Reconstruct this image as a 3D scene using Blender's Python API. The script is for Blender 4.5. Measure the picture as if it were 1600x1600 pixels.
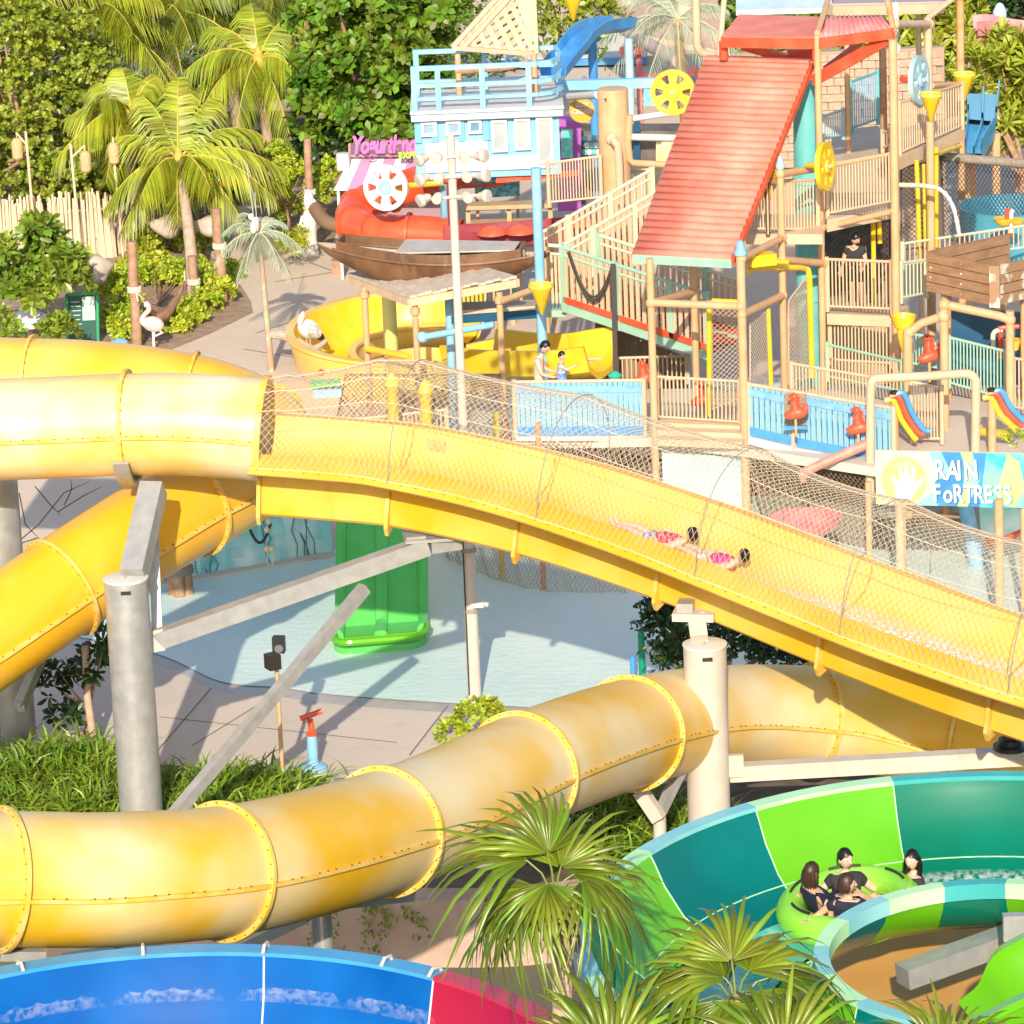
import bpy, math, random
import numpy as np
from mathutils import Vector, Matrix
R = math.radians
random.seed(7); RNG = np.random.default_rng(7)
for o in list(bpy.data.objects): bpy.data.objects.remove(o)
SC = bpy.context.scene; COL = SC.collection
# ---------------------------------------------------------------- camera
CAM_Z, PITCH, ROLL, FPX = 23.0, 16.4, 2.3, 6500.0
fw = Vector((0, math.cos(R(PITCH)), -math.sin(R(PITCH))))
up0 = Vector((0, math.sin(R(PITCH)), math.cos(R(PITCH)))); rt0 = Vector((1, 0, 0))
rt = rt0*math.cos(R(ROLL)) - up0*math.sin(R(ROLL)); up = up0*math.cos(R(ROLL)) + rt0*math.sin(R(ROLL))
cam = bpy.data.cameras.new('camera'); camo = bpy.data.objects.new('camera', cam); COL.objects.link(camo)
camo.matrix_world = Matrix(((rt.x, up.x, -fw.x, 0), (rt.y, up.y, -fw.y, 0), (rt.z, up.z, -fw.z, CAM_Z), (0, 0, 0, 1)))
cam.sensor_width = 36; cam.lens = 36*FPX/1600; cam.clip_start = 1; cam.clip_end = 3000
SC.camera = camo
# ---------------------------------------------------------------- sky, sun, exposure
SUN_EL = 26.0; SUN_H = Vector((0.07, 1.0, 0)).normalized()          # horizontal heading of the light
w = bpy.data.worlds.new('World'); SC.world = w; w.use_nodes = True
nt = w.node_tree; bg = nt.nodes['Background']; sky = nt.nodes.new('ShaderNodeTexSky')
sky.sky_type = 'NISHITA'; sky.sun_disc = False; sky.sun_elevation = R(SUN_EL)
sky.sun_rotation = math.atan2(-SUN_H.x, -SUN_H.y); sky.air_density = 1.0; sky.dust_density = 1.5
nt.links.new(sky.outputs[0], bg.inputs[0]); bg.inputs[1].default_value = 0.145
sl = bpy.data.lights.new('sun', 'SUN'); sl.energy = 4.1; sl.angle = R(0.55); sl.color = (1.0, 0.89, 0.72)
so = bpy.data.objects.new('sun', sl); COL.objects.link(so)
ld = SUN_H*math.cos(R(SUN_EL)) + Vector((0, 0, -math.sin(R(SUN_EL))))
so.rotation_euler = ld.to_track_quat('-Z', 'Y').to_euler(); so.location = (-20, -20, 60)
SC.view_settings.view_transform = 'Standard'; SC.view_settings.look = 'None'
SC.view_settings.exposure = 0.46; SC.view_settings.gamma = 1.0; SC.view_settings.use_curve_mapping = False
cy = SC.cycles; cy.max_bounces = 5; cy.diffuse_bounces = 3; cy.glossy_bounces = 2; cy.transmission_bounces = 3; cy.transparent_max_bounces = 4; cy.caustics_reflective = False; cy.caustics_refractive = False
# ---------------------------------------------------------------- place finding: a sight line met with a real depth or level
def ray(px, py): return fw + rt*((px-800)/FPX) - up*((py-800)/FPX)
def at(px, py, Y):
    d = ray(px, py); t = Y/d.y; return Vector((d.x*t, d.y*t, CAM_Z + d.z*t))
def gp(px, py, z=0.0):
    d = ray(px, py); t = (z-CAM_Z)/d.z; return Vector((d.x*t, d.y*t, z))
def ats(*a): return [at(*p) for p in a]
def V(*a): return Vector(a)
# ---------------------------------------------------------------- materials
MATS = {}
def mat(name, c, rough=0.5, c2=None, nscale=3.0, bump=0.0, bscale=40.0, metal=0.0, spec=0.5, contrast=(0.35, 0.7), coat=0.0, transl=0.0, island=0.0, detail=3.0, stretch=None, dirt=None, dscale=9.0):
    if name in MATS: return MATS[name]
    m = bpy.data.materials.new(name); m.use_nodes = True; t = m.node_tree; N = t.nodes; L = t.links
    b = N['Principled BSDF']; b.inputs['Roughness'].default_value = rough; b.inputs['Metallic'].default_value = metal
    b.inputs['Specular IOR Level'].default_value = spec; b.inputs['Coat Weight'].default_value = coat
    co = N.new('ShaderNodeTexCoord').outputs['Object']
    if stretch:
        mp = N.new('ShaderNodeMapping'); mp.inputs['Scale'].default_value = stretch; L.new(co, mp.inputs[0]); co = mp.outputs[0]
    c = tuple(c)+(1,); col = None
    if c2 is not None:
        n = N.new('ShaderNodeTexNoise'); n.inputs['Scale'].default_value = nscale; n.inputs['Detail'].default_value = detail; L.new(co, n.inputs['Vector'])
        r = N.new('ShaderNodeMapRange'); r.inputs[1].default_value, r.inputs[2].default_value = contrast; L.new(n.outputs[0], r.inputs[0])
        x = N.new('ShaderNodeMix'); x.data_type = 'RGBA'; x.inputs[6].default_value = c; x.inputs[7].default_value = tuple(c2)+(1,)
        L.new(r.outputs[0], x.inputs[0]); col = x.outputs[2]
    if dirt is not None:
        mp2 = N.new('ShaderNodeMapping'); mp2.inputs['Scale'].default_value = (1.6, 1.6, .4); L.new(co, mp2.inputs[0])
        n = N.new('ShaderNodeTexNoise'); n.inputs['Scale'].default_value = dscale; n.inputs['Detail'].default_value = 5; n.inputs['Roughness'].default_value = .62; L.new(mp2.outputs[0], n.inputs['Vector'])
        r = N.new('ShaderNodeMapRange'); r.inputs[1].default_value, r.inputs[2].default_value = 0.56, 0.78; r.inputs[4].default_value = 0.55; L.new(n.outputs[0], r.inputs[0])
        x = N.new('ShaderNodeMix'); x.data_type = 'RGBA'; x.inputs[7].default_value = tuple(dirt)+(1,)
        if col: L.new(col, x.inputs[6])
        else: x.inputs[6].default_value = c
        L.new(r.outputs[0], x.inputs[0]); col = x.outputs[2]
    if island:
        g = N.new('ShaderNodeNewGeometry'); h = N.new('ShaderNodeHueSaturation')
        r = N.new('ShaderNodeMapRange'); r.inputs[3].default_value = 1-island; r.inputs[4].default_value = 1+island
        L.new(g.outputs['Random Per Island'], r.inputs[0]); L.new(r.outputs[0], h.inputs['Value'])
        r2 = N.new('ShaderNodeMapRange'); r2.inputs[3].default_value = 0.5-island*0.07; r2.inputs[4].default_value = 0.5+island*0.04
        L.new(g.outputs['Random Per Island'], r2.inputs[0]); L.new(r2.outputs[0], h.inputs['Hue'])
        if col: L.new(col, h.inputs['Color'])
        else: h.inputs['Color'].default_value = c
        col = h.outputs[0]
    if col: L.new(col, b.inputs['Base Color'])
    else: b.inputs['Base Color'].default_value = c
    if bump:
        n = N.new('ShaderNodeTexNoise'); n.inputs['Scale'].default_value = bscale; n.inputs['Detail'].default_value = 2; L.new(co, n.inputs['Vector'])
        bp = N.new('ShaderNodeBump'); bp.inputs['Strength'].default_value = bump; bp.inputs['Distance'].default_value = 0.02
        L.new(n.outputs[0], bp.inputs['Height']); L.new(bp.outputs[0], b.inputs['Normal'])
    if transl:
        tr = N.new('ShaderNodeBsdfTranslucent'); mx = N.new('ShaderNodeMixShader'); mx.inputs[0].default_value = transl
        if col: L.new(col, tr.inputs[0])
        else: tr.inputs[0].default_value = c
        L.new(b.outputs[0], mx.inputs[1]); L.new(tr.outputs[0], mx.inputs[2]); L.new(mx.outputs[0], N['Material Output'].inputs[0])
    MATS[name] = m; return m
# ---------------------------------------------------------------- objects
ORG = {}
def org(o): return ORG.get(o.name, Vector((0, 0, 0))) if o else Vector((0, 0, 0))
def tag(o, label=None, cat=None, group=None, kind=None):
    if label: o['label'] = label
    if cat: o['category'] = cat
    if group: o['group'] = group
    if kind: o['kind'] = kind
    return o
def thing(name, loc, label, cat, group=None):
    o = bpy.data.objects.new(name, None); COL.objects.link(o); o.location = loc; o.empty_display_size = 0.2
    ORG[o.name] = Vector(loc); return tag(o, label, cat, group)
def add_obj(name, me, parent=None):
    o = bpy.data.objects.new(name, me); COL.objects.link(o)
    if parent is not None: o.parent = parent
    return o
def inst(name, me, parent, pos, rot=None, scale=None):
    """one more piece that shares mesh data; pos is a world point"""
    o = add_obj(name, me, parent); o.location = Vector(pos) - org(parent)
    if rot is not None:
        if isinstance(rot, Matrix): o.rotation_euler = rot.to_euler()
        else: o.rotation_euler = rot
    if scale is not None: o.scale = scale
    return o
def finish(me, m, smooth, angle=38):
    if m: me.materials.append(m)
    if smooth:
        me.polygons.foreach_set('use_smooth', [True]*len(me.polygons))
        if angle: me.set_sharp_from_angle(angle=R(angle))
    me.update()
def np_mesh(name, vs, fs, m, smooth=False, angle=None):
    """vs (N,3) array, fs (M,k) array of one face size"""
    me = bpy.data.meshes.new(name); vs = np.asarray(vs, dtype=np.float32); fs = np.asarray(fs, dtype=np.int32)
    k = fs.shape[1]
    me.vertices.add(len(vs)); me.vertices.foreach_set('co', vs.ravel())
    me.loops.add(fs.size); me.loops.foreach_set('vertex_index', fs.ravel())
    me.polygons.add(len(fs)); me.polygons.foreach_set('loop_start', np.arange(0, fs.size, k, dtype=np.int32))
    me.update(calc_edges=True); me.validate(); finish(me, m, smooth, angle); return me
def basis(d, upv=Vector((0, 0, 1))):
    d = Vector(d).normalized(); s = d.cross(upv)
    if s.length < 1e-4: s = d.cross(Vector((0, 1, 0)))
    s.normalize(); u = s.cross(d).normalized(); return s, u, d
def spline(pts, n=8, closed=False):
    P = [Vector(p) for p in pts]; out = []; k = len(P)
    for i in range(k if closed else k-1):
        p1, p2 = P[i], P[(i+1) % k]
        p0 = P[i-1] if (i > 0 or closed) else p1*2-p2
        p3 = P[(i+2) % k] if (i+2 < k or closed) else p2*2-p1
        for j in range(n):
            t = j/n
            out.append(0.5*((2*p1)+(p2-p0)*t+(2*p0-5*p1+4*p2-p3)*t*t+(3*p1-p0-3*p2+p3)*t**3))
    if not closed: out.append(P[-1])
    return out
def resample(path, n):
    L = [0]
    for a, b in zip(path, path[1:]): L.append(L[-1]+(b-a).length)
    out = []; j = 0
    for i in range(n+1):
        s = L[-1]*i/n
        while j < len(L)-2 and L[j+1] < s: j += 1
        t = (s-L[j])/max(L[j+1]-L[j], 1e-9); out.append(path[j].lerp(path[j+1], min(max(t, 0), 1)))
    return out
class M:
    def __init__(s): s.v = []; s.f = []
    def add(s, vs, fs):
        k = len(s.v); s.v += [Vector(v) for v in vs]; s.f += [tuple(i+k for i in f) for f in fs]; return s
    def box(s, c, sx, sy, sz, rz=0.0, mtx=None):
        q = mtx if mtx is not None else Matrix.Rotation(rz, 3, 'Z'); c = Vector(c)
        vs = [c + q @ Vector((x*sx/2, y*sy/2, z*sz/2)) for x in (-1, 1) for y in (-1, 1) for z in (-1, 1)]
        return s.add(vs, [(0, 1, 3, 2), (4, 6, 7, 5), (0, 4, 5, 1), (2, 3, 7, 6), (0, 2, 6, 4), (1, 5, 7, 3)])
    def beam(s, a, b, wd, ht, upv=Vector((0, 0, 1))):
        a, b = Vector(a), Vector(b); sd, u, d = basis(b-a, upv)
        vs = [p + sd*x*wd/2 + u*y*ht/2 for p in (a, b) for x, y in ((-1, -1), (1, -1), (1, 1), (-1, 1))]
        return s.add(vs, [(3, 2, 1, 0), (4, 5, 6, 7), (0, 1, 5, 4), (1, 2, 6, 5), (2, 3, 7, 6), (3, 0, 4, 7)])
    def tube(s, path, r, n=10, cap=True, closed=False, upv=Vector((0, 0, 1))):
        path = [Vector(p) for p in path]; k = len(path); vs = []; prev = None
        for i, p in enumerate(path):
            if closed: d = path[(i+1) % k]-path[i-1]
            else: d = path[min(i+1, k-1)]-path[max(i-1, 0)]
            if d.length < 1e-9: d = Vector((0, 0, 1))
            d.normalize()
            if prev is None: sd, u, _ = basis(d, upv)
            else:
                u = prev - d*prev.dot(d)
                if u.length < 1e-5: _, u, _ = basis(d)
                u.normalize(); sd = d.cross(u)
            prev = u; rr = r[i] if isinstance(r, (list, tuple)) else r
            for j in range(n):
                a = 2*math.pi*j/n; vs.append(p + (sd*math.cos(a) + u*math.sin(a))*rr)
        fs = []
        for i in range(k if closed else k-1):
            i2 = (i+1) % k
            for j in range(n): fs.append((i*n+j, i*n+(j+1) % n, i2*n+(j+1) % n, i2*n+j))
        if cap and not closed: fs += [tuple(range(n-1, -1, -1)), tuple((k-1)*n+j for j in range(n))]
        return s.add(vs, fs)
    def lathe(s, c, prof, n=20, axis=Vector((0, 0, 1)), cap=True):
        sd, u, d = basis(axis, Vector((0, 1, 0)) if abs(Vector(axis).normalized().z) > .9 else Vector((0, 0, 1))); c = Vector(c)
        vs = [c + d*z + (sd*math.cos(2*math.pi*j/n)+u*math.sin(2*math.pi*j/n))*r for r, z in prof for j in range(n)]
        fs = [(i*n+j, i*n+(j+1) % n, (i+1)*n+(j+1) % n, (i+1)*n+j) for i in range(len(prof)-1) for j in range(n)]
        if cap: fs += [tuple(range(n-1, -1, -1)), tuple((len(prof)-1)*n+j for j in range(n))]
        return s.add(vs, fs)
    def sweep(s, frames, prof, closed_prof=True, caps=True):
        """frames: list of (p, side, up); prof: list of (side, up)"""
        k = len(prof); vs = [p + sd*a + u*b for p, sd, u in frames for a, b in prof]; fs = []
        for i in range(len(frames)-1):
            for j in range(k if closed_prof else k-1):
                fs.append((i*k+j, (i+1)*k+j, (i+1)*k+(j+1) % k, i*k+(j+1) % k))
        if caps and closed_prof: fs += [tuple(range(k)), tuple((len(frames)-1)*k+j for j in range(k-1, -1, -1))]
        return s.add(vs, fs)
    def prism(s, pts, off):
        pts = [Vector(p) for p in pts]; k = len(pts); off = Vector(off)
        fs = [tuple(range(k)), tuple(range(2*k-1, k-1, -1))] + [(i, i+k, (i+1) % k+k, (i+1) % k) for i in range(k)]
        return s.add(pts+[p+off for p in pts], fs)
    def blob(s, c, rx, ry, rz, n=12, m=8, mtx=None, fn=None):
        c = Vector(c); vs = []; fs = []
        for i in range(m+1):
            ph = math.pi*i/m
            for j in range(n):
                a = 2*math.pi*j/n; p = Vector((math.sin(ph)*math.cos(a)*rx, math.sin(ph)*math.sin(a)*ry, math.cos(ph)*rz))
                if fn: p = fn(p)
                if mtx is not None: p = mtx @ p
                vs.append(c+p)
        for i in range(m):
            for j in range(n): fs.append((i*n+j, (i+1)*n+j, (i+1)*n+(j+1) % n, i*n+(j+1) % n))
        return s.add(vs, fs)
    def mesh(s, name, m, origin=Vector((0, 0, 0)), smooth=True, angle=38):
        me = bpy.data.meshes.new(name); me.from_pydata([v-origin for v in s.v], [], s.f); me.update()
        if True:
            import bmesh
            b = bmesh.new(); b.from_mesh(me); bmesh.ops.remove_doubles(b, verts=b.verts, dist=1e-5); bmesh.ops.recalc_face_normals(b, faces=b.faces); b.to_mesh(me); b.free()
        finish(me, m, smooth, angle); return me
    def build(s, name, m, parent=None, smooth=True, angle=38, loc=None):
        if parent is not None:
            g = org(parent); o = add_obj(name, s.mesh(name, m, g, smooth, angle), parent); ORG[o.name] = g.copy()
        else:
            if loc is None:
                zs = min(v.z for v in s.v); loc = Vector((sum(v.x for v in s.v)/len(s.v), sum(v.y for v in s.v)/len(s.v), zs))
            o = add_obj(name, s.mesh(name, m, Vector(loc), smooth, angle)); o.location = loc; ORG[o.name] = Vector(loc)
        return o
def struct(o): o['kind'] = 'structure'; return o
def flat(name, pts, z, m, thick=0.0):
    """ground sheet from ground points"""
    q = M(); k = len(pts); q.add([V(p[0], p[1], z) for p in pts], [tuple(range(k))])
    o = q.build(name, m, None, smooth=False, loc=V(0, 0, 0)); return struct(o)
_unit = {}
def unit_box(m, key='box'):
    if (key, m.name) not in _unit: _unit[(key, m.name)] = M().box((0, 0, .5), 1, 1, 1).mesh(key, m, smooth=False)
    return _unit[(key, m.name)]
def unit_cyl(m, n=8):
    if ('cyl', n, m.name) not in _unit: _unit[('cyl', n, m.name)] = M().lathe((0, 0, 0), [(1, 0), (1, 1)], n).mesh('rod', m)
    return _unit[('cyl', n, m.name)]
def text_mesh(body, size, m, extrude=0.01, shear=0.0, offset=0.0, space=1.0, align='LEFT'):
    c = bpy.data.curves.new('lettering', 'FONT'); c.body = body; c.size = size; c.extrude = extrude; c.shear = shear; c.offset = offset; c.space_character = space; c.align_x = align
    o = bpy.data.objects.new('tmp', c); COL.objects.link(o); dg = bpy.context.evaluated_depsgraph_get()
    me = bpy.data.meshes.new_from_object(o.evaluated_get(dg)); bpy.data.objects.remove(o); me.materials.clear(); me.materials.append(m); me.name = 'lettering'; return me
def place_text(me, parent, p, xdir, ydir, name='lettering'):
    x = Vector(xdir).normalized(); y = Vector(ydir); y = (y - x*y.dot(x)).normalized(); z = x.cross(y)
    o = add_obj(name, me, parent); mt = Matrix((x, y, z)).transposed().to_4x4(); mt.translation = Vector(p)-org(parent); o.matrix_local = mt; return o
# ---------------------------------------------------------------- materials
YEL = mat('yellow_fibreglass', (0.80, 0.42, 0.018), 0.32, (0.82, 0.53, 0.11), 0.55, contrast=(0.42, 0.72), bump=0.05, bscale=3, dirt=(0.55, 0.36, 0.06), dscale=2.2)
YELB = mat('bleached_yellow_fibreglass', (0.80, 0.52, 0.11), 0.38, (0.82, 0.69, 0.46), 0.5, contrast=(0.34, 0.58), bump=0.05, bscale=3, dirt=(0.60, 0.42, 0.12), dscale=2.0)
YELL = mat('weathered_yellow_fibreglass', (0.74, 0.42, 0.016), 0.40, (0.75, 0.61, 0.35), 0.45, contrast=(0.38, 0.62), bump=0.05, bscale=4, dirt=(0.70, 0.47, 0.11), dscale=2.0)
YIN = mat('yellow_slide_gelcoat', (0.81, 0.50, 0.08), 0.26, (0.83, 0.59, 0.19), 0.8, bump=0.04, bscale=4)
YFL = mat('yellow_flange', (0.76, 0.45, 0.04), 0.5, (0.80, 0.58, 0.20), 4.0, dirt=(0.46, 0.28, 0.07), dscale=12)
BOLT = mat('dark_bolt', (0.10, 0.07, 0.04), 0.5)
SEAM = mat('seam_sealant', (0.55, 0.33, 0.06), 0.6)
STEEL = mat('galvanised_steel', (0.37, 0.37, 0.36), 0.42, (0.47, 0.46, 0.44), 5.0, metal=0.35, bump=0.05, dirt=(0.36, 0.35, 0.33), dscale=5)
CREAM = mat('cream_painted_steel', (0.56, 0.49, 0.41), 0.5, (0.63, 0.56, 0.48), 2.5, dirt=(0.50, 0.42, 0.33), dscale=4)
BLACK = mat('black_plastic', (0.02, 0.02, 0.022), 0.45)
TAN = mat('tan_paint', (0.58, 0.34, 0.17), 0.5, (0.65, 0.41, 0.23), 3.0, dirt=(0.50, 0.30, 0.17), dscale=5)
TANL = mat('pale_tan_paint', (0.58, 0.41, 0.26), 0.5, (0.65, 0.48, 0.33), 3.0, dirt=(0.58, 0.42, 0.28), dscale=5)
PICK = mat('cream_picket_paint', (0.58, 0.42, 0.26), 0.5, (0.65, 0.50, 0.34), 4.0, dirt=(0.60, 0.46, 0.30), dscale=8)
WHITE = mat('white_paint', (0.70, 0.68, 0.65), 0.45, (0.64, 0.62, 0.59), 4.0)
NETM = mat('cream_net_cord', (0.66, 0.54, 0.40), 0.8)
NETD = mat('tan_net_cord', (0.52, 0.42, 0.32), 0.9)
NETK = mat('dark_net_cord', (0.06, 0.07, 0.08), 0.9)
RED = mat('red_paint', (0.68, 0.075, 0.03), 0.4, (0.74, 0.13, 0.06), 2.5, dirt=(0.45, 0.06, 0.04), dscale=6)
REDR = mat('red_roof_paint', (0.70, 0.18, 0.12), 0.6, (0.74, 0.27, 0.20), 1.6, dirt=(0.52, 0.12, 0.08), dscale=4)
PINKR = mat('faded_red_roof', (0.68, 0.22, 0.22), 0.45, (0.72, 0.34, 0.34), 2.0)
REDT = mat('red_fibreglass', (0.75, 0.07, 0.02), 0.25, (0.78, 0.14, 0.06), 1.2)
TEAL = mat('teal_paint', (0.12, 0.46, 0.47), 0.4, (0.20, 0.56, 0.55), 1.5, dirt=(0.08, 0.32, 0.34), dscale=4)
MINT = mat('mint_paint', (0.28, 0.50, 0.38), 0.45, (0.38, 0.58, 0.44), 2.5, dirt=(0.36, 0.48, 0.36), dscale=6)
PMINT = mat('pale_mint_paint', (0.56, 0.60, 0.42), 0.45, (0.64, 0.64, 0.46), 2.5)
SKYB = mat('pale_blue_paint', (0.20, 0.47, 0.70), 0.4, (0.34, 0.58, 0.76), 1.5, dirt=(0.25, 0.45, 0.60), dscale=5)
ICE = mat('ice_blue_paint', (0.36, 0.54, 0.61), 0.45, (0.46, 0.61, 0.65), 1.4)
BLUE = mat('blue_paint', (0.05, 0.25, 0.58), 0.35, (0.09, 0.34, 0.66), 2.0)
DBLUE = mat('dark_blue_paint', (0.01, 0.06, 0.14), 0.4, (0.015, 0.10, 0.20), 2.0)
YPAINT = mat('yellow_paint', (0.80, 0.50, 0.015), 0.35, (0.82, 0.57, 0.05), 3.0, dirt=(0.58, 0.32, 0.01), dscale=6)
WOOD = mat('weathered_wood', (0.40, 0.24, 0.13), 0.75, (0.52, 0.36, 0.22), 3.0, bump=0.3, bscale=14, stretch=(1, 1, 1), dirt=(0.25, 0.14, 0.08), dscale=6)
DWOOD = mat('dark_boat_wood', (0.10, 0.045, 0.02), 0.5, (0.22, 0.11, 0.05), 1.6, bump=0.3, bscale=10, dirt=(0.30, 0.22, 0.16), dscale=2.5)
LOG = mat('bark_log', (0.32, 0.18, 0.11), 0.9, (0.46, 0.29, 0.19), 6.0, bump=0.6, bscale=18)
PALMB = mat('palm_bark', (0.44, 0.30, 0.20), 0.9, (0.58, 0.44, 0.32), 5.0, bump=0.5, bscale=20)
BAMB = mat('bamboo_cane', (0.66, 0.50, 0.33), 0.6, (0.78, 0.64, 0.47), 3.0, island=0.0, dirt=(0.48, 0.34, 0.20), dscale=7)
ROPE = mat('pale_rope', (0.72, 0.62, 0.48), 0.9)
KROPE = mat('dark_rope', (0.06, 0.05, 0.045), 0.9)
SHINGLE = mat('grey_tan_shingle', (0.50, 0.40, 0.31), 0.8, (0.62, 0.52, 0.42), 5.0, bump=0.3, bscale=12)
CONC = mat('pool_deck_concrete', (0.60, 0.51, 0.43), 0.75, (0.67, 0.57, 0.48), 0.45, bump=0.12, bscale=8, dirt=(0.44, 0.36, 0.30), dscale=1.6)
PATHM = mat('path_concrete', (0.66, 0.52, 0.40), 0.85, (0.72, 0.58, 0.45), 0.5, bump=0.15, bscale=10, dirt=(0.54, 0.42, 0.32), dscale=1.5)
SOIL = mat('mulch_soil', (0.30, 0.20, 0.13), 0.95, (0.44, 0.31, 0.21), 4.0, bump=0.8, bscale=9)
EARTH = mat('planting_soil', (0.12, 0.09, 0.06), 0.95, (0.19, 0.14, 0.09), 3.0, bump=0.6, bscale=6)
WALLM = mat('pink_retaining_wall', (0.46, 0.31, 0.24), 0.85, (0.55, 0.40, 0.32), 1.2, bump=0.2, bscale=6, dirt=(0.28, 0.19, 0.14), dscale=1.5)
ROCKB = mat('painted_ice_rock', (0.24, 0.62, 0.63), 0.55, (0.74, 0.86, 0.84), 1.1, bump=0.3, bscale=3, contrast=(0.38, 0.62))
GRN = mat('green_fibreglass', (0.10, 0.54, 0.10), 0.25, (0.14, 0.58, 0.13), 1.2)
G_L = mat('lime_fibreglass', (0.10, 0.40, 0.006), 0.2, (0.14, 0.45, 0.012), 0.8)
G_D = mat('emerald_fibreglass', (0.0, 0.14, 0.08), 0.16, (0.0, 0.18, 0.11), 0.8)
G_T = mat('deep_teal_fibreglass', (0.0, 0.12, 0.12), 0.16, (0.0, 0.16, 0.15), 0.8)
RIM_L = mat('pale_green_rim', (0.42, 0.76, 0.40), 0.4, (0.50, 0.79, 0.46), 2.0)
RIM_T = mat('pale_teal_rim', (0.18, 0.50, 0.54), 0.4, (0.28, 0.58, 0.60), 2.0)
RIM_G = mat('green_teal_rim', (0.04, 0.36, 0.36), 0.4, (0.07, 0.42, 0.42), 2.0)
B_IN = mat('cobalt_fibreglass', (0.0, 0.055, 0.27), 0.42, (0.005, 0.13, 0.44), 0.55, contrast=(0.3, 0.7), spec=0.08)
B_RIM = mat('sky_blue_rim', (0.04, 0.28, 0.56), 0.35, (0.07, 0.34, 0.60), 2.0)
R_IN = mat('crimson_fibreglass', (0.36, 0.005, 0.035), 0.25)
R_RIM = mat('rose_rim', (0.48, 0.03, 0.06), 0.35)
ORNG = mat('ochre_floor', (0.62, 0.30, 0.05), 0.6, (0.68, 0.38, 0.10), 1.0)
def mist(name):
    m = mat(name, (.85, .88, .9), .6); t = m.node_tree; N = t.nodes; L = t.links
    n = N.new('ShaderNodeTexNoise'); n.inputs['Scale'].default_value = 14; n.inputs['Detail'].default_value = 5; L.new(N['Texture Coordinate'].outputs['Object'], n.inputs['Vector'])
    g = N.new('ShaderNodeUVMap'); at_ = N.new('ShaderNodeAttribute'); at_.attribute_name = 'thin'
    r = N.new('ShaderNodeMapRange'); r.inputs[1].default_value, r.inputs[2].default_value = .38, .62; r.inputs[4].default_value = .95; L.new(n.outputs[0], r.inputs[0])
    mu = N.new('ShaderNodeMath'); mu.operation = 'MULTIPLY'; L.new(r.outputs[0], mu.inputs[0]); L.new(at_.outputs['Fac'], mu.inputs[1]); L.new(mu.outputs[0], N['Principled BSDF'].inputs['Alpha']); return m
MIST = mist('thin_white_spray')
FOAM = mat('white_water_foam', (0.85, 0.88, 0.90), 0.5, transl=0.3)
SKIN = mat('skin', (0.62, 0.37, 0.25), 0.5, spec=0.4)
SKINP = mat('pale_skin', (0.70, 0.46, 0.34), 0.5, spec=0.4)
HAIR = mat('black_hair', (0.008, 0.006, 0.005), 0.4)
HAIRB = mat('brown_hair', (0.045, 0.018, 0.009), 0.45)
LIPS = mat('lips', (0.45, 0.14, 0.12), 0.5)
CBLK = mat('charcoal_cloth', (0.03, 0.03, 0.035), 0.85)
CNAVY = mat('navy_cloth', (0.01, 0.013, 0.035), 0.8)
CWHT = mat('white_cloth', (0.80, 0.78, 0.76), 0.85)
CPNK = mat('pink_swimwear', (0.70, 0.06, 0.35), 0.7, (0.65, 0.10, 0.16), 14)
CRED = mat('red_swimwear', (0.62, 0.05, 0.10), 0.7, (0.75, 0.3, 0.35), 18, contrast=(.5, .6))
CBLU = mat('blue_swimwear', (0.12, 0.25, 0.62), 0.7, (0.55, 0.62, 0.75), 18, contrast=(.5, .6))
CGRY = mat('grey_patterned_cloth', (0.14, 0.14, 0.15), 0.85, (0.55, 0.54, 0.53), 22, contrast=(.48, .54))
def leafm(n, a, b, isl=0.35, tr=0.25, rough=0.4, sc=1.2): return mat(n, a, rough, b, sc, island=isl, transl=tr)
LF_SHRUB = leafm('shrub_leaf', (0.18, 0.25, 0.02), (0.33, 0.38, 0.04), 0.4)
LF_DARK = leafm('glossy_dark_leaf', (0.07, 0.17, 0.01), (0.20, 0.31, 0.025), 0.55, rough=0.48)
LF_LIME = leafm('lime_leaf', (0.30, 0.42, 0.02), (0.48, 0.52, 0.04), 0.35)
LF_ROS = leafm('rosette_leaf', (0.13, 0.23, 0.025), (0.28, 0.36, 0.04), 0.4, rough=0.3)
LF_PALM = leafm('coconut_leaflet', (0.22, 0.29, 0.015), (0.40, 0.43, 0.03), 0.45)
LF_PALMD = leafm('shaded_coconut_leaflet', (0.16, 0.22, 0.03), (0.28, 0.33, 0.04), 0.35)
LF_FAN = leafm('fan_palm_leaflet', (0.085, 0.18, 0.010), (0.24, 0.31, 0.02), 0.5, tr=0.2, rough=0.32)
LF_FAKE = leafm('artificial_palm_leaflet', (0.26, 0.32, 0.21), (0.40, 0.43, 0.31), 0.25, tr=0.1)
LF_GRASS = leafm('lily_grass_blade', (0.10, 0.22, 0.015), (0.24, 0.34, 0.03), 0.45)
LF_CYC = leafm('cordyline_leaf', (0.24, 0.32, 0.02), (0.42, 0.44, 0.05), 0.4)
LF_BLK = leafm('dark_laurel_leaf', (0.02, 0.055, 0.012), (0.05, 0.11, 0.02), 0.5)
RACH = mat('frond_rachis', (0.50, 0.42, 0.06), 0.5, (0.40, 0.36, 0.05), 3)
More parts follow.
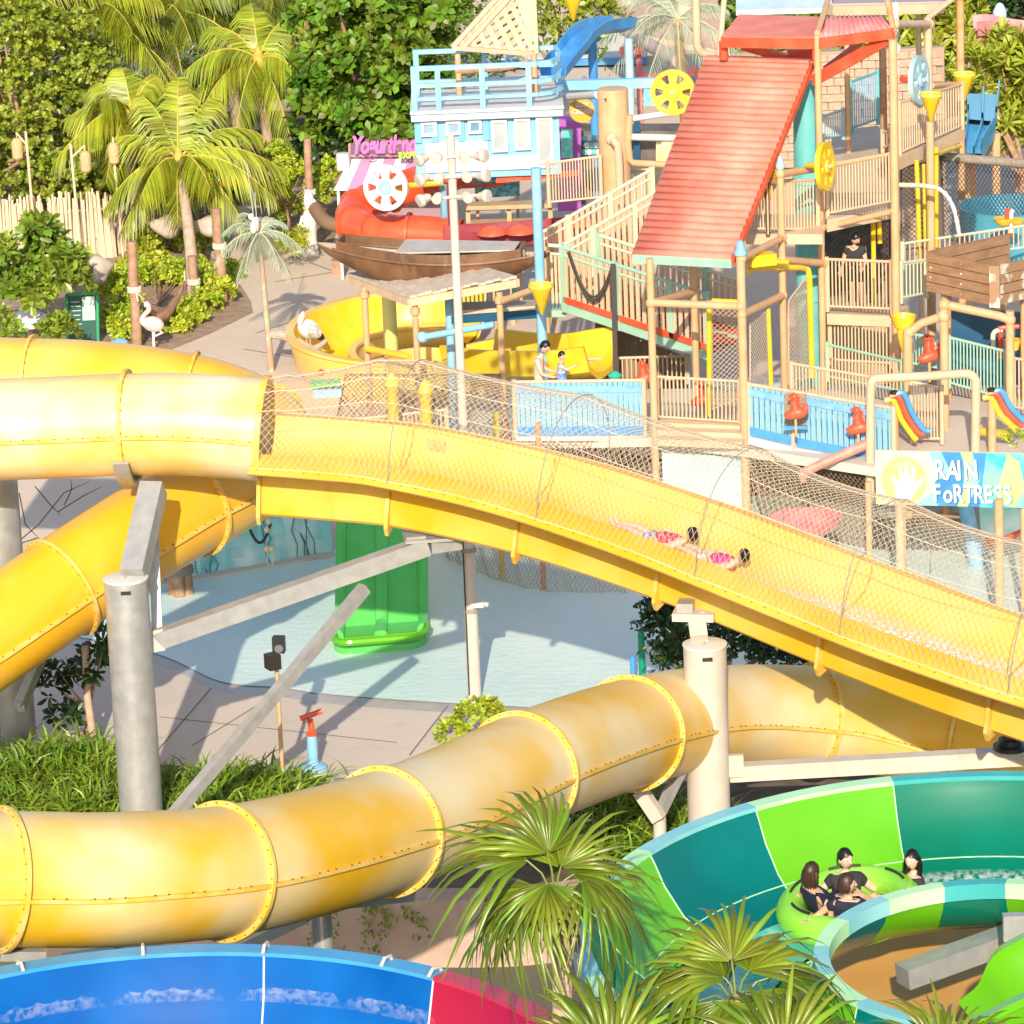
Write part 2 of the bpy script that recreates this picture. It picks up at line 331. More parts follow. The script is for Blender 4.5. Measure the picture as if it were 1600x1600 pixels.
def water(name, c, rough, sc, strn, c2=None):
    m = mat(name, c, rough, c2, 0.35, spec=0.3 if rough > .25 else 0.6); t = m.node_tree; N = t.nodes; L = t.links; b = N['Principled BSDF']
    n = N.new('ShaderNodeTexNoise'); n.inputs['Scale'].default_value = sc; n.inputs['Detail'].default_value = 5
    L.new(N['Texture Coordinate'].outputs['Object'] if 'Texture Coordinate' in N else N.new('ShaderNodeTexCoord').outputs['Object'], n.inputs['Vector'])
    bp = N.new('ShaderNodeBump'); bp.inputs['Strength'].default_value = strn; bp.inputs['Distance'].default_value = 0.05
    L.new(n.outputs[0], bp.inputs['Height']); L.new(bp.outputs[0], b.inputs['Normal']); return m
POOLM = water('shallow_pool_water', (0.60, 0.76, 0.71), 0.30, 6.0, 0.32, (0.70, 0.82, 0.75))
RIVERM = water('river_water', (0.045, 0.075, 0.055), 0.08, 3.0, 0.25)
# ---------------------------------------------------------------- ground, pool, river
WX = 900
def pxz(pts, z): return [gp(a, b, z) for a, b in pts]
flat('riverbed', [(-WX, -300), (WX, -300), (WX, 70), (-WX, 70)], -1.7, EARTH)
flat('river', [(-60, 10), (60, 10), (60, 60), (-60, 60)], -1.0, RIVERM)
edge = [gp(x, y, 0) for x, y in ((-500, 1395), (100, 1402), (420, 1404), (640, 1409), (800, 1408), (930, 1392), (1100, 1370), (1500, 1330), (2100, 1290))]
g = M(); ed = spline(edge, 8)
vs = []; 
far = [V(p.x*8, 900, 0) for p in ed]
g.add(ed+far, [(i, i+1, len(ed)+i+1, len(ed)+i) for i in range(len(ed)-1)])
struct(g.build('ground', PATHM, None, smooth=False, loc=V(0, 0, 0)))
# retaining wall along the river
rw = M(); fr = []
for i, p in enumerate(ed):
    d = (ed[min(i+1, len(ed)-1)]-ed[max(i-1, 0)]).normalized(); fr.append((p, V(-d.y, d.x, 0), V(0, 0, 1)))
rw.sweep(fr, [(-0.02, -1.75), (-0.10, -1.2), (-0.16, -0.1), (-0.16, 0.09), (0.34, 0.09), (0.34, -1.75)])
tag(rw.build('retaining_wall', WALLM, None, angle=50), 'pinkish concrete retaining wall along the dark river below the lower tube', 'wall')
# planting bed just behind the wall
bed = pxz([(-300, 1180), (40, 1190), (250, 1195), (420, 1205), (470, 1235), (560, 1250), (900, 1240), (1250, 1200), (1900, 1170)], 0.008)
k = [V(p.x, p.y+.36, 0) for p in ed]
b2 = M(); pts = [V(p.x, p.y, .008) for p in k]+[p for p in reversed(bed)]
b2.add(pts, [tuple(range(len(pts)))]); struct(b2.build('planting_bed', EARTH, None, smooth=False, loc=V(0, 0, 0)))
# pool deck and pool
front = [(-300, 975), (60, 990), (240, 1022), (344, 1066), (440, 1076), (500, 1085), (610, 1094), (720, 1101), (850, 1108), (1000, 1116), (1300, 1122), (1750, 1105)]
fsp = spline([gp(a, b, 0) for a, b in front], 8)
dk = [V(p.x, p.y, 0) for p in fsp]
bk = [V(p.x, p.y-.02, 0) for p in [gp(a, b, 0) for a, b in ((-300, 1178), (40, 1188), (250, 1193), (420, 1203), (470, 1233), (560, 1248), (900, 1238), (1250, 1198), (1900, 1168))]]
dm = M(); pts = [V(p.x, p.y+1.2, .004) for p in reversed(dk)] + [V(p.x, p.y, .004) for p in bk]
dm.add(pts, [tuple(range(len(pts)))]); struct(dm.build('pool_deck', CONC, None, smooth=False, loc=V(0, 0, 0)))
farp = [gp(a, b, 0) for a, b in ((1750, 600), (1200, 590), (720, 600), (560, 800), (515, 873), (303, 905), (180, 925), (-300, 960))]
pm = M(); pts = [V(p.x, p.y, .02) for p in dk] + [V(p.x, p.y, .02) for p in farp]
pm.add(pts, [tuple(range(len(pts)))]); struct(pm.build('pool_water', POOLM, None, smooth=False, loc=V(0, 0, 0)))
wm = M(); wm.add([V(p.x, p.y-.45, .0065) for p in dk]+[V(p.x, p.y+.05, .0065) for p in reversed(dk)], [tuple(range(2*len(dk)))])
struct(wm.build('wet_margin', mat('wet_concrete', (.40, .35, .30), .25, (.50, .44, .38), 2.5, bump=.1, bscale=6), None, smooth=False, loc=V(0, 0, 0)))
# expansion joints in the deck
for a, b in (((250, 1120), (620, 1160)), ((300, 1165), (470, 1060)), ((640, 1180), (700, 1102)), ((240, 1180), (330, 1075))):
    p, q = gp(*a, .0075), gp(*b, .0075); j = M(); d = (q-p).normalized(); n_ = V(-d.y, d.x, 0)*.015
    j.add([p-n_, q-n_, q+n_, p+n_], [(0, 1, 2, 3)]); struct(j.build('deck_joint', mat('joint_filler', (.22, .19, .16), .9), None, smooth=False, loc=V(0, 0, 0)))
# mulch beds beside the path
def bedsheet(pts, z, m, name='mulch_bed'):
    q = M(); w = [gp(a, b, z) for a, b in pts]; q.add(w, [tuple(range(len(w)))]); return struct(q.build(name, m, None, smooth=False, loc=V(0, 0, 0)))
bedsheet([(-100, 560), (180, 552), (270, 545), (330, 520), (395, 488), (392, 470), (372, 440), (330, 400), (260, 360), (-100, 330)], .010, SOIL)
bedsheet([(400, 410), (430, 402), (480, 385), (520, 378), (530, 350), (540, 300), (470, 290), (390, 330)], .012, SOIL)
bedsheet([(-200, 355), (300, 345), (470, 290), (700, 270), (700, 170), (-200, 180)], .014, EARTH, 'planting_soil')
bedsheet([(1380, 230), (1800, 230), (1800, 100), (1380, 120)], .014, EARTH, 'planting_soil')
# path joints
for a, b in (((430, 440), (600, 412)), ((400, 520), (560, 470)), ((380, 545), (470, 560)), ((455, 400), (540, 430))):
    p, q = gp(*a, .0075), gp(*b, .0075); j = M(); d = (q-p).normalized(); n_ = V(-d.y, d.x, 0)*.02
    j.add([p-n_, q-n_, q+n_, p+n_], [(0, 1, 2, 3)]); struct(j.build('path_joint', MATS['joint_filler'], None, smooth=False, loc=V(0, 0, 0)))
# ---------------------------------------------------------------- water slides: tubes, chutes and their steel
TR = 0.80
def frames_of(path, upv=Vector((0, 0, 1))):
    out = []; k = len(path)
    for i, p in enumerate(path):
        d = (path[min(i+1, k-1)]-path[max(i-1, 0)]).normalized(); s, u, _ = basis(d, upv); out.append((p, s, u, d))
    return out
def proj_x(p):
    q_ = p-Vector((0, 0, CAM_Z)); return 800+FPX*q_.dot(rt)/q_.dot(fw)
def tube_slide(name, label, cat, ctrl, cuts, m, seam=True, r=TR, nseg=26, dense=14, bolts=True, group=None):
    """sections between bolted flanges; cuts are fractions of the length where flanges sit"""
    path = resample(spline(ctrl, dense), 160); fr = frames_of(path)
    if cuts and max(cuts) > 1.5:      # given as picture columns of the flange centres, in order along the slide
        cc = []; k0 = 0
        for cx in cuts:
            k0 = next((i for i in range(k0+1, 160) if (proj_x(path[i])-cx)*(proj_x(path[i-1])-cx) <= 0), k0+2); cc.append(k0/160)
        cuts = cc
    lo = min(path, key=lambda p: p.z); t = thing(name, V(lo.x, lo.y, lo.z-r), label, cat, group)
    idx = [0]+[int(round(c*160)) for c in cuts]+[160]
    for a, b in zip(idx, idx[1:]):
        if b-a < 2: continue
        q = M(); seg = fr[a:b+1]; n = 40
        # outer skin and inner skin
        for rr in (r, r-.03):
            vs = [p+(s*math.cos(2*math.pi*j/n)+u*math.sin(2*math.pi*j/n))*rr for p, s, u, d in seg for j in range(n)]
            q.add(vs, [(i*n+j, i*n+(j+1) % n, (i+1)*n+(j+1) % n, (i+1)*n+j) for i in range(len(seg)-1) for j in range(n)])
        so_ = q.build('tube_section', m, t)
        if seam:
            for sg in (1, -1):
                z = M(); pr = [(sg*(r-.005), -.024), (sg*(r+.05), -.024), (sg*(r+.05), .024), (sg*(r-.005), .024)]
                z.sweep([(p, s, u) for p, s, u, d in seg], pr); z.build('seam_flange', YFL, so_)
                if bolts:
                    bz = M()
                    L = sum((seg[i+1][0]-seg[i][0]).length for i in range(len(seg)-1)); nb = max(2, int(L/.22))
                    for i in range(nb):
                        p, s, u, d = seg[min(len(seg)-1, int((i+.5)/nb*len(seg)))]
                        bz.box(p+s*sg*(r+.03)+u*.028, .022, .022, .02)
                    tag(bz.build('seam_bolts', BOLT, so_, smooth=False), kind='stuff')
    for c in idx[1:-1]:
        p, s, u, d = fr[c]; q = M()
        prof = [(r-.01, -.028), (r+.07, -.028), (r+.07, .028), (r-.01, .028)]
        n = 44; vs = [p+(s*math.cos(2*math.pi*j/n)+u*math.sin(2*math.pi*j/n))*a+d*b for a, b in prof for j in range(n)]
        q.add(vs, [(i*n+j, i*n+(j+1) % n, ((i+1) % 4)*n+(j+1) % n, ((i+1) % 4)*n+j) for i in range(4) for j in range(n)])
        fo = q.build('flange', YFL, t)
        if bolts:
            bz = M()
            for j in range(30):
                a = 2*math.pi*(j+.5)/30; e = s*math.cos(a)+u*math.sin(a)
                for sg in (-1, 1): bz.blob(p+e*(r+.04)+d*sg*.032, .012, .012, .012, 6, 4)
            tag(bz.build('flange_bolts', BOLT, fo), kind='stuff')
    return t, fr
# upper tube that opens into the netted chute
UP = ats((-140, 676, 63.0), (0, 671, 62.9), (110, 667, 62.8), (205, 663, 62.7), (310, 664, 62.6), (412, 672, 62.5))
up_t, up_fr = tube_slide('tube_slide', 'big upper yellow tube slide running level out of the left edge into the netted chute', 'water slide', UP, [0.62], YELB)
# open end ring of the tube
p, s, u, d = up_fr[-1]; q = M()
for a0, a1 in ((-20, 200),):
    n = 30; prof = [(TR-.02, -.05), (TR+.06, -.05), (TR+.06, .05), (TR-.02, .05)]
    fr2 = []
    for i in range(n+1):
        a = R(a0+(a1-a0)*i/n); e = s*math.cos(a)+u*math.sin(a); fr2.append((p+e*TR, e, d))
    q.sweep(fr2, [(-.02, -.05), (.06, -.05), (.06, .05), (-.02, .05)])
q.build('end_ring', YFL, up_t)
# rear tube that turns under and falls away to the left
rear = ats((-160, 592, 69.0), (0, 600, 68.8), (120, 604, 68.6), (240, 616, 68.4), (345, 640, 68.2), (412, 678, 67.3), (405, 722, 66.2), (350, 762, 65.1), (270, 806, 64.1), (165, 872, 63.0), (60, 943, 62.1), (-60, 1025, 61.2), (-180, 1105, 60.4))
tube_slide('tube_slide', 'yellow tube turning under the upper tube and dropping left behind the grey column', 'water slide', rear, [48, 292, 405, 300, 100], YEL)
# lower tube
low = ats((-260, 1372, 45.0), (-100, 1374, 45.3), (30, 1374, 45.7), (200, 1373, 46.4), (400, 1353, 47.9), (640, 1286, 51.0), (850, 1192, 54.6), (1020, 1137, 58.2), (1150, 1120, 60.3), (1290, 1122, 61.3), (1420, 1140, 61.6), (1560, 1166, 61.2), (1720, 1205, 60.4))
low_t, low_fr = tube_slide('tube_slide', 'weathered yellow tube slide sweeping across the lower foreground above the blue slide', 'water slide', low, [-12, 342, 598, 808, 982, 1262, 1490], YELL)
# ---------------------------------------------------------------- netted open chute
ch = ats((412, 676, 62.5), (520, 684, 62.3), (640, 697, 62.0), (840, 741, 61.1), (1060, 812, 59.6), (1300, 905, 57.6), (1460, 966, 56.3), (1620, 1020, 55.2), (1760, 1062, 54.4))
chp = resample(spline(ch, 14), 120); cf = frames_of(chp)
chute = thing('netted_chute', V(chp[60].x, chp[60].y, chp[60].z-1.1), 'long open yellow water slide chute under a cream net tunnel with two riders', 'water slide')
PW = [(-.64, -.16), (-.60, -.27), (-.52, -.38), (-.38, -.48), (-.2, -.54), (0, -.56), (.22, -.54), (.46, -.47), (.66, -.34), (.76, -.16), (.80, .06)]   # inner wall, near side first
def scale_prof(t): return 1.0
NEAR = 1   # side vector of basis() points to the right of travel, which is the near side here
def cpt(i, a, b):
    p, s, u, d = cf[i]; return p + s*(-a) + u*b
side_sign = -1 if cf[60][1].y > 0 else 1     # make +a point away from the camera
def cp(i, a, b):
    p, s, u, d = cf[i]; return p + s*(a if cf[60][1].y > 0 else -a) + u*b
cuts = [0, 20, 38, 57, 78, 93, 110, 120]
import bisect
def nearest(px):   # frame index whose image column is px
    best = 0
    for i, (p, s, u, d) in enumerate(cf):
        q_ = p-Vector((0, 0, CAM_Z)); x = 800+FPX*q_.dot(rt)/q_.dot(fw)
        if x < px: best = i
    return best
cuts = [0]+[nearest(x) for x in (625, 840, 1060, 1312, 1578)]+[120]
outer = [(-.64, -.16), (-1.08, -.33), (-1.10, -.345), (-1.10, -.38), (-.40, -.42), (-.30, -.52), (-.27, -.66), (-.25, -1.24), (-.2, -1.29), (.3, -1.29), (.36, -1.24), (.42, -.62), (.88, -.12), (.98, .0), (.98, .06), (.80, .06)]
for a, b in zip(cuts, cuts[1:]):
    q = M(); fr2 = range(a, b+1); k = len(PW)
    q.add([cp(i, x, y) for i in fr2 for x, y in PW], [(i*k+j, i*k+j+1, (i+1)*k+j+1, (i+1)*k+j) for i in range(b-a) for j in range(k-1)])
    q.build('trough', YIN, chute)
    q = M(); k = len(outer)
    q.add([cp(i, x, y) for i in fr2 for x, y in outer], [(i*k+j, i*k+j+1, (i+1)*k+j+1, (i+1)*k+j) for i in range(b-a) for j in range(k-1)])
    q.build('outer_shell', YEL, chute, angle=30)
    # sealed joint across the trough at the lower end of each section
    if b < 120:
        q = M(); e = .012
        L = [cp(b, x*.985, y+.010) for x, y in PW]; d = cf[b][3]
        q.tube(L, .013, 5); q.build('section_joint', SEAM, chute)
    if a > 0 or True:
        # hanging rib flange outside
        q = M(); d = cf[a][3]
        ring = [(-1.0, -.37), (-.85, -.44), (-.45, -.50), (-.37, -.60), (-.34, -.8), (-.36, -1.28), (-.28, -1.42), (-.1, -1.35), (.34, -1.35), (.42, -1.28), (.42, -1.2), (.0, -1.2), (-.2, -1.2), (-.22, -.7), (-.3, -.45)]
        q.prism([cp(a, x, y)-d*.03 for x, y in ring], d*.06); q.build('rib_flange', YFL, chute, smooth=False)
for yy, xx in ((-.26, .757),):
    q = M(); q.tube([cp(i, xx-.012, yy) for i in range(0, 121, 2)], .008, 5); q.build('wall_seam', SEAM, chute)
q = M(); q.tube([cp(i, -1.105, -.365) for i in range(0, 121, 2)], .013, 5); q.build('lip_edge', mat('brown_lip_edging', (.32, .16, .05), .7), chute)  # thin dark brown line along the outer edge of the near lip
# bolts on the lip
q = M(); random.seed(3)
for i in range(1, 120, 2):
    q.blob(cp(i, -1.02, -.300), .014, .014, .008, 6, 3)
tag(q.build('lip_bolts', BOLT, chute), kind='stuff')
# plaque inside the chute
i = nearest(657); q = M(); d = cf[i][3]; c = cp(i, .715, -.17); s_ = cf[i][1]; 
q.beam(c-d*.15+cf[i][1]*0, c+d*.15, .03, .17); q.build('notice_plate', mat('faded_notice', (.62, .36, .14), .6, (.7, .45, .2), 8), chute, smooth=False)
# water film running down the chute
q = M(); ks = [(-.30, -.955), (-.1, -.975), (.1, -.975), (.34, -.94)]
i0 = nearest(1150); fr2 = list(range(i0, 121)); kk = 4; q = M()
for n_, i in enumerate(fr2):
    wv = .55+.45*math.sin(n_*.7)*.5
    q.add([], [])
vs = []; thn = []
for n_, i in enumerate(fr2):
    wv = .25+.25*min(1, n_/18)
    for j in range(6):
        a = -.38+ (j/5)*wv*1.7; thn.append(min(1, n_/8)*math.sin(math.pi*(j+.4)/5.8)); vs.append(cp(i, a, -.555+.34*a*a+.015+.010*random.random()))
q.add(vs, [(i*6+j, i*6+j+1, (i+1)*6+j+1, (i+1)*6+j) for i in range(len(fr2)-1) for j in range(5)])
g_ = org(chute); me = bpy.data.meshes.new('water_film'); me.from_pydata([v-g_ for v in q.v], [], q.f); me.attributes.new('thin', 'FLOAT', 'POINT').data.foreach_set('value', thn); finish(me, MIST, True, None); add_obj('water_film', me, chute)
# ---------------------------------------------------------------- net tunnel over the chute, on thin hoops
net = thing('slide_net', V(chp[60].x, chp[60].y, chp[60].z), 'cream diamond mesh net tunnel arched over the long yellow chute', 'net')
hoops = [0]+[nearest(x) for x in (655, 905, 1160, 1390, 1640)]+[120]
def sag(i):
    j = bisect.bisect_right(hoops, i)-1; j = min(j, len(hoops)-2)
    t = (i-hoops[j])/(hoops[j+1]-hoops[j]); return 4*t*(1-t)
def netpt(fi, t):
    i = int(min(max(fi, 0), 119.999)); f = fi-i; i2 = min(i+1, 120)
    def one(i):
        h0 = .86+.48*min(1, i/14.0)+.0022*i; sg = sag(i); h = h0-.10*sg*(1 if i > 3 else .4)
        a = math.pi*t; x = -1.0*math.cos(a)*(1-.04*sg); b0 = -.29+(.06+.29)*t; y = b0+(h-b0)*math.sin(a)**.8
        return cp(i, x, y)
    return one(i).lerp(one(i2), f)
def prism3(path, r, acc_v, acc_f):
    k = len(acc_v); n = len(path)
    for i in range(n):
        d = path[min(i+1, n-1)]-path[max(i-1, 0)]; s, u, _ = basis(d)
        p = path[i]; acc_v += [p+s*r, p-s*.5*r+u*.87*r, p-s*.5*r-u*.87*r]
    for i in range(n-1):
        a = k+i*3
        for j in range(3): acc_f.append((a+j, a+(j+1) % 3, a+3+(j+1) % 3, a+3+j))
L_total = sum((chp[i+1]-chp[i]).length for i in range(120)); ARCH = 3.2; CELL = .078
nf = 120/L_total
for sgn, nm in ((1, 'net_cords'), (-1, 'net_cords')):
    vs, fs = [], []; span = ARCH*nf*1.0; k = -span if sgn > 0 else 0; step = CELL*1.42*nf
    x = -span if sgn > 0 else 0
    while x < 120+span:
        path = []
        for j in range(19):
            t = j/18; fi = x+sgn*t*span if sgn > 0 else x-t*span
            if 0 <= fi <= 120: path.append(netpt(fi, t))
        if len(path) > 1: prism3(path, .0043, vs, fs)
        x += step
    g_ = org(net); o = add_obj(nm, np_mesh(nm, np.array([tuple(v-g_) for v in vs]), np.array(fs), NETM), net); tag(o, kind='stuff')
for t in (.0, .22, .34, .5, .66, 1.0):
    q = M(); q.tube([netpt(i, t) for i in range(0, 121)], .009 if t in (0, 1) else .0065, 5); q.build('edge_rope' if t in (0, 1) else 'support_cable', NETM, net)
for h in hoops[1:-1]:
    q = M(); q.tube([netpt(h, j/20) for j in range(21)], .009, 6); q.build('hoop', mat('grey_hoop', (.25, .23, .22), .5), net)
# ---------------------------------------------------------------- columns and arms
def column(label, base, top_z, r, m, mtop=None):
    t = thing('support_column', V(base.x, base.y, 0), label, 'column'); h = top_z
    q = M(); q.lathe(V(base.x, base.y, -.05), [(r, 0), (r, h+.0)], 36); q.build('shaft', m, t)
    q = M(); q.lathe(V(base.x, base.y, h-.05), [(r*.99, 0), (r+.012, 0.0), (r+.012, .025), (r*.98, .03), (0.02, .034)], 36, cap=False); q.build('cap_plate', mat('pale_cap', (.70, .68, .64), .5, (.62, .6, .56), 4), t)
    q = M(); q.box(V(base.x+.02, base.y-r+.005, h-.17), .15, .04, .055); q.build('vent_slot', BLACK, t, smooth=False)
    return t
def box_steel(t, name, a, b, w_, h_, m=STEEL):
    q = M(); q.beam(a, b, w_, h_); return q.build(name, m, t, smooth=False)
cl_top = at(196, 900, 60.6); colL = column('grey galvanised steel column carrying a box arm up to the upper tube', V(cl_top.x, cl_top.y, 0), cl_top.z, .335, STEEL)
# arm to the saddle under the upper tube
sad = at(232, 748, 62.2); a0 = V(cl_top.x+.02, cl_top.y+.1, cl_top.z-.1)
box_steel(colL, 'raking_arm', V(cl_top.x+.12, cl_top.y+.05, cl_top.z-.02), at(240, 762, 61.9), .36, .36)
box_steel(colL, 'raking_arm_back', at(246, 990, 61.2), at(238, 790, 62.2), .16, .16)
q = M(); p, s, u, d = up_fr[int(.62*160)]; fr2 = []
for i in range(17):
    a = R(205+130*i/16); e = s*math.cos(a)+u*math.sin(a); fr2.append((p+e*(TR+.1), e, d))
q.sweep(fr2, [(-.01, -.12), (.05, -.12), (.05, .12), (-.01, .12)]); q.build('saddle', STEEL, colL)
# long beam out to the chute, and its brace
b0 = at(238, 1002, 60.9); b1 = at(668, 852, 61.8)
box_steel(colL, 'cantilever_beam', b0, b1, .26, .27)
box_steel(colL, 'beam_plate', at(238, 985, 60.85), at(242, 1018, 60.8), .3, .12, CREAM)
q = M(); q.box(at(648, 845, 61.85), .30, .26, .2, .2); q.build('bracket', STEEL, colL, smooth=False)
q = M(); q.box(at(668, 836, 62.0), .75, .7, .05, .1); q.build('saddle_plate', STEEL, colL, smooth=False)
q = M(); q.box(at(690, 845, 62.0), .5, .5, .22, .35); q.build('saddle_block', STEEL, colL, smooth=False)
box_steel(colL, 'brace', at(262, 1285, 59.2), at(570, 918, 61.6), .17, .17)
# the right hand column
cr_top = at(1101, 1003, 58.5); colR = column('cream painted steel column right of centre propping the netted chute', V(cr_top.x, cr_top.y, 0), cr_top.z, .32, CREAM)
q = M(); q.beam(at(1093, 1000, 58.6), at(1088, 965, 58.9), .26, .26, V(0, 1, 0)); q.build('neck_post', CREAM, colR, smooth=False)
q = M(); q.box(at(1086, 958, 59.0), .62, .5, .12, -.2); q.build('saddle_plate', CREAM, colR, smooth=False)
q = M(); q.box(at(1072, 947, 59.0), .24, .3, .16, -.2); q.build('bracket', STEEL, colR, smooth=False)
box_steel(colR, 'side_beam', at(1142, 1207, 58.6), at(1600, 1181, 57.6), .24, .24, CREAM)
q = M(); q.box(at(1150, 1196, 58.45), .22, .1, .34); q.build('end_plate', CREAM, colR, smooth=False)
q = M(); q.lathe(at(1578, 1170, 57.3), [(.25, 0), (.25, .06), (.17, .07), (.17, .16), (.02, .17)], 20); q.build('black_saddle_mount', BLACK, colR)
q = M(); q.box(at(1578, 1152, 57.3), .2, .2, .18); q.build('mount_block', BLACK, colR, smooth=False)
# bracket below the flange left of the right column
lb = thing('slide_bracket', at(1015, 1290, 57.6), 'cream forked steel bracket under the lower tube beside the cream column', 'bracket')
box_steel(lb, 'strut', at(1000, 1235, 57.8), at(1030, 1280, 57.7), .16, .2, CREAM); box_steel(lb, 'strut', at(1068, 1195, 58.3), at(1030, 1272, 57.9), .12, .16, STEEL)
q = M(); q.tube([at(1030, 1270, 57.9), V(at(1030, 1270, 57.9).x, at(1030, 1270, 57.9).y, .0)], .1, 10); q.build('leg', CREAM, lb)
# the left edge column
ce = at(-6, 770, 65.2); colE = column('grey steel column at the left edge behind the falling tube', V(ce.x, ce.y, 0), ce.z+.6, .36, STEEL)
box_steel(colE, 'bracket_arm', at(30, 1105, 64.2), at(62, 1030, 63.6), .14, .18)
q = M(); q.box(at(33, 1103, 64.1), .12, .12, .16); q.build('bracket_end', STEEL, colE, smooth=False)
# saddles under the lower tube
sb = thing('tube_cradle', V(*at(560, 1400, 50.0)), 'grey steel cradle and raking struts under the middle of the lower tube', 'bracket')
box_steel(sb, 'strut', at(370, 1485, 50.6), at(480, 1432, 50.2), .16, .14); box_steel(sb, 'cross_beam', at(530, 1410, 50.6), at(640, 1398, 51.6), .2, .14)
q = M(); p, s, u, d = low_fr[int(.42*160)]; fr2 = []
for i in range(13):
    a = R(212+90*i/12); e = s*math.cos(a)+u*math.sin(a); fr2.append((p+e*(TR+.1), e, d))
q.sweep(fr2, [(-.01, -.1), (.05, -.1), (.05, .1), (-.01, .1)]); q.build('saddle', STEEL, sb)
q = M(); c = at(500, 1425, 50.6); q.tube([V(c.x, c.y+.3, c.z), V(c.x, c.y+.3, -1.6)], .14, 12); q.build('leg', STEEL, sb)
sb2 = thing('tube_cradle', V(*at(235, 1478, 47.0)), 'dark steel saddle under the left part of the lower tube', 'bracket')
q = M(); q.beam(at(182, 1478, 47), at(262, 1490, 46.6), .25, .1); q.build('saddle_plate', STEEL, sb2, smooth=False)
q = M(); c = at(222, 1485, 46.9); q.tube([c, V(c.x, c.y, -1.6)], .2, 14); q.build('leg', STEEL, sb2)
box_steel(sb2, 'strut', at(100, 1500, 46.7), at(190, 1484, 46.9), .14, .12)
q = M(); q.beam(at(0, 1490, 45.4), at(70, 1490, 45.5), .2, .12); q.build('saddle_plate', STEEL, sb2, smooth=False)
# ---------------------------------------------------------------- green bowl slide in front
BC = at(1530, 1428, 42.5); RO, RI = 4.30, 1.80
bowl = thing('spiral_slide', V(BC.x, BC.y, BC.z-1.6), 'green and teal banded open spiral raft slide at the lower right with four riders', 'water slide')
def bz(a): return -.10*math.cos(R(a-90))*0 - .0016*(a-90)          # falls gently as it turns left
def bpt(a, rho, z): return V(BC.x+rho*math.cos(R(a)), BC.y+rho*math.sin(R(a)), BC.z+z+bz(a))
BIN = [(RI, -.33), (RI+.06, -.55), (RI+.25, -.84), (RI+.55, -1.04), (RI+.9, -1.12), (RI+1.3, -1.10), (RI+1.7, -.96), (RI+2.05, -.70), (RI+2.3, -.38), (RI+2.43, -.12), (RO, .0)]
BOUT = [(RI-.13, -.36), (RI-.06, -.62), (RI+.2, -.95), (RI+.55, -1.14), (RI+1.3, -1.2), (RI+1.8, -1.04), (RI+2.2, -.75), (RI+2.48, -.35), (RO+.05, -.06)]
segs = [25, 49, 73, 97, 121, 145, 169, 193, 217, 241, 265, 289, 313, 337]
for i, (a, b) in enumerate(zip(segs, segs[1:])):
    dark = i % 2 == 0; mi = (G_D if (i//2) % 2 == 1 else G_T) if dark else G_L
    if i == 2: mi = G_D
    if i == 4: mi = G_T
    st = 8; fr2 = [a+(b-a)*j/st for j in range(st+1)]
    q = M(); k = len(BIN); q.add([bpt(x, r_, z_) for x in fr2 for r_, z_ in BIN], [(n*k+j, n*k+j+1, (n+1)*k+j+1, (n+1)*k+j) for n in range(st) for j in range(k-1)])
    sec = q.build('trough_section', mi, bowl, angle=None)
    q = M(); k = len(BOUT); q.add([bpt(x, r_, z_) for x in fr2 for r_, z_ in BOUT], [(n*k+j, n*k+j+1, (n+1)*k+j+1, (n+1)*k+j) for n in range(st) for j in range(k-1)])
    q.build('under_shell', mi, sec, angle=None)
    rm = ((RIM_G if i == 2 else RIM_T) if dark else RIM_L)
    for pr in ([(RO-.02, -.03), (RO+.17, -.03), (RO+.17, .025), (RO-.02, .025)], [(RI-.15, -.38), (RI+.02, -.38), (RI+.02, -.315), (RI-.15, -.315)], [(RO+.15, -.20), (RO+.17, -.20), (RO+.17, -.03), (RO+.15, -.03)], [(RI-.15, -.50), (RI-.13, -.50), (RI-.13, -.38), (RI-.15, -.38)]):
        q = M(); q.add([bpt(x, r_, z_) for x in fr2 for r_, z_ in pr], [(n*4+j, n*4+(j+1) % 4, (n+1)*4+(j+1) % 4, (n+1)*4+j) for n in range(st) for j in range(4)]+[(0, 1, 2, 3), (st*4+3, st*4+2, st*4+1, st*4)])
        q.build('rim', rm, sec, angle=40)
    q = M(); q.tube([bpt(b, r_*1.0, z_+.006) for r_, z_ in BIN], .009, 5); q.build('joint_line', RIM_L, sec)
q = M(); q.tube([bpt(a, RI+1.93, -.80+.01) for a in range(50, 205, 3)], .008, 5); q.build('wall_line', RIM_L, bowl)
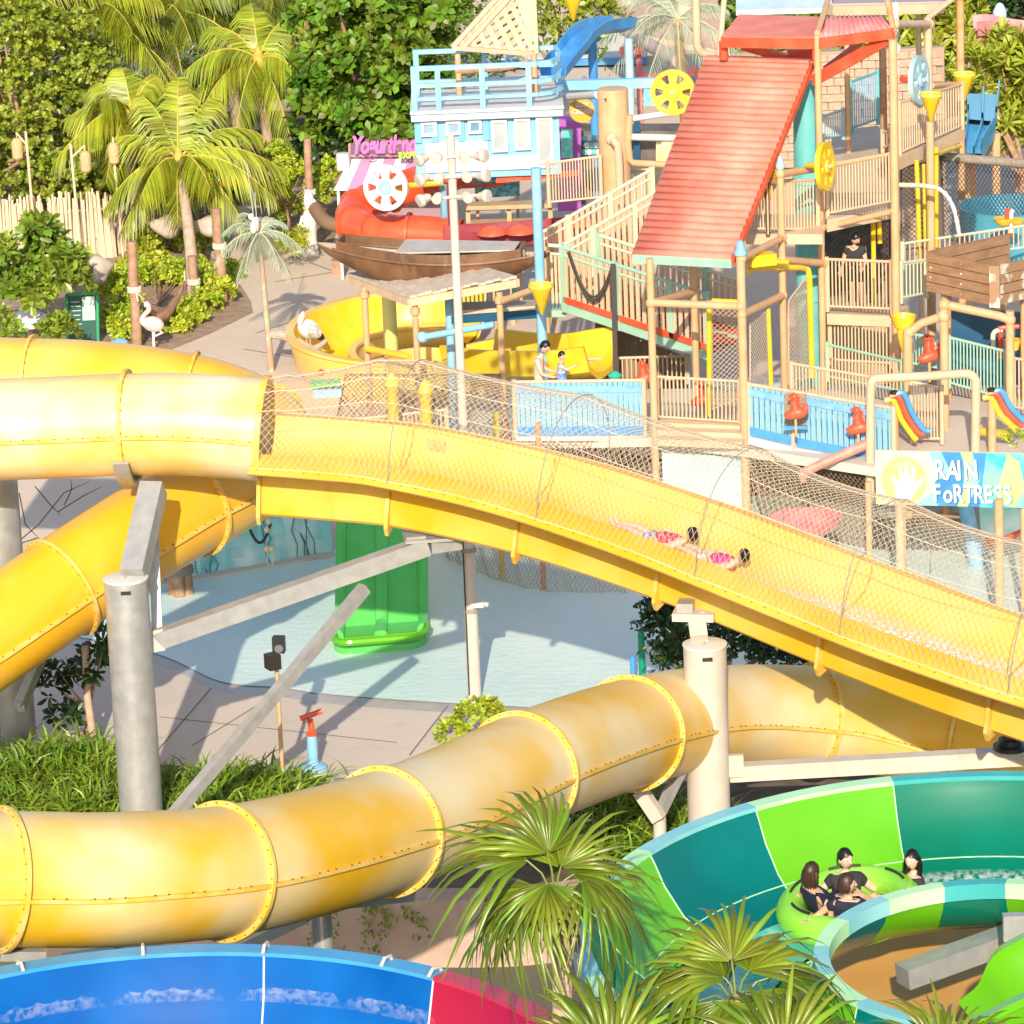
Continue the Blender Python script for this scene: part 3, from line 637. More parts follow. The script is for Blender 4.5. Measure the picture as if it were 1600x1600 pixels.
# water running round the floor
q = M(); vs = []; an = list(range(60, 250, 3)); random.seed(5)
for a in an:
    for j in range(7): vs.append(bpt(a, RI+.55+j*.155, -1.055-.06*math.sin(j/6*math.pi)+.035+.018*random.random()))
q.add(vs, [(i*7+j, i*7+j+1, (i+1)*7+j+1, (i+1)*7+j) for i in range(len(an)-1) for j in range(6)])
WFILM = mat('thin_running_water', (0.10, 0.45, 0.38), 0.06, (0.5, 0.72, 0.66), 2.5, contrast=(.52, .75), bump=.3, bscale=6, spec=.7)
q.build('running_water', WFILM, bowl, angle=None)
for a0, a1, r0, r1 in ((58, 104, 1.25, 1.75), (62, 98, .9, 1.15), (150, 190, .8, 1.3)):
    q = M(); vs = []; th = []
    for i in range(21):
        a = a0+(a1-a0)*i/20
        for j in range(6):
            rr = RI+r0+(r1-r0)*j/5; k_ = next(n for n in range(len(BIN)-1) if BIN[n+1][0] >= rr); f = (rr-BIN[k_][0])/(BIN[k_+1][0]-BIN[k_][0]); vs.append(bpt(a, rr, BIN[k_][1]+(BIN[k_+1][1]-BIN[k_][1])*f+.045)); th.append(.75*math.sin(math.pi*i/20)**.6*math.sin(math.pi*(j+.3)/5.6))
    q.add(vs, [(i*6+j, i*6+j+1, (i+1)*6+j+1, (i+1)*6+j) for i in range(20) for j in range(5)]); g_ = org(bowl); me = bpy.data.meshes.new('foam_streak'); me.from_pydata([v-g_ for v in q.v], [], q.f); me.attributes.new('thin', 'FLOAT', 'POINT').data.foreach_set('value', th); finish(me, MIST, True, None); add_obj('foam_streak', me, bowl)
# legs, hub beam and the ochre floor seen through the middle
for a in (60, 130, 200, 270, 340):
    p = bpt(a, RI+1.2, -1.18); q = M(); q.tube([p, V(p.x, p.y, -1.65)], .16, 14); q.build('leg', STEEL, bowl)
of = M(); c = V(BC.x+.2, BC.y+2.6, BC.z-2.0); of.lathe(V(c.x, c.y, c.z), [(3.4, .0), (3.0, -.25), (2.0, -.42), (.05, -.5)], 36, cap=False)
inn = tag(of.build('slide_basin', ORNG, None), 'ochre yellow basin glimpsed through the middle of the green spiral slide', 'basin')
of2 = M(); of2.tube([V(c.x, c.y, c.z-.62), V(c.x, c.y, -1.65)], .35, 18); of2.build('stem', STEEL, inn)
hb = thing('steel_beam', at(1500, 1530, 41.7), 'grey steel box beam slanting across the hole of the green spiral slide', 'beam')
box_steel(hb, 'beam', at(1410, 1526, 43.6), at(1660, 1436, 44.6), .28, .24); q = M(); c = at(1655, 1440, 43.2); q.tube([c, V(c.x, c.y, -1.6)], .25, 16); q.build('post', STEEL, hb)
q = M(); q.box(at(1588, 1448, 43.05), .3, .12, .3); q.build('plate', STEEL, hb, smooth=False)
# lime chute crossing at the lower right corner
lc = M(); pp = resample(spline(ats((1480, 1640, 39.2), (1540, 1590, 39.0), (1610, 1548, 38.9), (1700, 1510, 38.8)), 8), 16)
fr2 = [(p, s, u) for p, s, u, d in frames_of(pp)]
lo_ = lc.sweep(fr2, [(-.75, .28), (-.7, -.1), (-.4, -.42), (0, -.5), (.4, -.42), (.7, -.1), (.75, .28), (.92, .28), (.92, .2), (.83, .2), (.75, -.2), (.4, -.55), (0, -.62), (-.4, -.55), (-.75, -.2), (-.83, .2), (-.92, .2), (-.92, .28)])
tag(lc.build('slide_chute', G_L, None, angle=45), 'lime green chute crossing the lower right corner in front of the spiral', 'water slide')
# ---------------------------------------------------------------- blue slide along the bottom edge
LC = at(280, 1763, 40.0); zr = at(260, 1491, 44.8).z; RB = 4.75; LC = V(at(280, 1491, 44.8).x, 44.8-RB, zr)
blue = thing('blue_slide', V(LC.x, LC.y+RB, zr-1.8), 'cobalt blue curved slide wall with sky blue rim along the bottom edge', 'water slide')
def lpt(a, rho, z): return V(LC.x+rho*math.cos(R(a)), LC.y+rho*math.sin(R(a)), LC.z+z)
PIN = [(RB-3.2, -1.75), (RB-2.4, -1.9), (RB-1.6, -1.85), (RB-.9, -1.55), (RB-.4, -1.05), (RB-.12, -.5), (RB, 0)]
for nm, a, b, mi, mr in (('blue_wall', 178, 130, B_IN, B_RIM), ('blue_wall', 130, 78, B_IN, B_RIM), ('blue_wall', 78, 51.5, B_IN, B_RIM), ('red_wall', 51.5, 25, R_IN, R_RIM), ('blue_wall', 25, 2, B_IN, B_RIM)):
    st = 16; fr2 = [a+(b-a)*j/st for j in range(st+1)]; k = len(PIN)
    q = M(); q.add([lpt(x, r_, z_) for x in fr2 for r_, z_ in PIN], [(n*k+j, n*k+j+1, (n+1)*k+j+1, (n+1)*k+j) for n in range(st) for j in range(k-1)]); w_ = q.build(nm, mi, blue, angle=None)
    q = M(); PO = [(r_+.07, z_-.07) for r_, z_ in PIN]; q.add([lpt(x, r_, z_) for x in fr2 for r_, z_ in PO], [(n*k+j, n*k+j+1, (n+1)*k+j+1, (n+1)*k+j) for n in range(st) for j in range(k-1)]); q.build('outer_shell', mr, w_, angle=None)
    q = M(); pr = [(RB-.02, -.03), (RB+.23, -.03), (RB+.23, .02), (RB-.02, .02)]
    q.add([lpt(x, r_, z_) for x in fr2 for r_, z_ in pr], [(n*4+j, n*4+(j+1) % 4, (n+1)*4+(j+1) % 4, (n+1)*4+j) for n in range(st) for j in range(4)]+[(0, 1, 2, 3), (st*4+3, st*4+2, st*4+1, st*4)]); q.build('rim', mr, w_, angle=40)
    q = M(); q.tube([lpt(a, r_-.004, z_+.004) for r_, z_ in PIN], .012, 5); q.build('joint_line', WHITE, w_)
# spray nozzles on the rim with small fans of water on the wall
for a in (128, 112, 95, 78, 60, 52):
    q = M(); q.tube([lpt(a, RB+.20, -.01), lpt(a, RB+.17, .07), lpt(a, RB+.04, .09), lpt(a, RB-.05, .02)], .022, 8); q.build('spray_nozzle', mat('nozzle_beige', (.6, .55, .45), .5), blue)
random.seed(11)
for a in (128, 109, 92, 74, 58):
    q = M()
    for sd in (-1, 1):      # thin sheet of spray clinging to the wall
        q = M(); vs = []; th = []
        for i in range(17):
            t = i/16
            for j in range(6):
                dz = -.12-.50*t*t-.085*j*(1.25-t); rr = RB+(-.30*abs(dz)**1.35)-.010; vs.append(lpt(a+sd*t*9.0, rr, dz)); th.append((.15+.85*math.sin(math.pi*min(1, t*1.1+.12)))*(1-.17*j)*(1.25-t*.6)*.4)
        q.add(vs, [(i*6+j, i*6+j+1, (i+1)*6+j+1, (i+1)*6+j) for i in range(16) for j in range(5)]); g_ = org(blue); me = bpy.data.meshes.new('spray_sheet'); me.from_pydata([v-g_ for v in q.v], [], q.f); at2 = me.attributes.new('thin', 'FLOAT', 'POINT'); at2.data.foreach_set('value', th); finish(me, MIST, True, None); tag(add_obj('spray_sheet', me, blue), kind='stuff')
for a in (120, 60, 90):
    p = lpt(a, RB-1.5, -1.9); q = M(); q.tube([p, V(p.x, p.y, -1.65)], .16, 12); q.build('leg', STEEL, blue)
# ---------------------------------------------------------------- fan palms
def fan_leaf(hub, ax, nrm, L, K=20, spread=82, droop=.62):
    """pleated fan: K tapered segments; nrm = upper face normal"""
    ax = Vector(ax).normalized(); nrm = Vector(nrm); nrm = (nrm-ax*nrm.dot(ax)).normalized(); sd = ax.cross(nrm)
    vs, fs = [], []
    for k in range(K):
        f = -1+2*(k+.5)/K; ph = R(spread)*f; d = ax*math.cos(ph)+sd*math.sin(ph); t_ = ax*(-math.sin(ph))+sd*math.cos(ph)
        Lk = L*(.80+.20*math.cos(ph*.7))*random.uniform(.9, 1.06); half = R(spread)/K
        dr = droop*random.uniform(.4, 1.9); ridge = .016; Lk *= random.choice((1, 1, 1, .9, .8))
        prof = [(.04, .9), (.30, 1.0), (.52, .92), (.78, .60), (.93, .30), (1.0, .03)]
        base = len(vs); tw = random.uniform(-.12, .12)
        for rr, wf in prof:
            wdt = Lk*min(rr, .5)*math.tan(half)*wf*1.04
            z = -dr*Lk*max(0, rr-.35)**2*1.5+.04*math.cos(ph)*rr
            c = hub+d*(Lk*rr)+nrm*z+Vector((0, 0, -1))*(dr*.55*Lk*max(0, rr-.55)**2*2.2)
            tt = t_+nrm*tw*rr
            vs += [c-tt*wdt-nrm*ridge*wf, c+nrm*ridge*wf, c+tt*wdt-nrm*ridge*wf]
        for i in range(len(prof)-1):
            a = base+i*3; fs += [(a, a+3, a+4, a+1), (a+1, a+4, a+5, a+2)]
    return vs, fs
def fan_palm(label, crown, leaves, trunk_r=.11, base_z=-1.6, L=1.0):
    t = thing('fan_palm', V(crown.x, crown.y, base_z), label, 'palm', 'fan palms in front of the slides')
    q = M(); n = 10; pts = [V(crown.x+.05*math.sin(i*.8), crown.y, base_z+(crown.z-base_z)*i/n) for i in range(n+1)]
    q.tube(pts, [trunk_r*(1.15-.25*i/n+.05*(i % 2)) for i in range(n+1)], 12); q.build('trunk', PALMB, t)
    q = M()
    for i in range(9):
        a = i*2.4; p = crown+V(.08*math.cos(a), .08*math.sin(a), -.25); q.tube([p, p+V(.1*math.cos(a), .1*math.sin(a), .05), p+V(.16*math.cos(a), .16*math.sin(a), -.4-.2*random.random())], [.03, .025, .006], 5)
    q.build('dry_sheath', mat('dry_fibre', (.36, .22, .12), .9), t)
    g_ = org(t)
    for (az, el, pl, Lf, tilt) in leaves:
        d = V(math.cos(R(az))*math.cos(R(el)), math.sin(R(az))*math.cos(R(el)), math.sin(R(el)))
        pl *= random.uniform(.6, 1.25); Lf *= random.uniform(.92, 1.12); tilt = tilt*1.2+.1; hub = crown+d*pl+V(0, 0, -.14*pl*pl); ax = (d+V(0, 0, -tilt)).normalized(); nr = V(-d.x*.55, -d.y*.55, 1).normalized()
        vs, fs = fan_leaf(hub, ax, nr, Lf*L)
        fo = add_obj('fan_leaf', np_mesh('fan_leaf', np.array([tuple(v-g_) for v in vs]), np.array(fs), LF_FAN), t); ORG[fo.name] = g_
        q = M(); q.tube([crown+V(0, 0, -.12), crown+d*pl*.5+V(0, 0, .02), hub, hub+ax*Lf*L*.3], [.016, .011, .009, .004], 6); q.build('petiole', mat('green_petiole', (.16, .22, .03), .45), fo)
    return t
random.seed(21)
fan_palm('leafy green fan palm in the centre foreground between the blue and green slides', at(868, 1392, 39.5),
    [(200, 22, .30, 1.22, .55), (165, 50, .35, 1.15, .35), (120, 72, .35, 1.0, .1), (60, 60, .35, 1.0, .25), (15, 40, .35, 1.0, .4), (340, 15, .3, .95, .6), (225, 5, .3, .85, .7), (185, 5, .4, 1.1, .7), (255, 35, .35, .75, .7), (325, 30, .35, .8, .7)], L=.95)
fan_palm('fan palm overlapping the left side of the green spiral slide', at(1150, 1555, 37.6),
    [(175, 32, .35, 1.0, .4), (150, 55, .3, 1.0, .3), (100, 65, .3, .95, .2), (40, 50, .35, 1.05, .35), (10, 25, .4, 1.15, .45), (345, 5, .35, 1.0, .8), (200, 5, .35, .95, .8), (255, 20, .35, .85, .9), (310, 25, .35, .85, .8)], L=.92)
fan_palm('fan palm cut by the bottom edge right of the red slide end', at(955, 1700, 37.0),
    [(160, 65, .3, 1.0, .1), (130, 72, .3, 1.1, .1), (70, 70, .3, 1.0, .1), (30, 50, .35, .9, .3), (110, 80, .3, 1.2, 0)], L=.92)
fan_palm('fan palm cut by the bottom edge in front of the spiral', at(1225, 1690, 36.6),
    [(175, 45, .3, 1.0, .3), (130, 65, .3, 1.1, .1), (80, 75, .3, 1.1, .05), (40, 55, .3, 1.0, .2), (10, 30, .3, 1.0, .5)], L=.85)
fan_palm('small yellowish fan palm at the bottom right corner', at(1480, 1690, 36.0),
    [(170, 50, .3, .9, .2), (125, 68, .3, .95, .1), (75, 72, .3, .9, .1), (35, 50, .3, .9, .2), (5, 30, .3, .9, .4)], L=.8)
# ---------------------------------------------------------------- middle ground: pool side
# green racer slide
gs = thing('lane_slide', gp(590, 1018, 0), 'bright green two lane children slide ending in the pale pool', 'water slide')
e0, e1 = gp(519, 1018, .10), gp(667, 1006, .10); axx = (e1-e0).normalized(); wd = (e1-e0).length; back = V(.012, 1, 0).normalized()
def gpt(u_, t_, h): # u across 0..1, t along metres back
    z = .10+ (0 if t_ < 1.3 else .62*(t_-1.3)) + h; return e0+axx*(u_*wd)+back*t_+V(0, 0, z-.10)
ts = [0, .12, .3, .6, 1.0, 1.3, 1.5, 2.2, 3.0, 4.0, 5.2]
prof = [(0, -.12), (0, .16), (.03, .19), (.075, .19), (.105, .12), (.11, .02), (.43, .02), (.44, .10), (.475, .12), (.53, .12), (.56, .10), (.57, .02), (.89, .02), (.895, .12), (.925, .19), (.97, .19), (1.0, .16), (1.0, -.12)]
q = M(); k = len(prof); q.add([gpt(x, t_, h) for t_ in ts[3:] for x, h in prof], [(n*k+j, n*k+(j+1) % k, (n+1)*k+(j+1) % k, (n+1)*k+j) for n in range(len(ts)-4) for j in range(k)]+[tuple(range(k))]); q.build('lane_bed', GRN, gs, angle=30)
q = M(); tl = []
for i in range(17):
    a = math.pi*i/16; tl.append((.5-.5*math.cos(a), .60-.60*min(1, math.sin(a)*1.5)**.7))
pts = [gpt(x, t_, .0) for x, t_ in tl]
q.prism([V(p.x, p.y, .0) for p in pts], V(0, 0, .13)); q.build('rounded_end', GRN, gs, angle=40)
q = M(); q.tube([p+V(0, 0, .14) for p in pts], .07, 8); q.build('end_lip', G_L, gs)
for x in (.30, .72): 
    q = M(); q.beam(gpt(x-.18, .62, .035), gpt(x+.18, .62, .035), .05, .02); q.build('lane_step', G_L, gs, smooth=False)
# mast with the floodlights
def lamp_mast():
    b = gp(742, 1092, 0); t = thing('light_mast', b, 'tall cream mast carrying clustered floodlights in front of the blue hut', 'light mast'); h = at(708, 212, b.y).z
    q = M(); q.lathe(b, [(.16, 0), (.16, .03), (.115, .04), (.105, h*.45), (.075, h*.46), (.068, h)], 20); q.build('pole', CREAM, t)
    q = M(); q.box(V(b.x, b.y, h+.0), .07, .07, .14); q.build('pole_cap', CREAM, t)
    for z_ in (h*.27, h*.16, .4*h): 
        q = M(); q.lathe(V(b.x, b.y, z_), [(.135, 0), (.135, .07)], 16); q.build('clamp_band', mat('dark_band', (.3, .28, .26), .5), t)
    LM = mat('cream_lamp_housing', (.56, .49, .41), .5, (.62, .55, .47), 5)
    for (py, xs) in ((243, ((-44, -1), (-22, -1), (20, 1), (44, 1))), (274, ((-44, -1), (-20, -1), (22, 1), (46, 1))), (306, ((-44, -1), (-24, -1), (22, 1), (46, 1)))):
        z_ = at(710, py, b.y).z
        q = M(); q.tube([V(b.x-.62, b.y-.08, z_-.03), V(b.x+.62, b.y-.08, z_+.02)], .028, 8); q.build('cross_arm', LM, t)
        for dx, sd in xs:
            x_ = b.x+dx/96; big = abs(dx) > 30
            d = V(sd*.75, -.45, -.25 if dx < 0 else .1).normalized() if big else V(sd*.2, -.9, -.1).normalized()
            q = M(); c = V(x_, b.y-.12, z_)
            if big: q.lathe(c-d*.02, [(.04, -.08), (.07, -.03), (.085, .05), (.11, .08), (.11, .13), (.10, .15), (.03, .155)], 16, axis=d)
            else: q.lathe(c, [(.05, -.08), (.085, -.05), (.088, .09), (.075, .11), (.02, .115)], 14, axis=d)
            lo2 = q.build('floodlight', LM, t)
            if big:
                q = M(); q.tube([c-d*.05, V(c.x, b.y-.08, z_)], .03, 6); q.build('yoke', LM, lo2)
    p = at(745, 945, b.y-.1)
    q = M(); q.beam(p+V(-.1, 0, 0), p+V(.12, -.05, .02), .09, .09); q.build('junction_box', WHITE, t, smooth=False)
    q = M(); q.tube([p+V(.1, 0, .02), p+V(.2, -.04, .0)], .045, 8); q.build('camera_head', mat('grey_fitting', (.5, .48, .45), .5), t)
    q = M(); q.tube([V(b.x-.09, b.y-.09, .1), V(b.x-.09, b.y-.09, 3.2)], .012, 6); q.build('cable', BLACK, t)
lamp_mast()
# speaker pole
b = gp(443, 1232, 0); t = thing('speaker_pole', b, 'thin wooden pole with two black loudspeakers in front of the pool', 'speaker'); h = at(432, 1020, b.y).z
q = M(); q.tube([b, V(b.x, b.y, h)], .035, 10); q.build('pole', TAN, t)
q = M(); q.box(V(b.x-.05, b.y-.12, h-.10), .20, .22, .24, .5); s1 = q.build('loudspeaker', mat('brown_black_cabinet', (.035, .025, .02), .5), t, smooth=False)
q = M(); q.box(V(b.x+.05, b.y+.12, h+.10), .19, .16, .26, -.15); s2 = q.build('loudspeaker', BLACK, t, smooth=False)
q = M(); q.lathe(V(b.x+.05, b.y+.02, h+.06), [(.01, 0), (.06, .006), (.07, .012)], 14, axis=V(.1, -1, 0)); q.build('cone', mat('speaker_grey', (.16, .16, .17), .6), s2)
# water cannon
b = gp(490, 1203, 0); t = thing('water_cannon', b, 'red water cannon on a pale blue pedestal standing on the pool deck', 'water toy')
q = M(); q.lathe(b, [(.23, 0), (.23, .05), (.20, .09), (.10, .11), (.085, .18), (.085, .55), (.075, .60)], 22); q.build('pedestal', SKYB, t)
q = M(); q.lathe(b+V(0, 0, .60), [(.09, 0), (.09, .05), (.05, .07), (.05, .18), (.035, .28)], 14); q.build('swivel', RED, t)
q = M(); q.tube([b+V(-.17, -.03, .90), b+V(.19, .02, 1.0)], [.045, .045], 12); q.tube([b+V(-.10, -.02, .93), b+V(-.12, -.06, .82)], .02, 6); q.build('barrel', RED, t)
q = M(); q.tube([b+V(-.04, -.16, .88), b+V(-.04, .14, .90)], .018, 8); q.build('handle', RED, t)
# wood pile at the pool edge
b = gp(283, 930, 0); t = thing('wood_pile', b, 'dark rope wrapped timber pile standing in the pool beside the mural', 'post')
for dx, dy, hh in ((-.13, 0, .62), (.0, .05, .68), (.13, -.02, .6), (-.02, -.12, .64)):
    q = M(); q.tube([b+V(dx, dy, -.02), b+V(dx*.95, dy*.95, hh)], [.11, .10], 10); q.build('timber', LOG, t)
q = M()
for i in range(4): q.tube([b+V(.25*math.cos(a*.3927), .22*math.sin(a*.3927), .44+i*.035) for a in range(16)], .02, 6, closed=True)
q.build('rope_wrap', mat('grey_rope', (.25, .23, .2), .9), t)
# mural wall round the pool with rail, net and dark rope
wb = [gp(a, b, 0) for a, b in ((215, 918), (303, 904), (400, 887), (480, 872), (520, 866))]
mw = thing('mural_wall', wb[1], 'icy blue painted rock wall edging the pool under the yellow chute', 'wall')
ws = resample(spline(wb, 6), 22); random.seed(8)
vs = []; 
for i, p in enumerate(ws):
    d = (ws[min(i+1, 22)]-ws[max(i-1, 0)]).normalized(); n_ = V(d.y, -d.x, 0); hh = .75+.75*min(1, max(0, (i-4)/15))+random.uniform(-.05, .05)
    for j in range(6):
        f = j/5; vs.append(p+V(0, 0, hh*f)+n_*(-.25*f+random.uniform(-.07, .07)*(1 if 0 < j < 5 else .2)))
q = M(); q.add(vs, [(i*6+j, (i+1)*6+j, (i+1)*6+j+1, i*6+j+1) for i in range(22) for j in range(5)]); q.build('rock_face', ROCKB, mw, angle=8)
q = M(); random.seed(9)
for n in range(16):
    i = random.randint(1, 20); p = ws[i]; a = random.uniform(0, .5); q.tube([vs[i*6+j]+V(random.uniform(-.1, .1), -.03, 0) for j in range(0, 5)], .012, 5)
tag(q.build('painted_cracks', mat('crack_teal', (.04, .22, .26), .7), mw), kind='stuff')
q = M(); q.tube([vs[i*6+5]+V(0, 0, .03) for i in range(23)], .035, 8); q.build('coping', TEAL, mw)
q = M(); fr2 = [(p, s, u) for p, s, u, d in frames_of(ws)]
q.sweep(fr2, [(-.22, .0), (-.22, .06), (.22, .06), (.22, .0)]); q.build('kerb', CONC, mw)
tops = [vs[i*6+5] for i in range(23)]
q = M(); q.tube([p+V(0, 0, .95) for p in tops], .025, 8); q.build('top_rail', SKYB, mw)
for i in range(8, 23):
    for f in (0, .5):
        p = tops[i].lerp(tops[min(i+1, 22)], f); inst('picket', unit_cyl(SKYB, 6), mw, p, None, (.016, .016, .95))
nv, nf_ = [], []
for sg in (1, -1):
    for x in range(-10, 26):
        path = []
        for j in range(10):
            f = x*.4+sg*j*.42
            if 0 <= f <= 8.5: i = int(f); path.append(tops[i].lerp(tops[min(i+1, 22)], f-i)+V(0, 0, .95*j/9))
        if len(path) > 1: prism3(path, .008, nv, nf_)
g_ = org(mw); tag(add_obj('net_panel', np_mesh('net_panel', np.array([tuple(v-g_) for v in nv]), np.array(nf_), NETK), mw), kind='stuff')
p, q2 = at(383, 800, 74.5), at(424, 812, 74.5)
q = M(); q.tube([p.lerp(q2, i/10)+V(0, -.25, -.45*math.sin(math.pi*i/10)) for i in range(11)], .03, 6); q.build('hanging_rope', KROPE, mw)
for x in (417, 425):
    c = at(x, 858, 74.0); q = M(); q.blob(c, .06, .06, .065, 10, 6); q.tube([c, c+V(.0, 0, -.32)], .012, 5); q.build('float_ball', mat('cream_float', (.78, .66, .36), .5), mw)
for x, y in ((420, 815), (417, 828)):
    c = at(x, y, 74.0); q = M(); q.blob(c, .055, .055, .06, 10, 6); q.build('float_ball', MATS['cream_float'], mw)
# posts and net curtain standing in the pool below the chute
b = gp(785, 903, 0); t = tag(M().tube([b, V(b.x, b.y, 3.2)], .055, 12).build('pool_post', YPAINT), 'yellow post standing in the pool below the chute', 'post')
b = gp(850, 923, 0); t = tag(M().tube([b, V(b.x, b.y, 3.2)], .05, 12).build('pool_post', mat('orange_paint', (.68, .26, .12), .5)), 'orange post standing in the pool below the chute', 'post')
nv, nf_ = [], []; A, B = gp(690, 870, 0), gp(980, 928, 0)
cn = thing('net_curtain', A, 'dark tan net curtain hanging into the pool behind the two posts', 'net')
crv = resample(spline([A, gp(760, 902, 0), gp(850, 925, 0), B], 8), 60)
for sg in (1, -1):
    for x in range(-18, 80):
        path = []
        for j in range(14):
            f = x+sg*j*1.0
            if 0 <= f <= 60: i = int(f); path.append(crv[i]+V(.02*math.sin(i+j), .04*math.sin(i*.7), .02+1.9*j/13))
        if len(path) > 1: prism3(path, .008, nv, nf_)
g_ = org(cn); tag(add_obj('net_cords', np_mesh('net_cords', np.array([tuple(v-g_) for v in nv]), np.array(nf_), NETD), cn), kind='stuff')
q = M(); q.tube([p+V(0, 0, 1.93) for p in crv], .025, 6); q.build('head_rope', ROPE, cn)
# two small bollards by the laurel
b = gp(1004, 1062, 0); tag(M().lathe(b, [(.06, 0), (.06, .82), (.05, .9), (.01, .93)], 14).build('bollard', mat('emerald_paint', (.0, .25, .13), .4)), 'emerald green bollard beside the dark laurel tree', 'bollard')
b = gp(990, 1072, 0); tag(M().lathe(b, [(.05, 0), (.05, .5), (.045, .54), (.01, .56)], 14).build('bollard', BLUE), 'short blue bollard left of the green one', 'bollard')
# ---------------------------------------------------------------- vegetation helpers (vectorised)
def leaf_cloud(pos, direc, nrm, L, Wd, fold=.25, curl=.15):
    """pos, direc, nrm (N,3); L, Wd (N,) -> verts (N*6), quads (N*... as 4 tris in 2 quads)"""
    d = direc/np.linalg.norm(direc, axis=1, keepdims=True); n = nrm-d*(nrm*d).sum(1, keepdims=True); n /= np.maximum(np.linalg.norm(n, axis=1, keepdims=True), 1e-6); s = np.cross(d, n)
    L = L[:, None]; W_ = Wd[:, None]
    z = n*W_*fold
    v0 = pos; l1 = pos+d*L*.38-s*W_*.36+z*.4; l2 = pos+d*L*.76-s*W_*.48+z*.5-n*L*curl*.4; tp = pos+d*L-n*L*curl; r2 = pos+d*L*.76+s*W_*.48+z*.5-n*L*curl*.4; r1 = pos+d*L*.38+s*W_*.36+z*.4; m2 = pos+d*L*.74-n*L*curl*.35
    vs = np.stack([v0, l1, l2, tp, r2, r1, m2], 1).reshape(-1, 3); N = len(pos); b = np.arange(N)[:, None]*7
    fs = np.concatenate([b+np.array([[0, 1, 2, 6]]), b+np.array([[0, 6, 4, 5]]), b+np.array([[2, 3, 4, 6]])], 0)
    return vs, fs
def unit(n):
    v = RNG.normal(size=(n, 3)); return v/np.linalg.norm(v, axis=1, keepdims=True)
def crown_leaves(lobes, n, L, W_, per=8, rosette=True, shell=.55, upbias=.35, lean=None, jitter=.35):
    """lobes: [(centre, rx, ry, rz)]; leaves sit in tufts through the outer volume of each lobe"""
    tot = sum((a[1]*a[2]*a[3])**(2/3) for a in lobes); P, D, Nn, LL = [], [], [], []
    for c, rx, ry, rz in lobes:
        k = max(3, int(n/per*((rx*ry*rz)**(2/3))/tot)); u = unit(k); u[:, 2] = np.where(u[:, 2] < -.45, -u[:, 2], u[:, 2])
        r = shell+(1-shell)*RNG.random(k)**.5; r *= 1+RNG.normal(size=k)*.07
        p = np.array(tuple(c))+u*r[:, None]*np.array([rx, ry, rz]); o = u*np.array([1/rx, 1/ry, 1/rz]); o /= np.linalg.norm(o, axis=1, keepdims=True)
        o = o+np.array([0, -.1, upbias]); o += RNG.normal(size=o.shape)*jitter; o /= np.linalg.norm(o, axis=1, keepdims=True)
        a = np.cross(o, np.array([.3, .2, .9])); a /= np.linalg.norm(a, axis=1, keepdims=True); b = np.cross(o, a); ph0 = RNG.random(k)*6.28
        for i in range(per):
            ph = ph0+i*2.4; tl = (.45+.9*i/per) if rosette else RNG.random(k)*2.0
            e = (a*np.cos(ph)[:, None]+b*np.sin(ph)[:, None]); d = e*np.sin(tl)[..., None]+o*np.cos(tl)[..., None] if not np.isscalar(tl) else e*math.sin(tl)+o*math.cos(tl)
            off = 0 if rosette else RNG.normal(size=(k, 3))*L*.5
            P.append(p+off+e*.01); D.append(d+RNG.normal(size=d.shape)*.12); Nn.append(o+e*-.15); LL.append(L*(.7+.5*RNG.random(k)))
    P, D, Nn, LL = map(np.concatenate, (P, D, Nn, LL)); return leaf_cloud(P, D, Nn, LL, LL*W_)
def leafy(name, label, cat, base, lobes, n, L, W_, m, per=8, rosette=True, trunk=True, group=None, trunk_r=.09, bark=None, **kw):
    t = thing(name, base, label, cat, group); g_ = np.array(tuple(org(t)))
    vs, fs = crown_leaves(lobes, n, L, W_, per, rosette, **kw); o = add_obj('crown' if trunk else 'foliage', np_mesh('crown', vs-g_, fs, m), t); ORG[o.name] = org(t); tag(o, kind='stuff')
    if trunk:
        q = M(); b = Vector(base); big = max(lobes, key=lambda a: a[1]*a[3]); c = Vector(big[0])
        fork = b.lerp(V(c.x, c.y, c.z), .45); q.tube([b, b.lerp(fork, .5)+V(.04, 0, 0), fork], [trunk_r*1.2, trunk_r, trunk_r*.85], 10)
        for c2, rx, ry, rz in lobes[:9]:
            c2 = Vector(c2); q.tube([fork, fork.lerp(c2, .55)+V(0, 0, .1*rz), c2+V(0, 0, rz*.4)], [trunk_r*.65, trunk_r*.4, trunk_r*.12], 7)
        q.build('trunk', bark or LOG, t)
    return t
def lobes_in(pts, Y, r, dy=.8):
    """lobes from rough picture places at depth Y; r in metres"""
    return [(at(a, b, (Y or gp(a, b+28, 0).y+.9)+random.uniform(-dy, dy)*(1 if Y else .3)), r*s_, r*s_*.9, r*s_*.85) for a, b, s_ in pts]
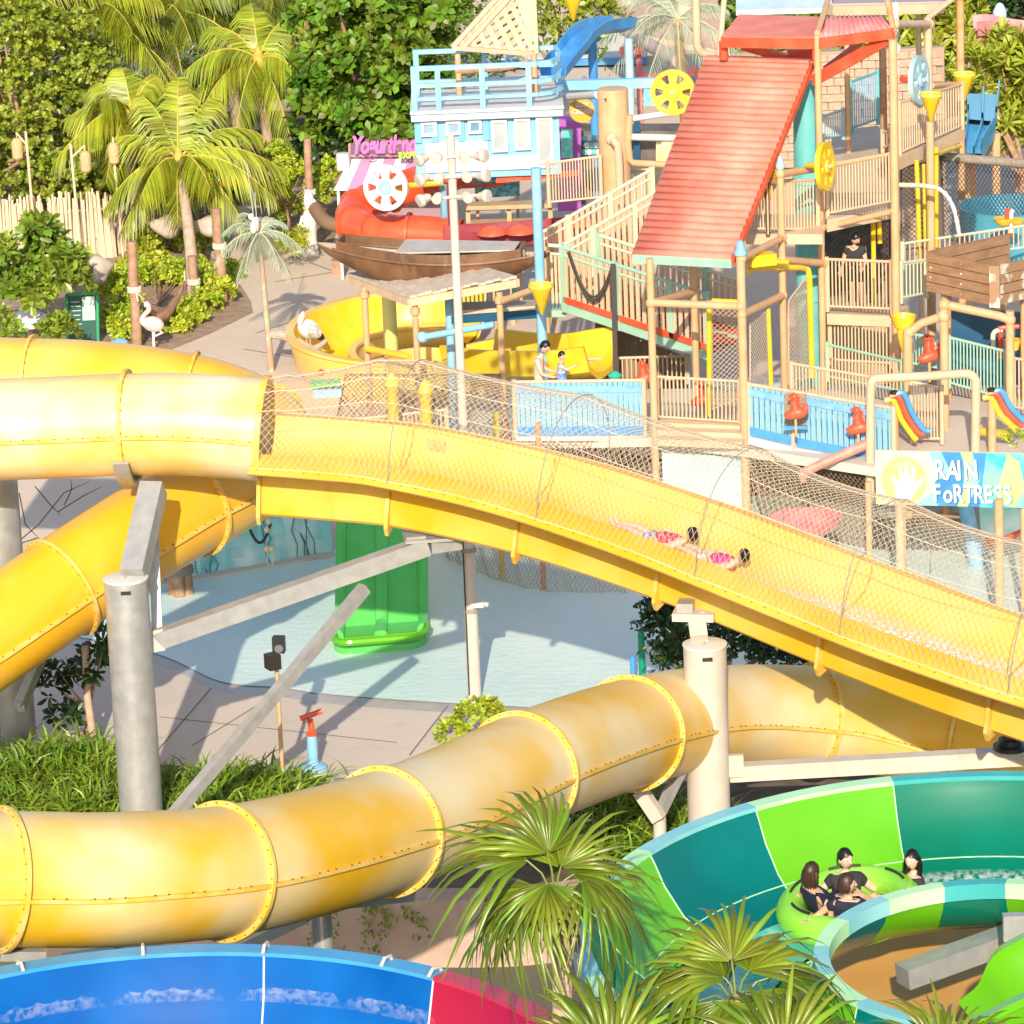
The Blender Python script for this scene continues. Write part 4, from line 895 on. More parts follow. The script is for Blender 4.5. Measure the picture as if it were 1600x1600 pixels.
def grass_clump(pts, n, h, m, spread=.25, wd=.03):
    P = np.array([tuple(pts[i]) for i in RNG.integers(0, len(pts), n)])+RNG.normal(size=(n, 3))*np.array([spread, spread, .0])
    d = RNG.normal(size=(n, 3))*np.array([.55, .55, .15])+np.array([0, 0, 1.0]); d /= np.linalg.norm(d, axis=1, keepdims=True); L = h*(.55+.6*RNG.random(n))
    s = np.cross(d, RNG.normal(size=(n, 3))); s /= np.linalg.norm(s, axis=1, keepdims=True); hz = d*np.array([1, 1, 0])
    prof = [(0, .7, 0), (.4, 1, .02), (.75, .7, .16), (1, .05, .42)]; rows = []
    for f, wf, dr in prof:
        c = P+d*(L*f)[:, None]+hz*(L*dr)[:, None]-np.array([0, 0, 1])*(L*dr*.6)[:, None]; rows += [c-s*wd*wf*.5, c+s*wd*wf*.5]
    vs = np.stack(rows, 1).reshape(-1, 3); b = np.arange(n)[:, None]*8
    fs = np.concatenate([b+np.array([[i*2, i*2+1, i*2+3, i*2+2]]) for i in range(3)], 0); return vs, fs
def frond(base, az, el, L, sag_, m, nl=34, leaf=.55, lw=.040, hang=.6, twist=0.):
    """one pinnate frond: returns leaflet verts/faces and rachis points"""
    h = V(math.cos(R(az)), math.sin(R(az)), 0); pts = []; n = 14
    for i in range(n+1):
        t = i/n; pts.append(base+h*(L*(t*math.cos(R(el))+.12*t*t*math.sin(R(max(el, 0)))))+V(0, 0, L*(t*math.sin(R(el))-sag_*t*t)))
    vs, fs = [], []; sdir = V(-h.y, h.x, 0)
    for i in range(nl):
        t = .10+.90*i/(nl-1); f = t*n; k = min(int(f), n-1); p = pts[k].lerp(pts[k+1], f-k); d = (pts[k+1]-pts[k]).normalized(); upn = sdir.cross(d)*-1
        ll = leaf*(.35+1.05*math.sin(math.pi*min(1, .12+t*.86))**.7)*random.uniform(.85, 1.1)
        for sg in (-1, 1):
            out = (sdir*sg*.62+d*.55+upn*.10*random.uniform(-.3, 1.4)+V(0, 0, -.25*hang)).normalized(); hd = hang*random.uniform(.7, 1.3); b = len(vs); wn = d
            c0, c1, c2 = p, p+out*ll*.48+V(0, 0, -hd*ll*.14), p+out*ll*.80+V(0, 0, -hd*ll*.55)
            wv = (d*.9+V(0, 0, .25)).normalized()*lw
            vs += [c0-wv*.5, c0+wv*.5, c1-wv*.6, c1+wv*.6, c2-wv*.08, c2+wv*.08]; fs += [(b, b+1, b+3, b+2), (b+2, b+3, b+5, b+4)]
    return vs, fs, pts
def coconut(label, foot, crown, fr_, m=None, group='coconut palms', trunk_r=.13, nl=46, leaf=.68, lean=.0, name='coconut_palm', bark=None, rach=None, nuts=True, hang=1.0, lw=.040):
    m = m or LF_PALM; t = thing(name, foot, label, 'palm', group); foot, crown = Vector(foot), Vector(crown); q = M(); n = 16
    pts = [foot.lerp(crown, i/n)+V(lean*math.sin(math.pi*i/n), 0, 0) for i in range(n+1)]
    q.tube(pts, [trunk_r*(1.25-.45*i/n+(.06 if i % 2 else 0)) for i in range(n+1)], 12); q.build('trunk', bark or PALMB, t)
    if nuts:
        q = M(); q.lathe(crown-V(0, 0, .45), [(trunk_r*.8, 0), (trunk_r*1.5, .2), (trunk_r*1.3, .5), (.03, .8)], 12); q.build('crown_shaft', mat('yellow_crown_shaft', (.55, .38, .05), .7, (.42, .27, .06), 8), t)
    g_ = org(t)
    for az, el, L, sg in fr_:
        vs, fs, pp = frond(crown, az, el, L, sg, m, nl, leaf, lw, hang=hang); o = add_obj('frond', np_mesh('frond', np.array([tuple(v-g_) for v in vs]), np.array(fs), m), t); ORG[o.name] = g_
        q = M(); q.tube(pp, [.035-.028*i/14 for i in range(15)], 5); q.build('rachis', rach or RACH, o)
    return t
def crown_fr(n, L, seed, lo=-10, hi=75, sag_=.55):
    random.seed(seed); out = []
    for i in range(n):
        out.append((i*137.5+random.uniform(-12, 12), lo+(hi-lo)*((i+.5)/n)**.9, L*random.uniform(.85, 1.1), sag_*random.uniform(.75, 1.25)))
    return out
# ---------------------------------------------------------------- plants by the pool
random.seed(31)
def tufts(label, pix, n, h, m=LF_GRASS, z=.0, sp=.3, wd=.035):
    pts = [gp(a, b, z) for a, b in pix]; t = thing('lily_grass', pts[0], label, 'grass plant', 'lily grass in the planter')
    vs, fs = grass_clump(pts, n, h, m, sp, wd); tag(add_obj('blades', np_mesh('blades', vs-np.array(tuple(pts[0])), fs, m), t), kind='stuff')
tufts('broad lily grass clump left of the grey column', [(20, 1235), (60, 1245), (110, 1240), (150, 1250), (40, 1290), (120, 1290), (160, 1290), (0, 1300), (-40, 1250), (80, 1215), (140, 1215)], 2800, .95, wd=.045)
tufts('lily grass clump between the grey column and the brace', [(270, 1260), (300, 1255), (290, 1290), (330, 1275), (340, 1290)], 1100, .85, wd=.045)
tufts('lily grass clump between the brace and the speaker pole', [(370, 1250), (400, 1255), (425, 1250), (390, 1285), (430, 1290), (350, 1290)], 1200, .78, wd=.045)
tufts('small lily grass tuft beside the speaker pole', [(463, 1240), (470, 1262)], 260, .5)
tufts('dark lily grass under the tube left of the cream column', [(900, 1290), (940, 1280), (980, 1290), (960, 1320), (900, 1340), (1040, 1310), (1060, 1300)], 2200, .8)
leafy('lime_shrub', 'small lime green shrub peeping over the lower tube', 'shrub', gp(740, 1150, 0), [(gp(745, 1150, .0)+V(0, 0, .35), .34, .3, .30), (gp(705, 1158, 0)+V(0, 0, .18), .28, .25, .2), (gp(770, 1150, 0)+V(0, 0, .42), .2, .2, .2)], 900, .10, .55, LF_LIME, trunk=False)
b = gp(1120, 1110, 0)
leafy('laurel_tree', 'dark leafy laurel tree below the chute beside the cream column', 'tree', b, [(at(1040, 985, b.y), .4, .4, .45), (at(1035, 950, b.y), .28, .3, .25), (at(1150, 1000, b.y), .55, .5, .4), (at(1220, 1015, b.y), .5, .5, .35), (at(1060, 1030, b.y), .35, .4, .35), (at(1270, 1035, b.y), .4, .4, .3)], 2600, .17, .42, LF_BLK, per=6, rosette=False)
b = gp(128, 1165, 0)
leafy('frangipani_tree', 'young dark leaved tree left of the grey column', 'tree', b, [(at(95, 1060, b.y), .28, .3, .2), (at(150, 1040, b.y), .3, .3, .3), (at(105, 1120, b.y), .3, .3, .2), (at(165, 1005, b.y), .22, .25, .25), (at(80, 1075, b.y), .25, .2, .2)], 420, .21, .42, LF_BLK, per=6, rosette=True, trunk_r=.05)
b = gp(148, 1172, 0); tag(M().tube([b, at(136, 1085, b.y), at(133, 1010, b.y)], [.07, .065, .06], 10).build('tree_stake', PALMB), 'pale wooden stake beside the young tree', 'stake')
# bare climbing stems left of the falling tube
bs = M(); random.seed(4); b0 = at(60, 840, 65)
for pts in (((0, 870), (60, 820), (100, 770), (140, 752)), ((55, 760), (80, 790), (95, 805)), ((30, 770), (40, 820), (70, 850)), ((100, 790), (112, 765), (111, 750)), ((60, 840), (30, 850), (20, 900)), ((90, 800), (130, 775), (160, 760))):
    bs.tube(ats(*[(a, c, 66.5) for a, c in pts]), [.010]*(len(pts)-1)+[.004], 5)
tag(bs.build('bare_twigs', mat('grey_twig', (.13, .1, .09), .8)), 'bare grey twigs of a climber below the upper tube', 'twigs')
# hanging creeper on the retaining wall
random.seed(6); vs_, fs_ = [], []
cr_t = thing('wall_creeper', gp(600, 1406, 0), 'thin green creeper trailing down the retaining wall', 'plant'); P = []
for x in (490, 500, 520, 575, 580, 600, 604, 630, 636, 650, 655, 610):
    y0 = 1404; p0 = gp(x, y0, .05)+V(0, -.22, 0); Ln = random.uniform(.2, .9)
    for i in range(int(Ln*40)): P.append(p0+V(random.gauss(0, .06), -.03+random.gauss(0, .02), -Ln*random.random()))
P = np.array([tuple(p) for p in P]); dd = RNG.normal(size=P.shape)+np.array([0, -.8, -.6])
vs_, fs_ = leaf_cloud(P, dd, RNG.normal(size=P.shape)+np.array([0, -1, .6]), np.full(len(P), .07), np.full(len(P), .05)); tag(add_obj('leaves', np_mesh('leaves', vs_-np.array(tuple(org(cr_t))), fs_, LF_SHRUB), cr_t), kind='stuff')
# ---------------------------------------------------------------- play fortress
def pole_to_ground(name, parent, top, r, m, z0=0.0, n=12, collar=True):
    q = M(); prof = [(r, 0), (r, top.z-z0)]
    q.lathe(V(top.x, top.y, z0), prof, n); o = q.build(name, m, parent)
    return o
def joint(q, p, r): q.blob(p, r, r, r, 10, 8)
fort = thing('play_fortress', gp(1160, 850, 0), 'frame of tan posts, pipes and decks of the water play fortress', 'play structure')
# posts: picture top, depth, radius
for x, y, Y, r, m in ((1015, 404, 76.6, .072, TAN), (1157, 398, 76.0, .085, TAN), (1083, 410, 79.0, .07, TAN), (1219, 262, 78.5, .072, TAN), (1277, 55, 80.0, .068, TAN), (1395, 62, 79.0, .085, TAN),
        (1323, 68, 86.0, .06, TAN), (1379, 66, 84.0, .075, LOG), (1450, 28, 85.0, .085, TANL), (1453, 190, 82.0, .085, TAN), (1500, 0, 89.0, .085, mat('rusty_orange_post', (.62, .27, .10), .6, (.72, .42, .24), 4)),
        (1569, 450, 84.0, .06, TAN), (648, 474, 80.6, .07, TAN), (780, 456, 80.0, .07, TAN), (1418, 520, 76.8, .095, TAN), (1475, 492, 76.6, .085, TAN), (1578, 486, 76.6, .085, TAN), (1435, 20, 90, .06, TANL)):
    if x in (648, 780): continue
    pole_to_ground('post', fort, at(x, y, Y), r, m)
q = M(); c = at(1157, 398, 76.0); q.lathe(c, [(.12, 0), (.12, .05), (.07, .2), (.06, .26), (.02, .28)], 14); q.build('post_cap', SKYB, fort)
q = M(); c = at(1219, 262, 78.5); q.lathe(c, [(.09, 0), (.09, .04), (.03, .22)], 12); q.build('post_cap', SKYB, fort)
# pipes (path in picture, depths)
for pts, r, m in (
        (((1017, 473, 76.6), (1157, 479, 76.0)), .075, TAN), (((1017, 474, 76.6), (1083, 456, 79.0)), .075, TAN), (((1159, 492, 76.0), (1223, 462, 78.5)), .075, TAN), (((1159, 404, 76.0), (1222, 372, 78.5)), .07, TAN),
        (((1222, 406, 78.5), (1287, 411, 80.0)), .075, TAN), (((1219, 272, 78.5), (1285, 262, 80.0)), .075, TAN), (((1287, 262, 80), (1398, 240, 79)), .03, TAN),
        (((1420, 520, 76.8), (1440, 505, 76.8), (1473, 494, 76.6)), .085, TAN), (((1476, 476, 76.6), (1562, 494, 76.6), (1578, 500, 76.6)), .085, TAN), (((1475, 496, 76.6), (1475, 476, 76.6)), .085, TAN),
        (((1398, 38, 83), (1452, 38, 85)), .085, TANL), (((1286, 356, 80), (1396, 330, 79)), .06, TAN)):
    q = M(); P = ats(*pts); q.tube(P, r, 12); joint(q, P[0], r*1.35); joint(q, P[-1], r*1.35); q.build('pipe', m, fort)
# free arch pipes
q = M(); P = ats((1359, 745, 74.5), (1360, 640, 74.5), (1361, 603, 74.5), (1364, 595, 74.5), (1372, 591, 74.5), (1440, 588, 74.4), (1505, 584, 74.3), (1517, 586, 74.3), (1524, 594, 74.3), (1525, 610, 74.3), (1524, 720, 74.3)); P[0].z = 1.0
q.tube(spline(P, 4), .085, 12); tag(q.build('arch_pipe', TANL, None), 'cream arch of bent pipe standing right of the blue picket fence', 'pipe arch')
q = M(); P = ats((1087, -20, 84), (1089, 60, 84), (1092, 76, 84), (1100, 84, 83.8), (1120, 87, 83.5)); q.tube(spline(P, 5), .085, 12); q.build('pipe', TANL, fort)
for xa, xb in ((1123, 1133),):
    q = M(); P = ats((1133, -20, 83), (1124, 90, 82.6)); q.tube(P, .06, 10); q.build('pipe', TANL, fort)
for a, b in (((1300, -20, 83), (1277, 52, 80.2)), ((1383, -20, 80.5), (1397, 52, 79.3))):
    q = M(); q.tube(ats(a, b), .06, 10); q.build('pipe', TAN if a[0] < 1350 else MATS['rusty_orange_post'], fort)
# yellow pipe frames
for pts in (((1205, 610, 77.6), (1200, 482, 77.6)), ((1108, 650, 77.2), (1108, 470, 77.2)), ((1112, 470, 77.3), (1155, 472, 77.3)), ((1170, 424, 77.6), (1180, 419, 77.8), (1240, 418, 78.6), (1258, 420, 79), (1264, 428, 79), (1266, 480, 79), (1269, 590, 79)), ((1164, 404, 77.4), (1230, 410, 78)),
        ((1432, 250, 82.6), (1434, 300, 82.5), (1437, 408, 82.3)), ((1444, 256, 82.8), (1447, 395, 82.6)), ((1463, 392, 83), (1463, 245, 83), (1466, 240, 83), (1500, 228, 85)), ((1364, 330, 81), (1366, 470, 81)), ((1373, 335, 81), (1375, 380, 81))):
    q = M(); q.tube(spline(ats(*pts), 3), .05 if len(pts) < 6 else .06, 10); q.build('yellow_pipe', YPAINT, fort)
q = M(); q.box(at(1190, 405, 77.0), .5, .3, .22, .3); q.build('yellow_box', YPAINT, fort, smooth=False)
# teal core column
tc = at(1258, 128, 81.5); q = M(); q.lathe(V(tc.x, tc.y, 0), [(.26, 0), (.26, 3.2), (.30, 3.22), (.30, 3.4), (.26, 3.42), (.26, 5.6), (.29, 5.62), (.29, 5.75), (.26, 5.78), (.25, tc.z)], 24)
tag(q.build('core_column', TEAL, None), 'thick teal column at the core of the fortress beside the red ramp roof', 'column')
# decks: polygon in picture + depth, thickness
def deck(parent, pts, th, m=TANL, edge=TAN, nm='deck'):
    P = ats(*pts); z = sum(p.z for p in P)/len(P); P = [V(p.x, p.y, z) for p in P]; q = M(); q.prism([p-V(0, 0, th) for p in P], V(0, 0, th)); return q.build(nm, m, parent, smooth=False), z
def deckz(parent, pts, z, th, m=TANL, nm='deck'):
    P = [gp(a, b, z) for a, b in pts]; q = M(); q.prism([p-V(0, 0, th) for p in P], V(0, 0, th)); return q.build(nm, m, parent, smooth=False)
Z1 = at(910, 684, 77).z; Z2 = at(1340, 488, 80).z; Z3 = at(1340, 335, 80).z; Z3b = at(1240, 364, 79).z; Z4 = at(1450, 225, 84).z
deckz(fort, [(800, 688), (1015, 684), (1165, 700), (1400, 735), (1720, 760), (1720, 600), (800, 610)], Z1, .18, CONC)
deckz(fort, [(1292, 490), (1396, 494), (1420, 478), (1300, 470)], Z2, .22, TANL)
deckz(fort, [(1292, 344), (1398, 322), (1398, 240), (1372, 196), (1300, 205)], Z3, .24, TANL)
deckz(fort, [(1165, 366), (1285, 366), (1285, 335), (1165, 335)], Z3b, .2, TANL)
deckz(fort, [(1404, 248), (1506, 202), (1506, 180), (1404, 200)], Z4, .24, TANL)
# railings -----------------------------------------------------------------
PM = {}
def railing(label, a, b, n, mr=TANL, mp=PICK, rr=.03, pr=.017, posts=(0, 1), mid=False, low=.06, group='fortress railings', name='railing', flatp=False, pw=.07, post_m=None):
    """a, b: (x, ytop, ybottom, depth); pickets are pieces of their own"""
    A0, B0 = at(a[0], a[2], a[3]), at(b[0], b[2], b[3]); ha = at(a[0], a[1], a[3]).z-A0.z; hb = at(b[0], b[1], b[3]).z-B0.z
    t = thing(name, A0, label, 'railing', group); d = (B0-A0); yaw = math.atan2(d.y, d.x)
    q = M(); q.tube([A0+V(0, 0, ha), B0+V(0, 0, hb)], rr, 8); q.build('top_rail', mr, t)
    q = M(); q.tube([A0+V(0, 0, low), B0+V(0, 0, low)], rr*.8, 8); q.build('bottom_rail', mr, t)
    if mid:
        q = M(); q.tube([A0+V(0, 0, ha-.16), B0+V(0, 0, hb-.16)], rr*.7, 8); q.build('mid_rail', mr, t)
    for f in posts:
        p = A0.lerp(B0, f); inst('rail_post', unit_cyl(post_m or mr, 10), t, p-V(0, 0, .05), None, (rr*1.5, rr*1.5, ha+(hb-ha)*f+.1))
    for i in range(n):
        f = (i+.5)/n; p = A0.lerp(B0, f); h = (ha+(hb-ha)*f)-low
        if flatp: inst('picket', unit_box(mp), t, p+V(0, 0, low), (0, 0, yaw), (pw, .02, h-.03))
        else: inst('picket', unit_cyl(mp, 6), t, p+V(0, 0, low), None, (pr, pr, h))
    return t
railing('cream railing of the upper deck above the man in black', (1293, 258, 338, 80.0), (1397, 239, 318, 79.0), 22)
railing('cream railing of the small deck left of the teal column', (1200, 283, 362, 78.8), (1279, 281, 363, 79.6), 16)
railing('cream railing hidden behind the red ramp roof foot', (1167, 285, 362, 79), (1200, 283, 362, 78.8), 7)
railing('cream railing in front of the man in black', (1293, 405, 483, 80.0), (1394, 409, 487, 79.3), 18)
railing('cream railing of the high deck under the pale blue wheel', (1406, 160, 243, 83), (1452, 148, 222, 84), 13)
railing('cream railing between the two yellow cone buckets', (1456, 146, 221, 84), (1504, 131, 200, 85.5), 12)
railing('white inner railing behind the upper deck', (1286, 182, 222, 85), (1318, 172, 214, 86), 9, mp=ICE, mr=ICE)
railing('teal panelled railing at the back of the upper deck', (1330, 128, 205, 87), (1372, 112, 190, 88), 12, mr=TEAL, mp=SKYB)
railing('small cream gate railing beside the tall front post', (1379, 206, 234, 81.5), (1398, 206, 232, 81), 4)
railing('cream railing under the man deck', (1297, 504, 566, 80.2), (1394, 509, 572, 79.6), 18)
railing('sloping mint railing of the ramp under the man deck', (1293, 538, 592, 79.0), (1410, 565, 616, 77.5), 22, mr=MINT, mp=PICK)
railing('mint railing beside the red animal figure', (1424, 522, 572, 78.5), (1470, 528, 580, 78.2), 9, mr=MINT, mp=MINT)
railing('mint railing in front of the dark blue wall', (1483, 527, 602, 78.2), (1572, 549, 628, 77.6), 17, mr=MINT, mp=MINT)
railing('cream railing on the deck right of the yellow posts', (1237, 568, 620, 77.2), (1362, 589, 640, 76.4), 24)
railing('cream railing right of the striped ornament', (1424, 597, 690, 75.6), (1472, 606, 690, 75.4), 10)
railing('long pale mint railing sloping up above the wooden tank', (1410, 381, 418, 81.5), (1640, 347, 385, 84), 30, mr=PMINT, mp=PICK)
railing('second pale mint railing left of the wooden tank', (1408, 411, 470, 80.4), (1448, 406, 462, 81), 7, mr=PMINT, mp=PMINT)
railing('cream railing behind the boy on the lower deck', (893, 562, 602, 82), (1075, 556, 596, 82), 26)
railing('cream railing between the front tan posts', (1020, 588, 655, 77.0), (1157, 596, 664, 76.4), 22)
railing('tan railing left of the big beige column', (858, 255, 320, 90), (940, 244, 312, 90), 18)
railing('white railing right of the big beige column', (985, 268, 318, 91), (1020, 264, 314, 91), 7, mp=WHITE)
railing('thin cream railing on the lower deck left end', (560, 655, 700, 79), (700, 640, 690, 79), 22)
railing('cream railing at the right edge below the mint one', (1583, 560, 640, 77), (1640, 566, 650, 76.5), 9)
railing('pale blue railing under the canopy seat', (712, 437, 480, 83), (805, 430, 474, 83), 14, mr=TEAL, mp=ICE)
# blue picket fences on the lower deck
BLF = mat('blue_picket_paint', (.18, .44, .68), .45, (.28, .54, .74), 3, dirt=(.10, .26, .5), dscale=7)
def picket_fence(label, a, b, n, cut=None):
    t = railing(label, a, b, n, mr=TANL, mp=BLF, flatp=True, pw=.085, group='blue picket fences', name='picket_fence', rr=.035, low=.02)
    A0, B0 = at(a[0], a[2], a[3]), at(b[0], b[2], b[3]); h = at(a[0], a[1], a[3]).z-A0.z
    q = M(); q.beam(A0+V(0, -.03, .09), B0+V(0, -.03, .09), .025, .16); q.build('kick_board', BLUE, t, smooth=False)
    q = M(); q.beam(A0+V(0, -.03, h-.14), B0+V(0, -.03, h-.14), .02, .13); q.build('top_board', mat('mid_blue_paint', (.16, .38, .68), .45, (.28, .5, .76), 4), t, smooth=False)
    q = M(); q.beam(A0+V(0, -.05, -.08), B0+V(0, -.05, -.08), .1, .14); q.build('base_band', WHITE, t, smooth=False)
    return t
picket_fence('blue picket fence on the lower deck left of the tan posts', (806, 597, 680, 77.0), (1008, 594, 679, 77.0), 25)
picket_fence('blue picket fence on the lower deck right of the tan posts', (1170, 600, 680, 76.0), (1240, 612, 696, 75.6), 8)
picket_fence('blue picket fence with red figures left of the cream arch', (1242, 612, 697, 75.6), (1397, 638, 726, 74.6), 18)
# windows cut in the blue fence: framed boxes with net
for x, y in ((1243, 640), (1340, 662)):
    t = thing('fence_window', at(x, y, 75), 'netted square window in the blue fence behind the red figure at x%s' % ('' if 0 else (' left' if x < 1300 else ' right')), 'window')
    t['label'] = 'netted window in the blue fence behind the '+('left' if x < 1300 else 'right')+' red figure'
    q = M(); q.box(at(x, y+28, 75.2), .46, .05, .06, -.12); q.build('sill', BLUE, t, smooth=False)
    q = M(); q.box(at(x, y, 75.45), .42, .03, .6, -.12); q.build('backing', mat('brown_mesh', (.35, .25, .16), .8, (.2, .14, .1), 30), t, smooth=False)
# red animal figures
def red_figure(label, c, s_=1.0, rz=0.):
    t = thing('seahorse_figure', c, label, 'water toy', 'red animal spray figures'); R3 = Matrix.Rotation(rz, 3, 'Z')
    def L(x, y, z): return c+R3 @ V(x*s_, y*s_, z*s_)
    q = M(); q.tube(spline([L(-.22, 0, -.02), L(-.12, 0, -.04), L(.02, 0, 0), L(.14, 0, .02), L(.20, 0, .10), L(.16, 0, .2)], 4), [.02, .04, .06, .08, .09, .10, .11, .11, .12, .12, .12, .11, .10, .09, .07, .06, .05, .045, .04, .04, .03][:21], 10); q.build('body', RED, t)
    q = M(); q.tube(spline([L(0, 0, .05), L(-.02, 0, .18), L(.0, 0, .28), L(-.06, 0, .33), L(-.14, 0, .31)], 4), [.10, .10, .09, .085, .08, .075, .07, .07, .07, .07, .075, .07, .065, .05, .04, .03, .02], 10); q.build('neck_and_head', RED, t)
    q = M(); q.blob(L(-.06, -.06, .35), .018*s_, .018*s_, .018*s_, 6, 5); q.build('eye', BLACK, t)
    q = M(); q.prism([L(.02, .01, .3), L(.10, .01, .30), L(.08, .01, .2), L(.12, .01, .15), L(.03, .01, .1)], R3 @ V(0, -.03, 0)); q.build('crest', RED, t, smooth=False)
    q = M(); q.tube([L(0, 0, -.04), L(0, 0, -.45)], .025*s_, 8); q.build('stem', TAN, t)
red_figure('red animal spray figure in the left window of the blue fence', at(1243, 645, 74.9), 1.0)
red_figure('red animal spray figure in the right window of the blue fence', at(1341, 668, 74.6), 1.05)
red_figure('red animal spray figure behind the cream railing between tan posts', at(1097, 624, 77.4), 1.0)
red_figure('red animal spray figure above the mint railing on the right', at(1452, 556, 77.8), 1.15, .3)
red_figure('red animal spray figure behind the railing left of the first front post', at(1006, 590, 80.0), .9)
# cone tipping buckets
def cone(label, x, yt, yb, Y, arm=None):
    p0, p1 = at(x, yb, Y), at(x, yt, Y); h = p1.z-p0.z; p1 = V(p0.x, p0.y, p1.z); t = thing('cone_bucket', p0, label, 'bucket', 'yellow cone tipping buckets'); r = h*.40
    q = M(); q.lathe(p0, [(.015, 0), (r*.12, .01), (r*.80, h*.80), (r, h*.94), (r*1.03, h), (r*.95, h), (r*.9, h*.93), (r*.15, h*.15)], 22); q.build('cone', YPAINT, t)
    q = M(); q.lathe(p0+V(0, 0, h-.02), [(r*1.06, 0), (r*1.06, .045)], 22, cap=False); q.build('rim', mat('pale_yellow_rim', (.82, .6, .12), .4), t)
    if arm:
        q = M(); q.tube(ats(*arm), .07, 10); q.build('arm', TAN, t)
    return t
cone('yellow cone bucket on an arm beside the lower boy', 847, 446, 492, 79.2, ((785, 470, 80), (835, 452, 79.2)))
cone('yellow cone bucket at the top of the post right of the wheel', 1455, 148, 190, 82, None)
cone('yellow cone bucket beside the blue open slide', 1507, 116, 158, 86.5, ((1455, 134, 85), (1500, 132, 86.5)))
cone('yellow cone bucket half hidden by the ramp roof', 1200, 262, 318, 79.2, ((1219, 285, 78.5), (1204, 284, 79.0)))
cone('faded yellow cone bucket against the trees at the top', 896, -4, 33, 108, None)
# spoked wheels
def wheel(label, x, y, rpx, Y, face, m, hubm, holes=6, axle=None, axm=YPAINT, group='spoked water wheels'):
    c = at(x, y, Y); r = rpx*Y*1.03/FPX; t = thing('spoked_wheel', c, label, 'wheel', group); ax = Vector(face).normalized(); sd, u_, _ = basis(ax)
    def pt(rr, a, z): return c+(sd*math.cos(a)+u_*math.sin(a))*rr+ax*z
    th = .05
    def ring(r0, r1, nm, mm, z=th, n=36):
        q = M(); vs = [pt(rr, 2*math.pi*j/n, zz) for rr, zz in ((r0, -z), (r1, -z), (r1, z), (r0, z)) for j in range(n)]
        q.add(vs, [(i*n+j, i*n+(j+1) % n, ((i+1) % 4)*n+(j+1) % n, ((i+1) % 4)*n+j) for i in range(4) for j in range(n)]); return q.build(nm, mm, t)
    ring(r*.80, r, 'rim', m); ring(.02, r*.42, 'hub_plate', m, th*.9)
    for k in range(holes):
        a0 = 2*math.pi*(k+.5)/holes; w0, w1 = .30*6/holes, .16*6/holes; q = M()
        q.prism([pt(r*.38, a0-w0*1.25, -th*.9), pt(r*.84, a0-w0*.95, -th*.9), pt(r*.84, a0+w0*.95, -th*.9), pt(r*.38, a0+w0*1.25, -th*.9)], ax*th*1.8); q.build('spoke', m, t, smooth=False)
    q = M(); q.lathe(c+ax*th, [(r*.30, 0), (r*.27, .04), (.01, .05)], 20, axis=ax); q.build('hub', hubm, t)
    q = M(); q.lathe(c+ax*(th+.05), [(r*.09, 0), (r*.07, .03), (.005, .035)], 12, axis=ax); q.build('hub_cap', WHITE if hubm is not YPAINT else mat('peach_cap', (.75, .5, .35), .5), t)
    if axle:
        q = M(); q.tube([c]+ats(*axle), r*.13, 10); q.build('axle', axm, t)
    return t
wheel('round yellow spoked wheel left of the red ramp roof', 1052, 144, 35, 83.5, (-.25, -1, .12), YPAINT, YPAINT, 6, ((1105, 136, 84.2),))
wheel('yellow spoked wheel seen edge on beside the upper railing', 1289, 260, 38, 78.6, (.93, -.40, .05), YPAINT, YPAINT, 6, ((1262, 258, 79.2),))
wheel('pale blue spoked wheel turned edge on near the cone buckets', 1436, 125, 38, 83.6, (.90, -.45, .05), ICE, SKYB, 6, ((1408, 124, 83.4),), RED)
wheel('white spoked wheel with pale blue hub in front of the red tube', 603, 293, 36, 91, (-.35, -1, .10), WHITE, SKYB, 6, ((690, 286, 92),))
# ---------------------------------------------------------------- corrugated ramp roof
A, B = at(988, 397, 77.4), at(1142, 405, 76.4); D = at(1102, 91, 81.6); C = B+(D-A); C = C.lerp(at(1277, 97, 80.8), .6)
rr_ = thing('ramp_roof', V(A.x, A.y, A.z), 'long red corrugated roof sloping down towards the front posts', 'roof'); NR = 29
nrm = (B-A).cross(D-A).normalized(); 
if nrm.z < 0: nrm = -nrm
q = M(); n = NR*12; top = []; bot = []
for i in range(n+1):
    f = i/n; ph = f*NR*2*math.pi; h = .075*abs(math.sin(ph/2))**.5-.04
    top.append((A.lerp(D, f)+nrm*h, B.lerp(C, f)+nrm*h))
vs = [p for ab in top for p in ab]+[p-nrm*.03 for ab in top for p in ab]; k = 2*(n+1)
q.add(vs, [(2*i, 2*i+1, 2*i+3, 2*i+2) for i in range(n)]+[(k+2*i, k+2*i+2, k+2*i+3, k+2*i+1) for i in range(n)]+[(2*i, 2*i+2, k+2*i+2, k+2*i) for i in range(n)]+[(2*i+1, k+2*i+1, k+2*i+3, 2*i+3) for i in range(n)])
q.build('corrugated_sheet', REDR, rr_, angle=None)
q = M(); q.beam(A-nrm*.05+V(0, 0, -.05), B-nrm*.05+V(0, 0, -.05), .06, .17); q.build('eave_board', MINT, rr_, smooth=False)
for e in (A, B):
    f_ = D if e is A else C; q = M(); q.beam(e-nrm*.1, f_-nrm*.1, .08, .12); q.build('side_rafter', RED, rr_, smooth=False)
q = M(); q.beam(D+nrm*.02, C+nrm*.02, .25, .06); q.build('ridge_cap', REDR, rr_, smooth=False)
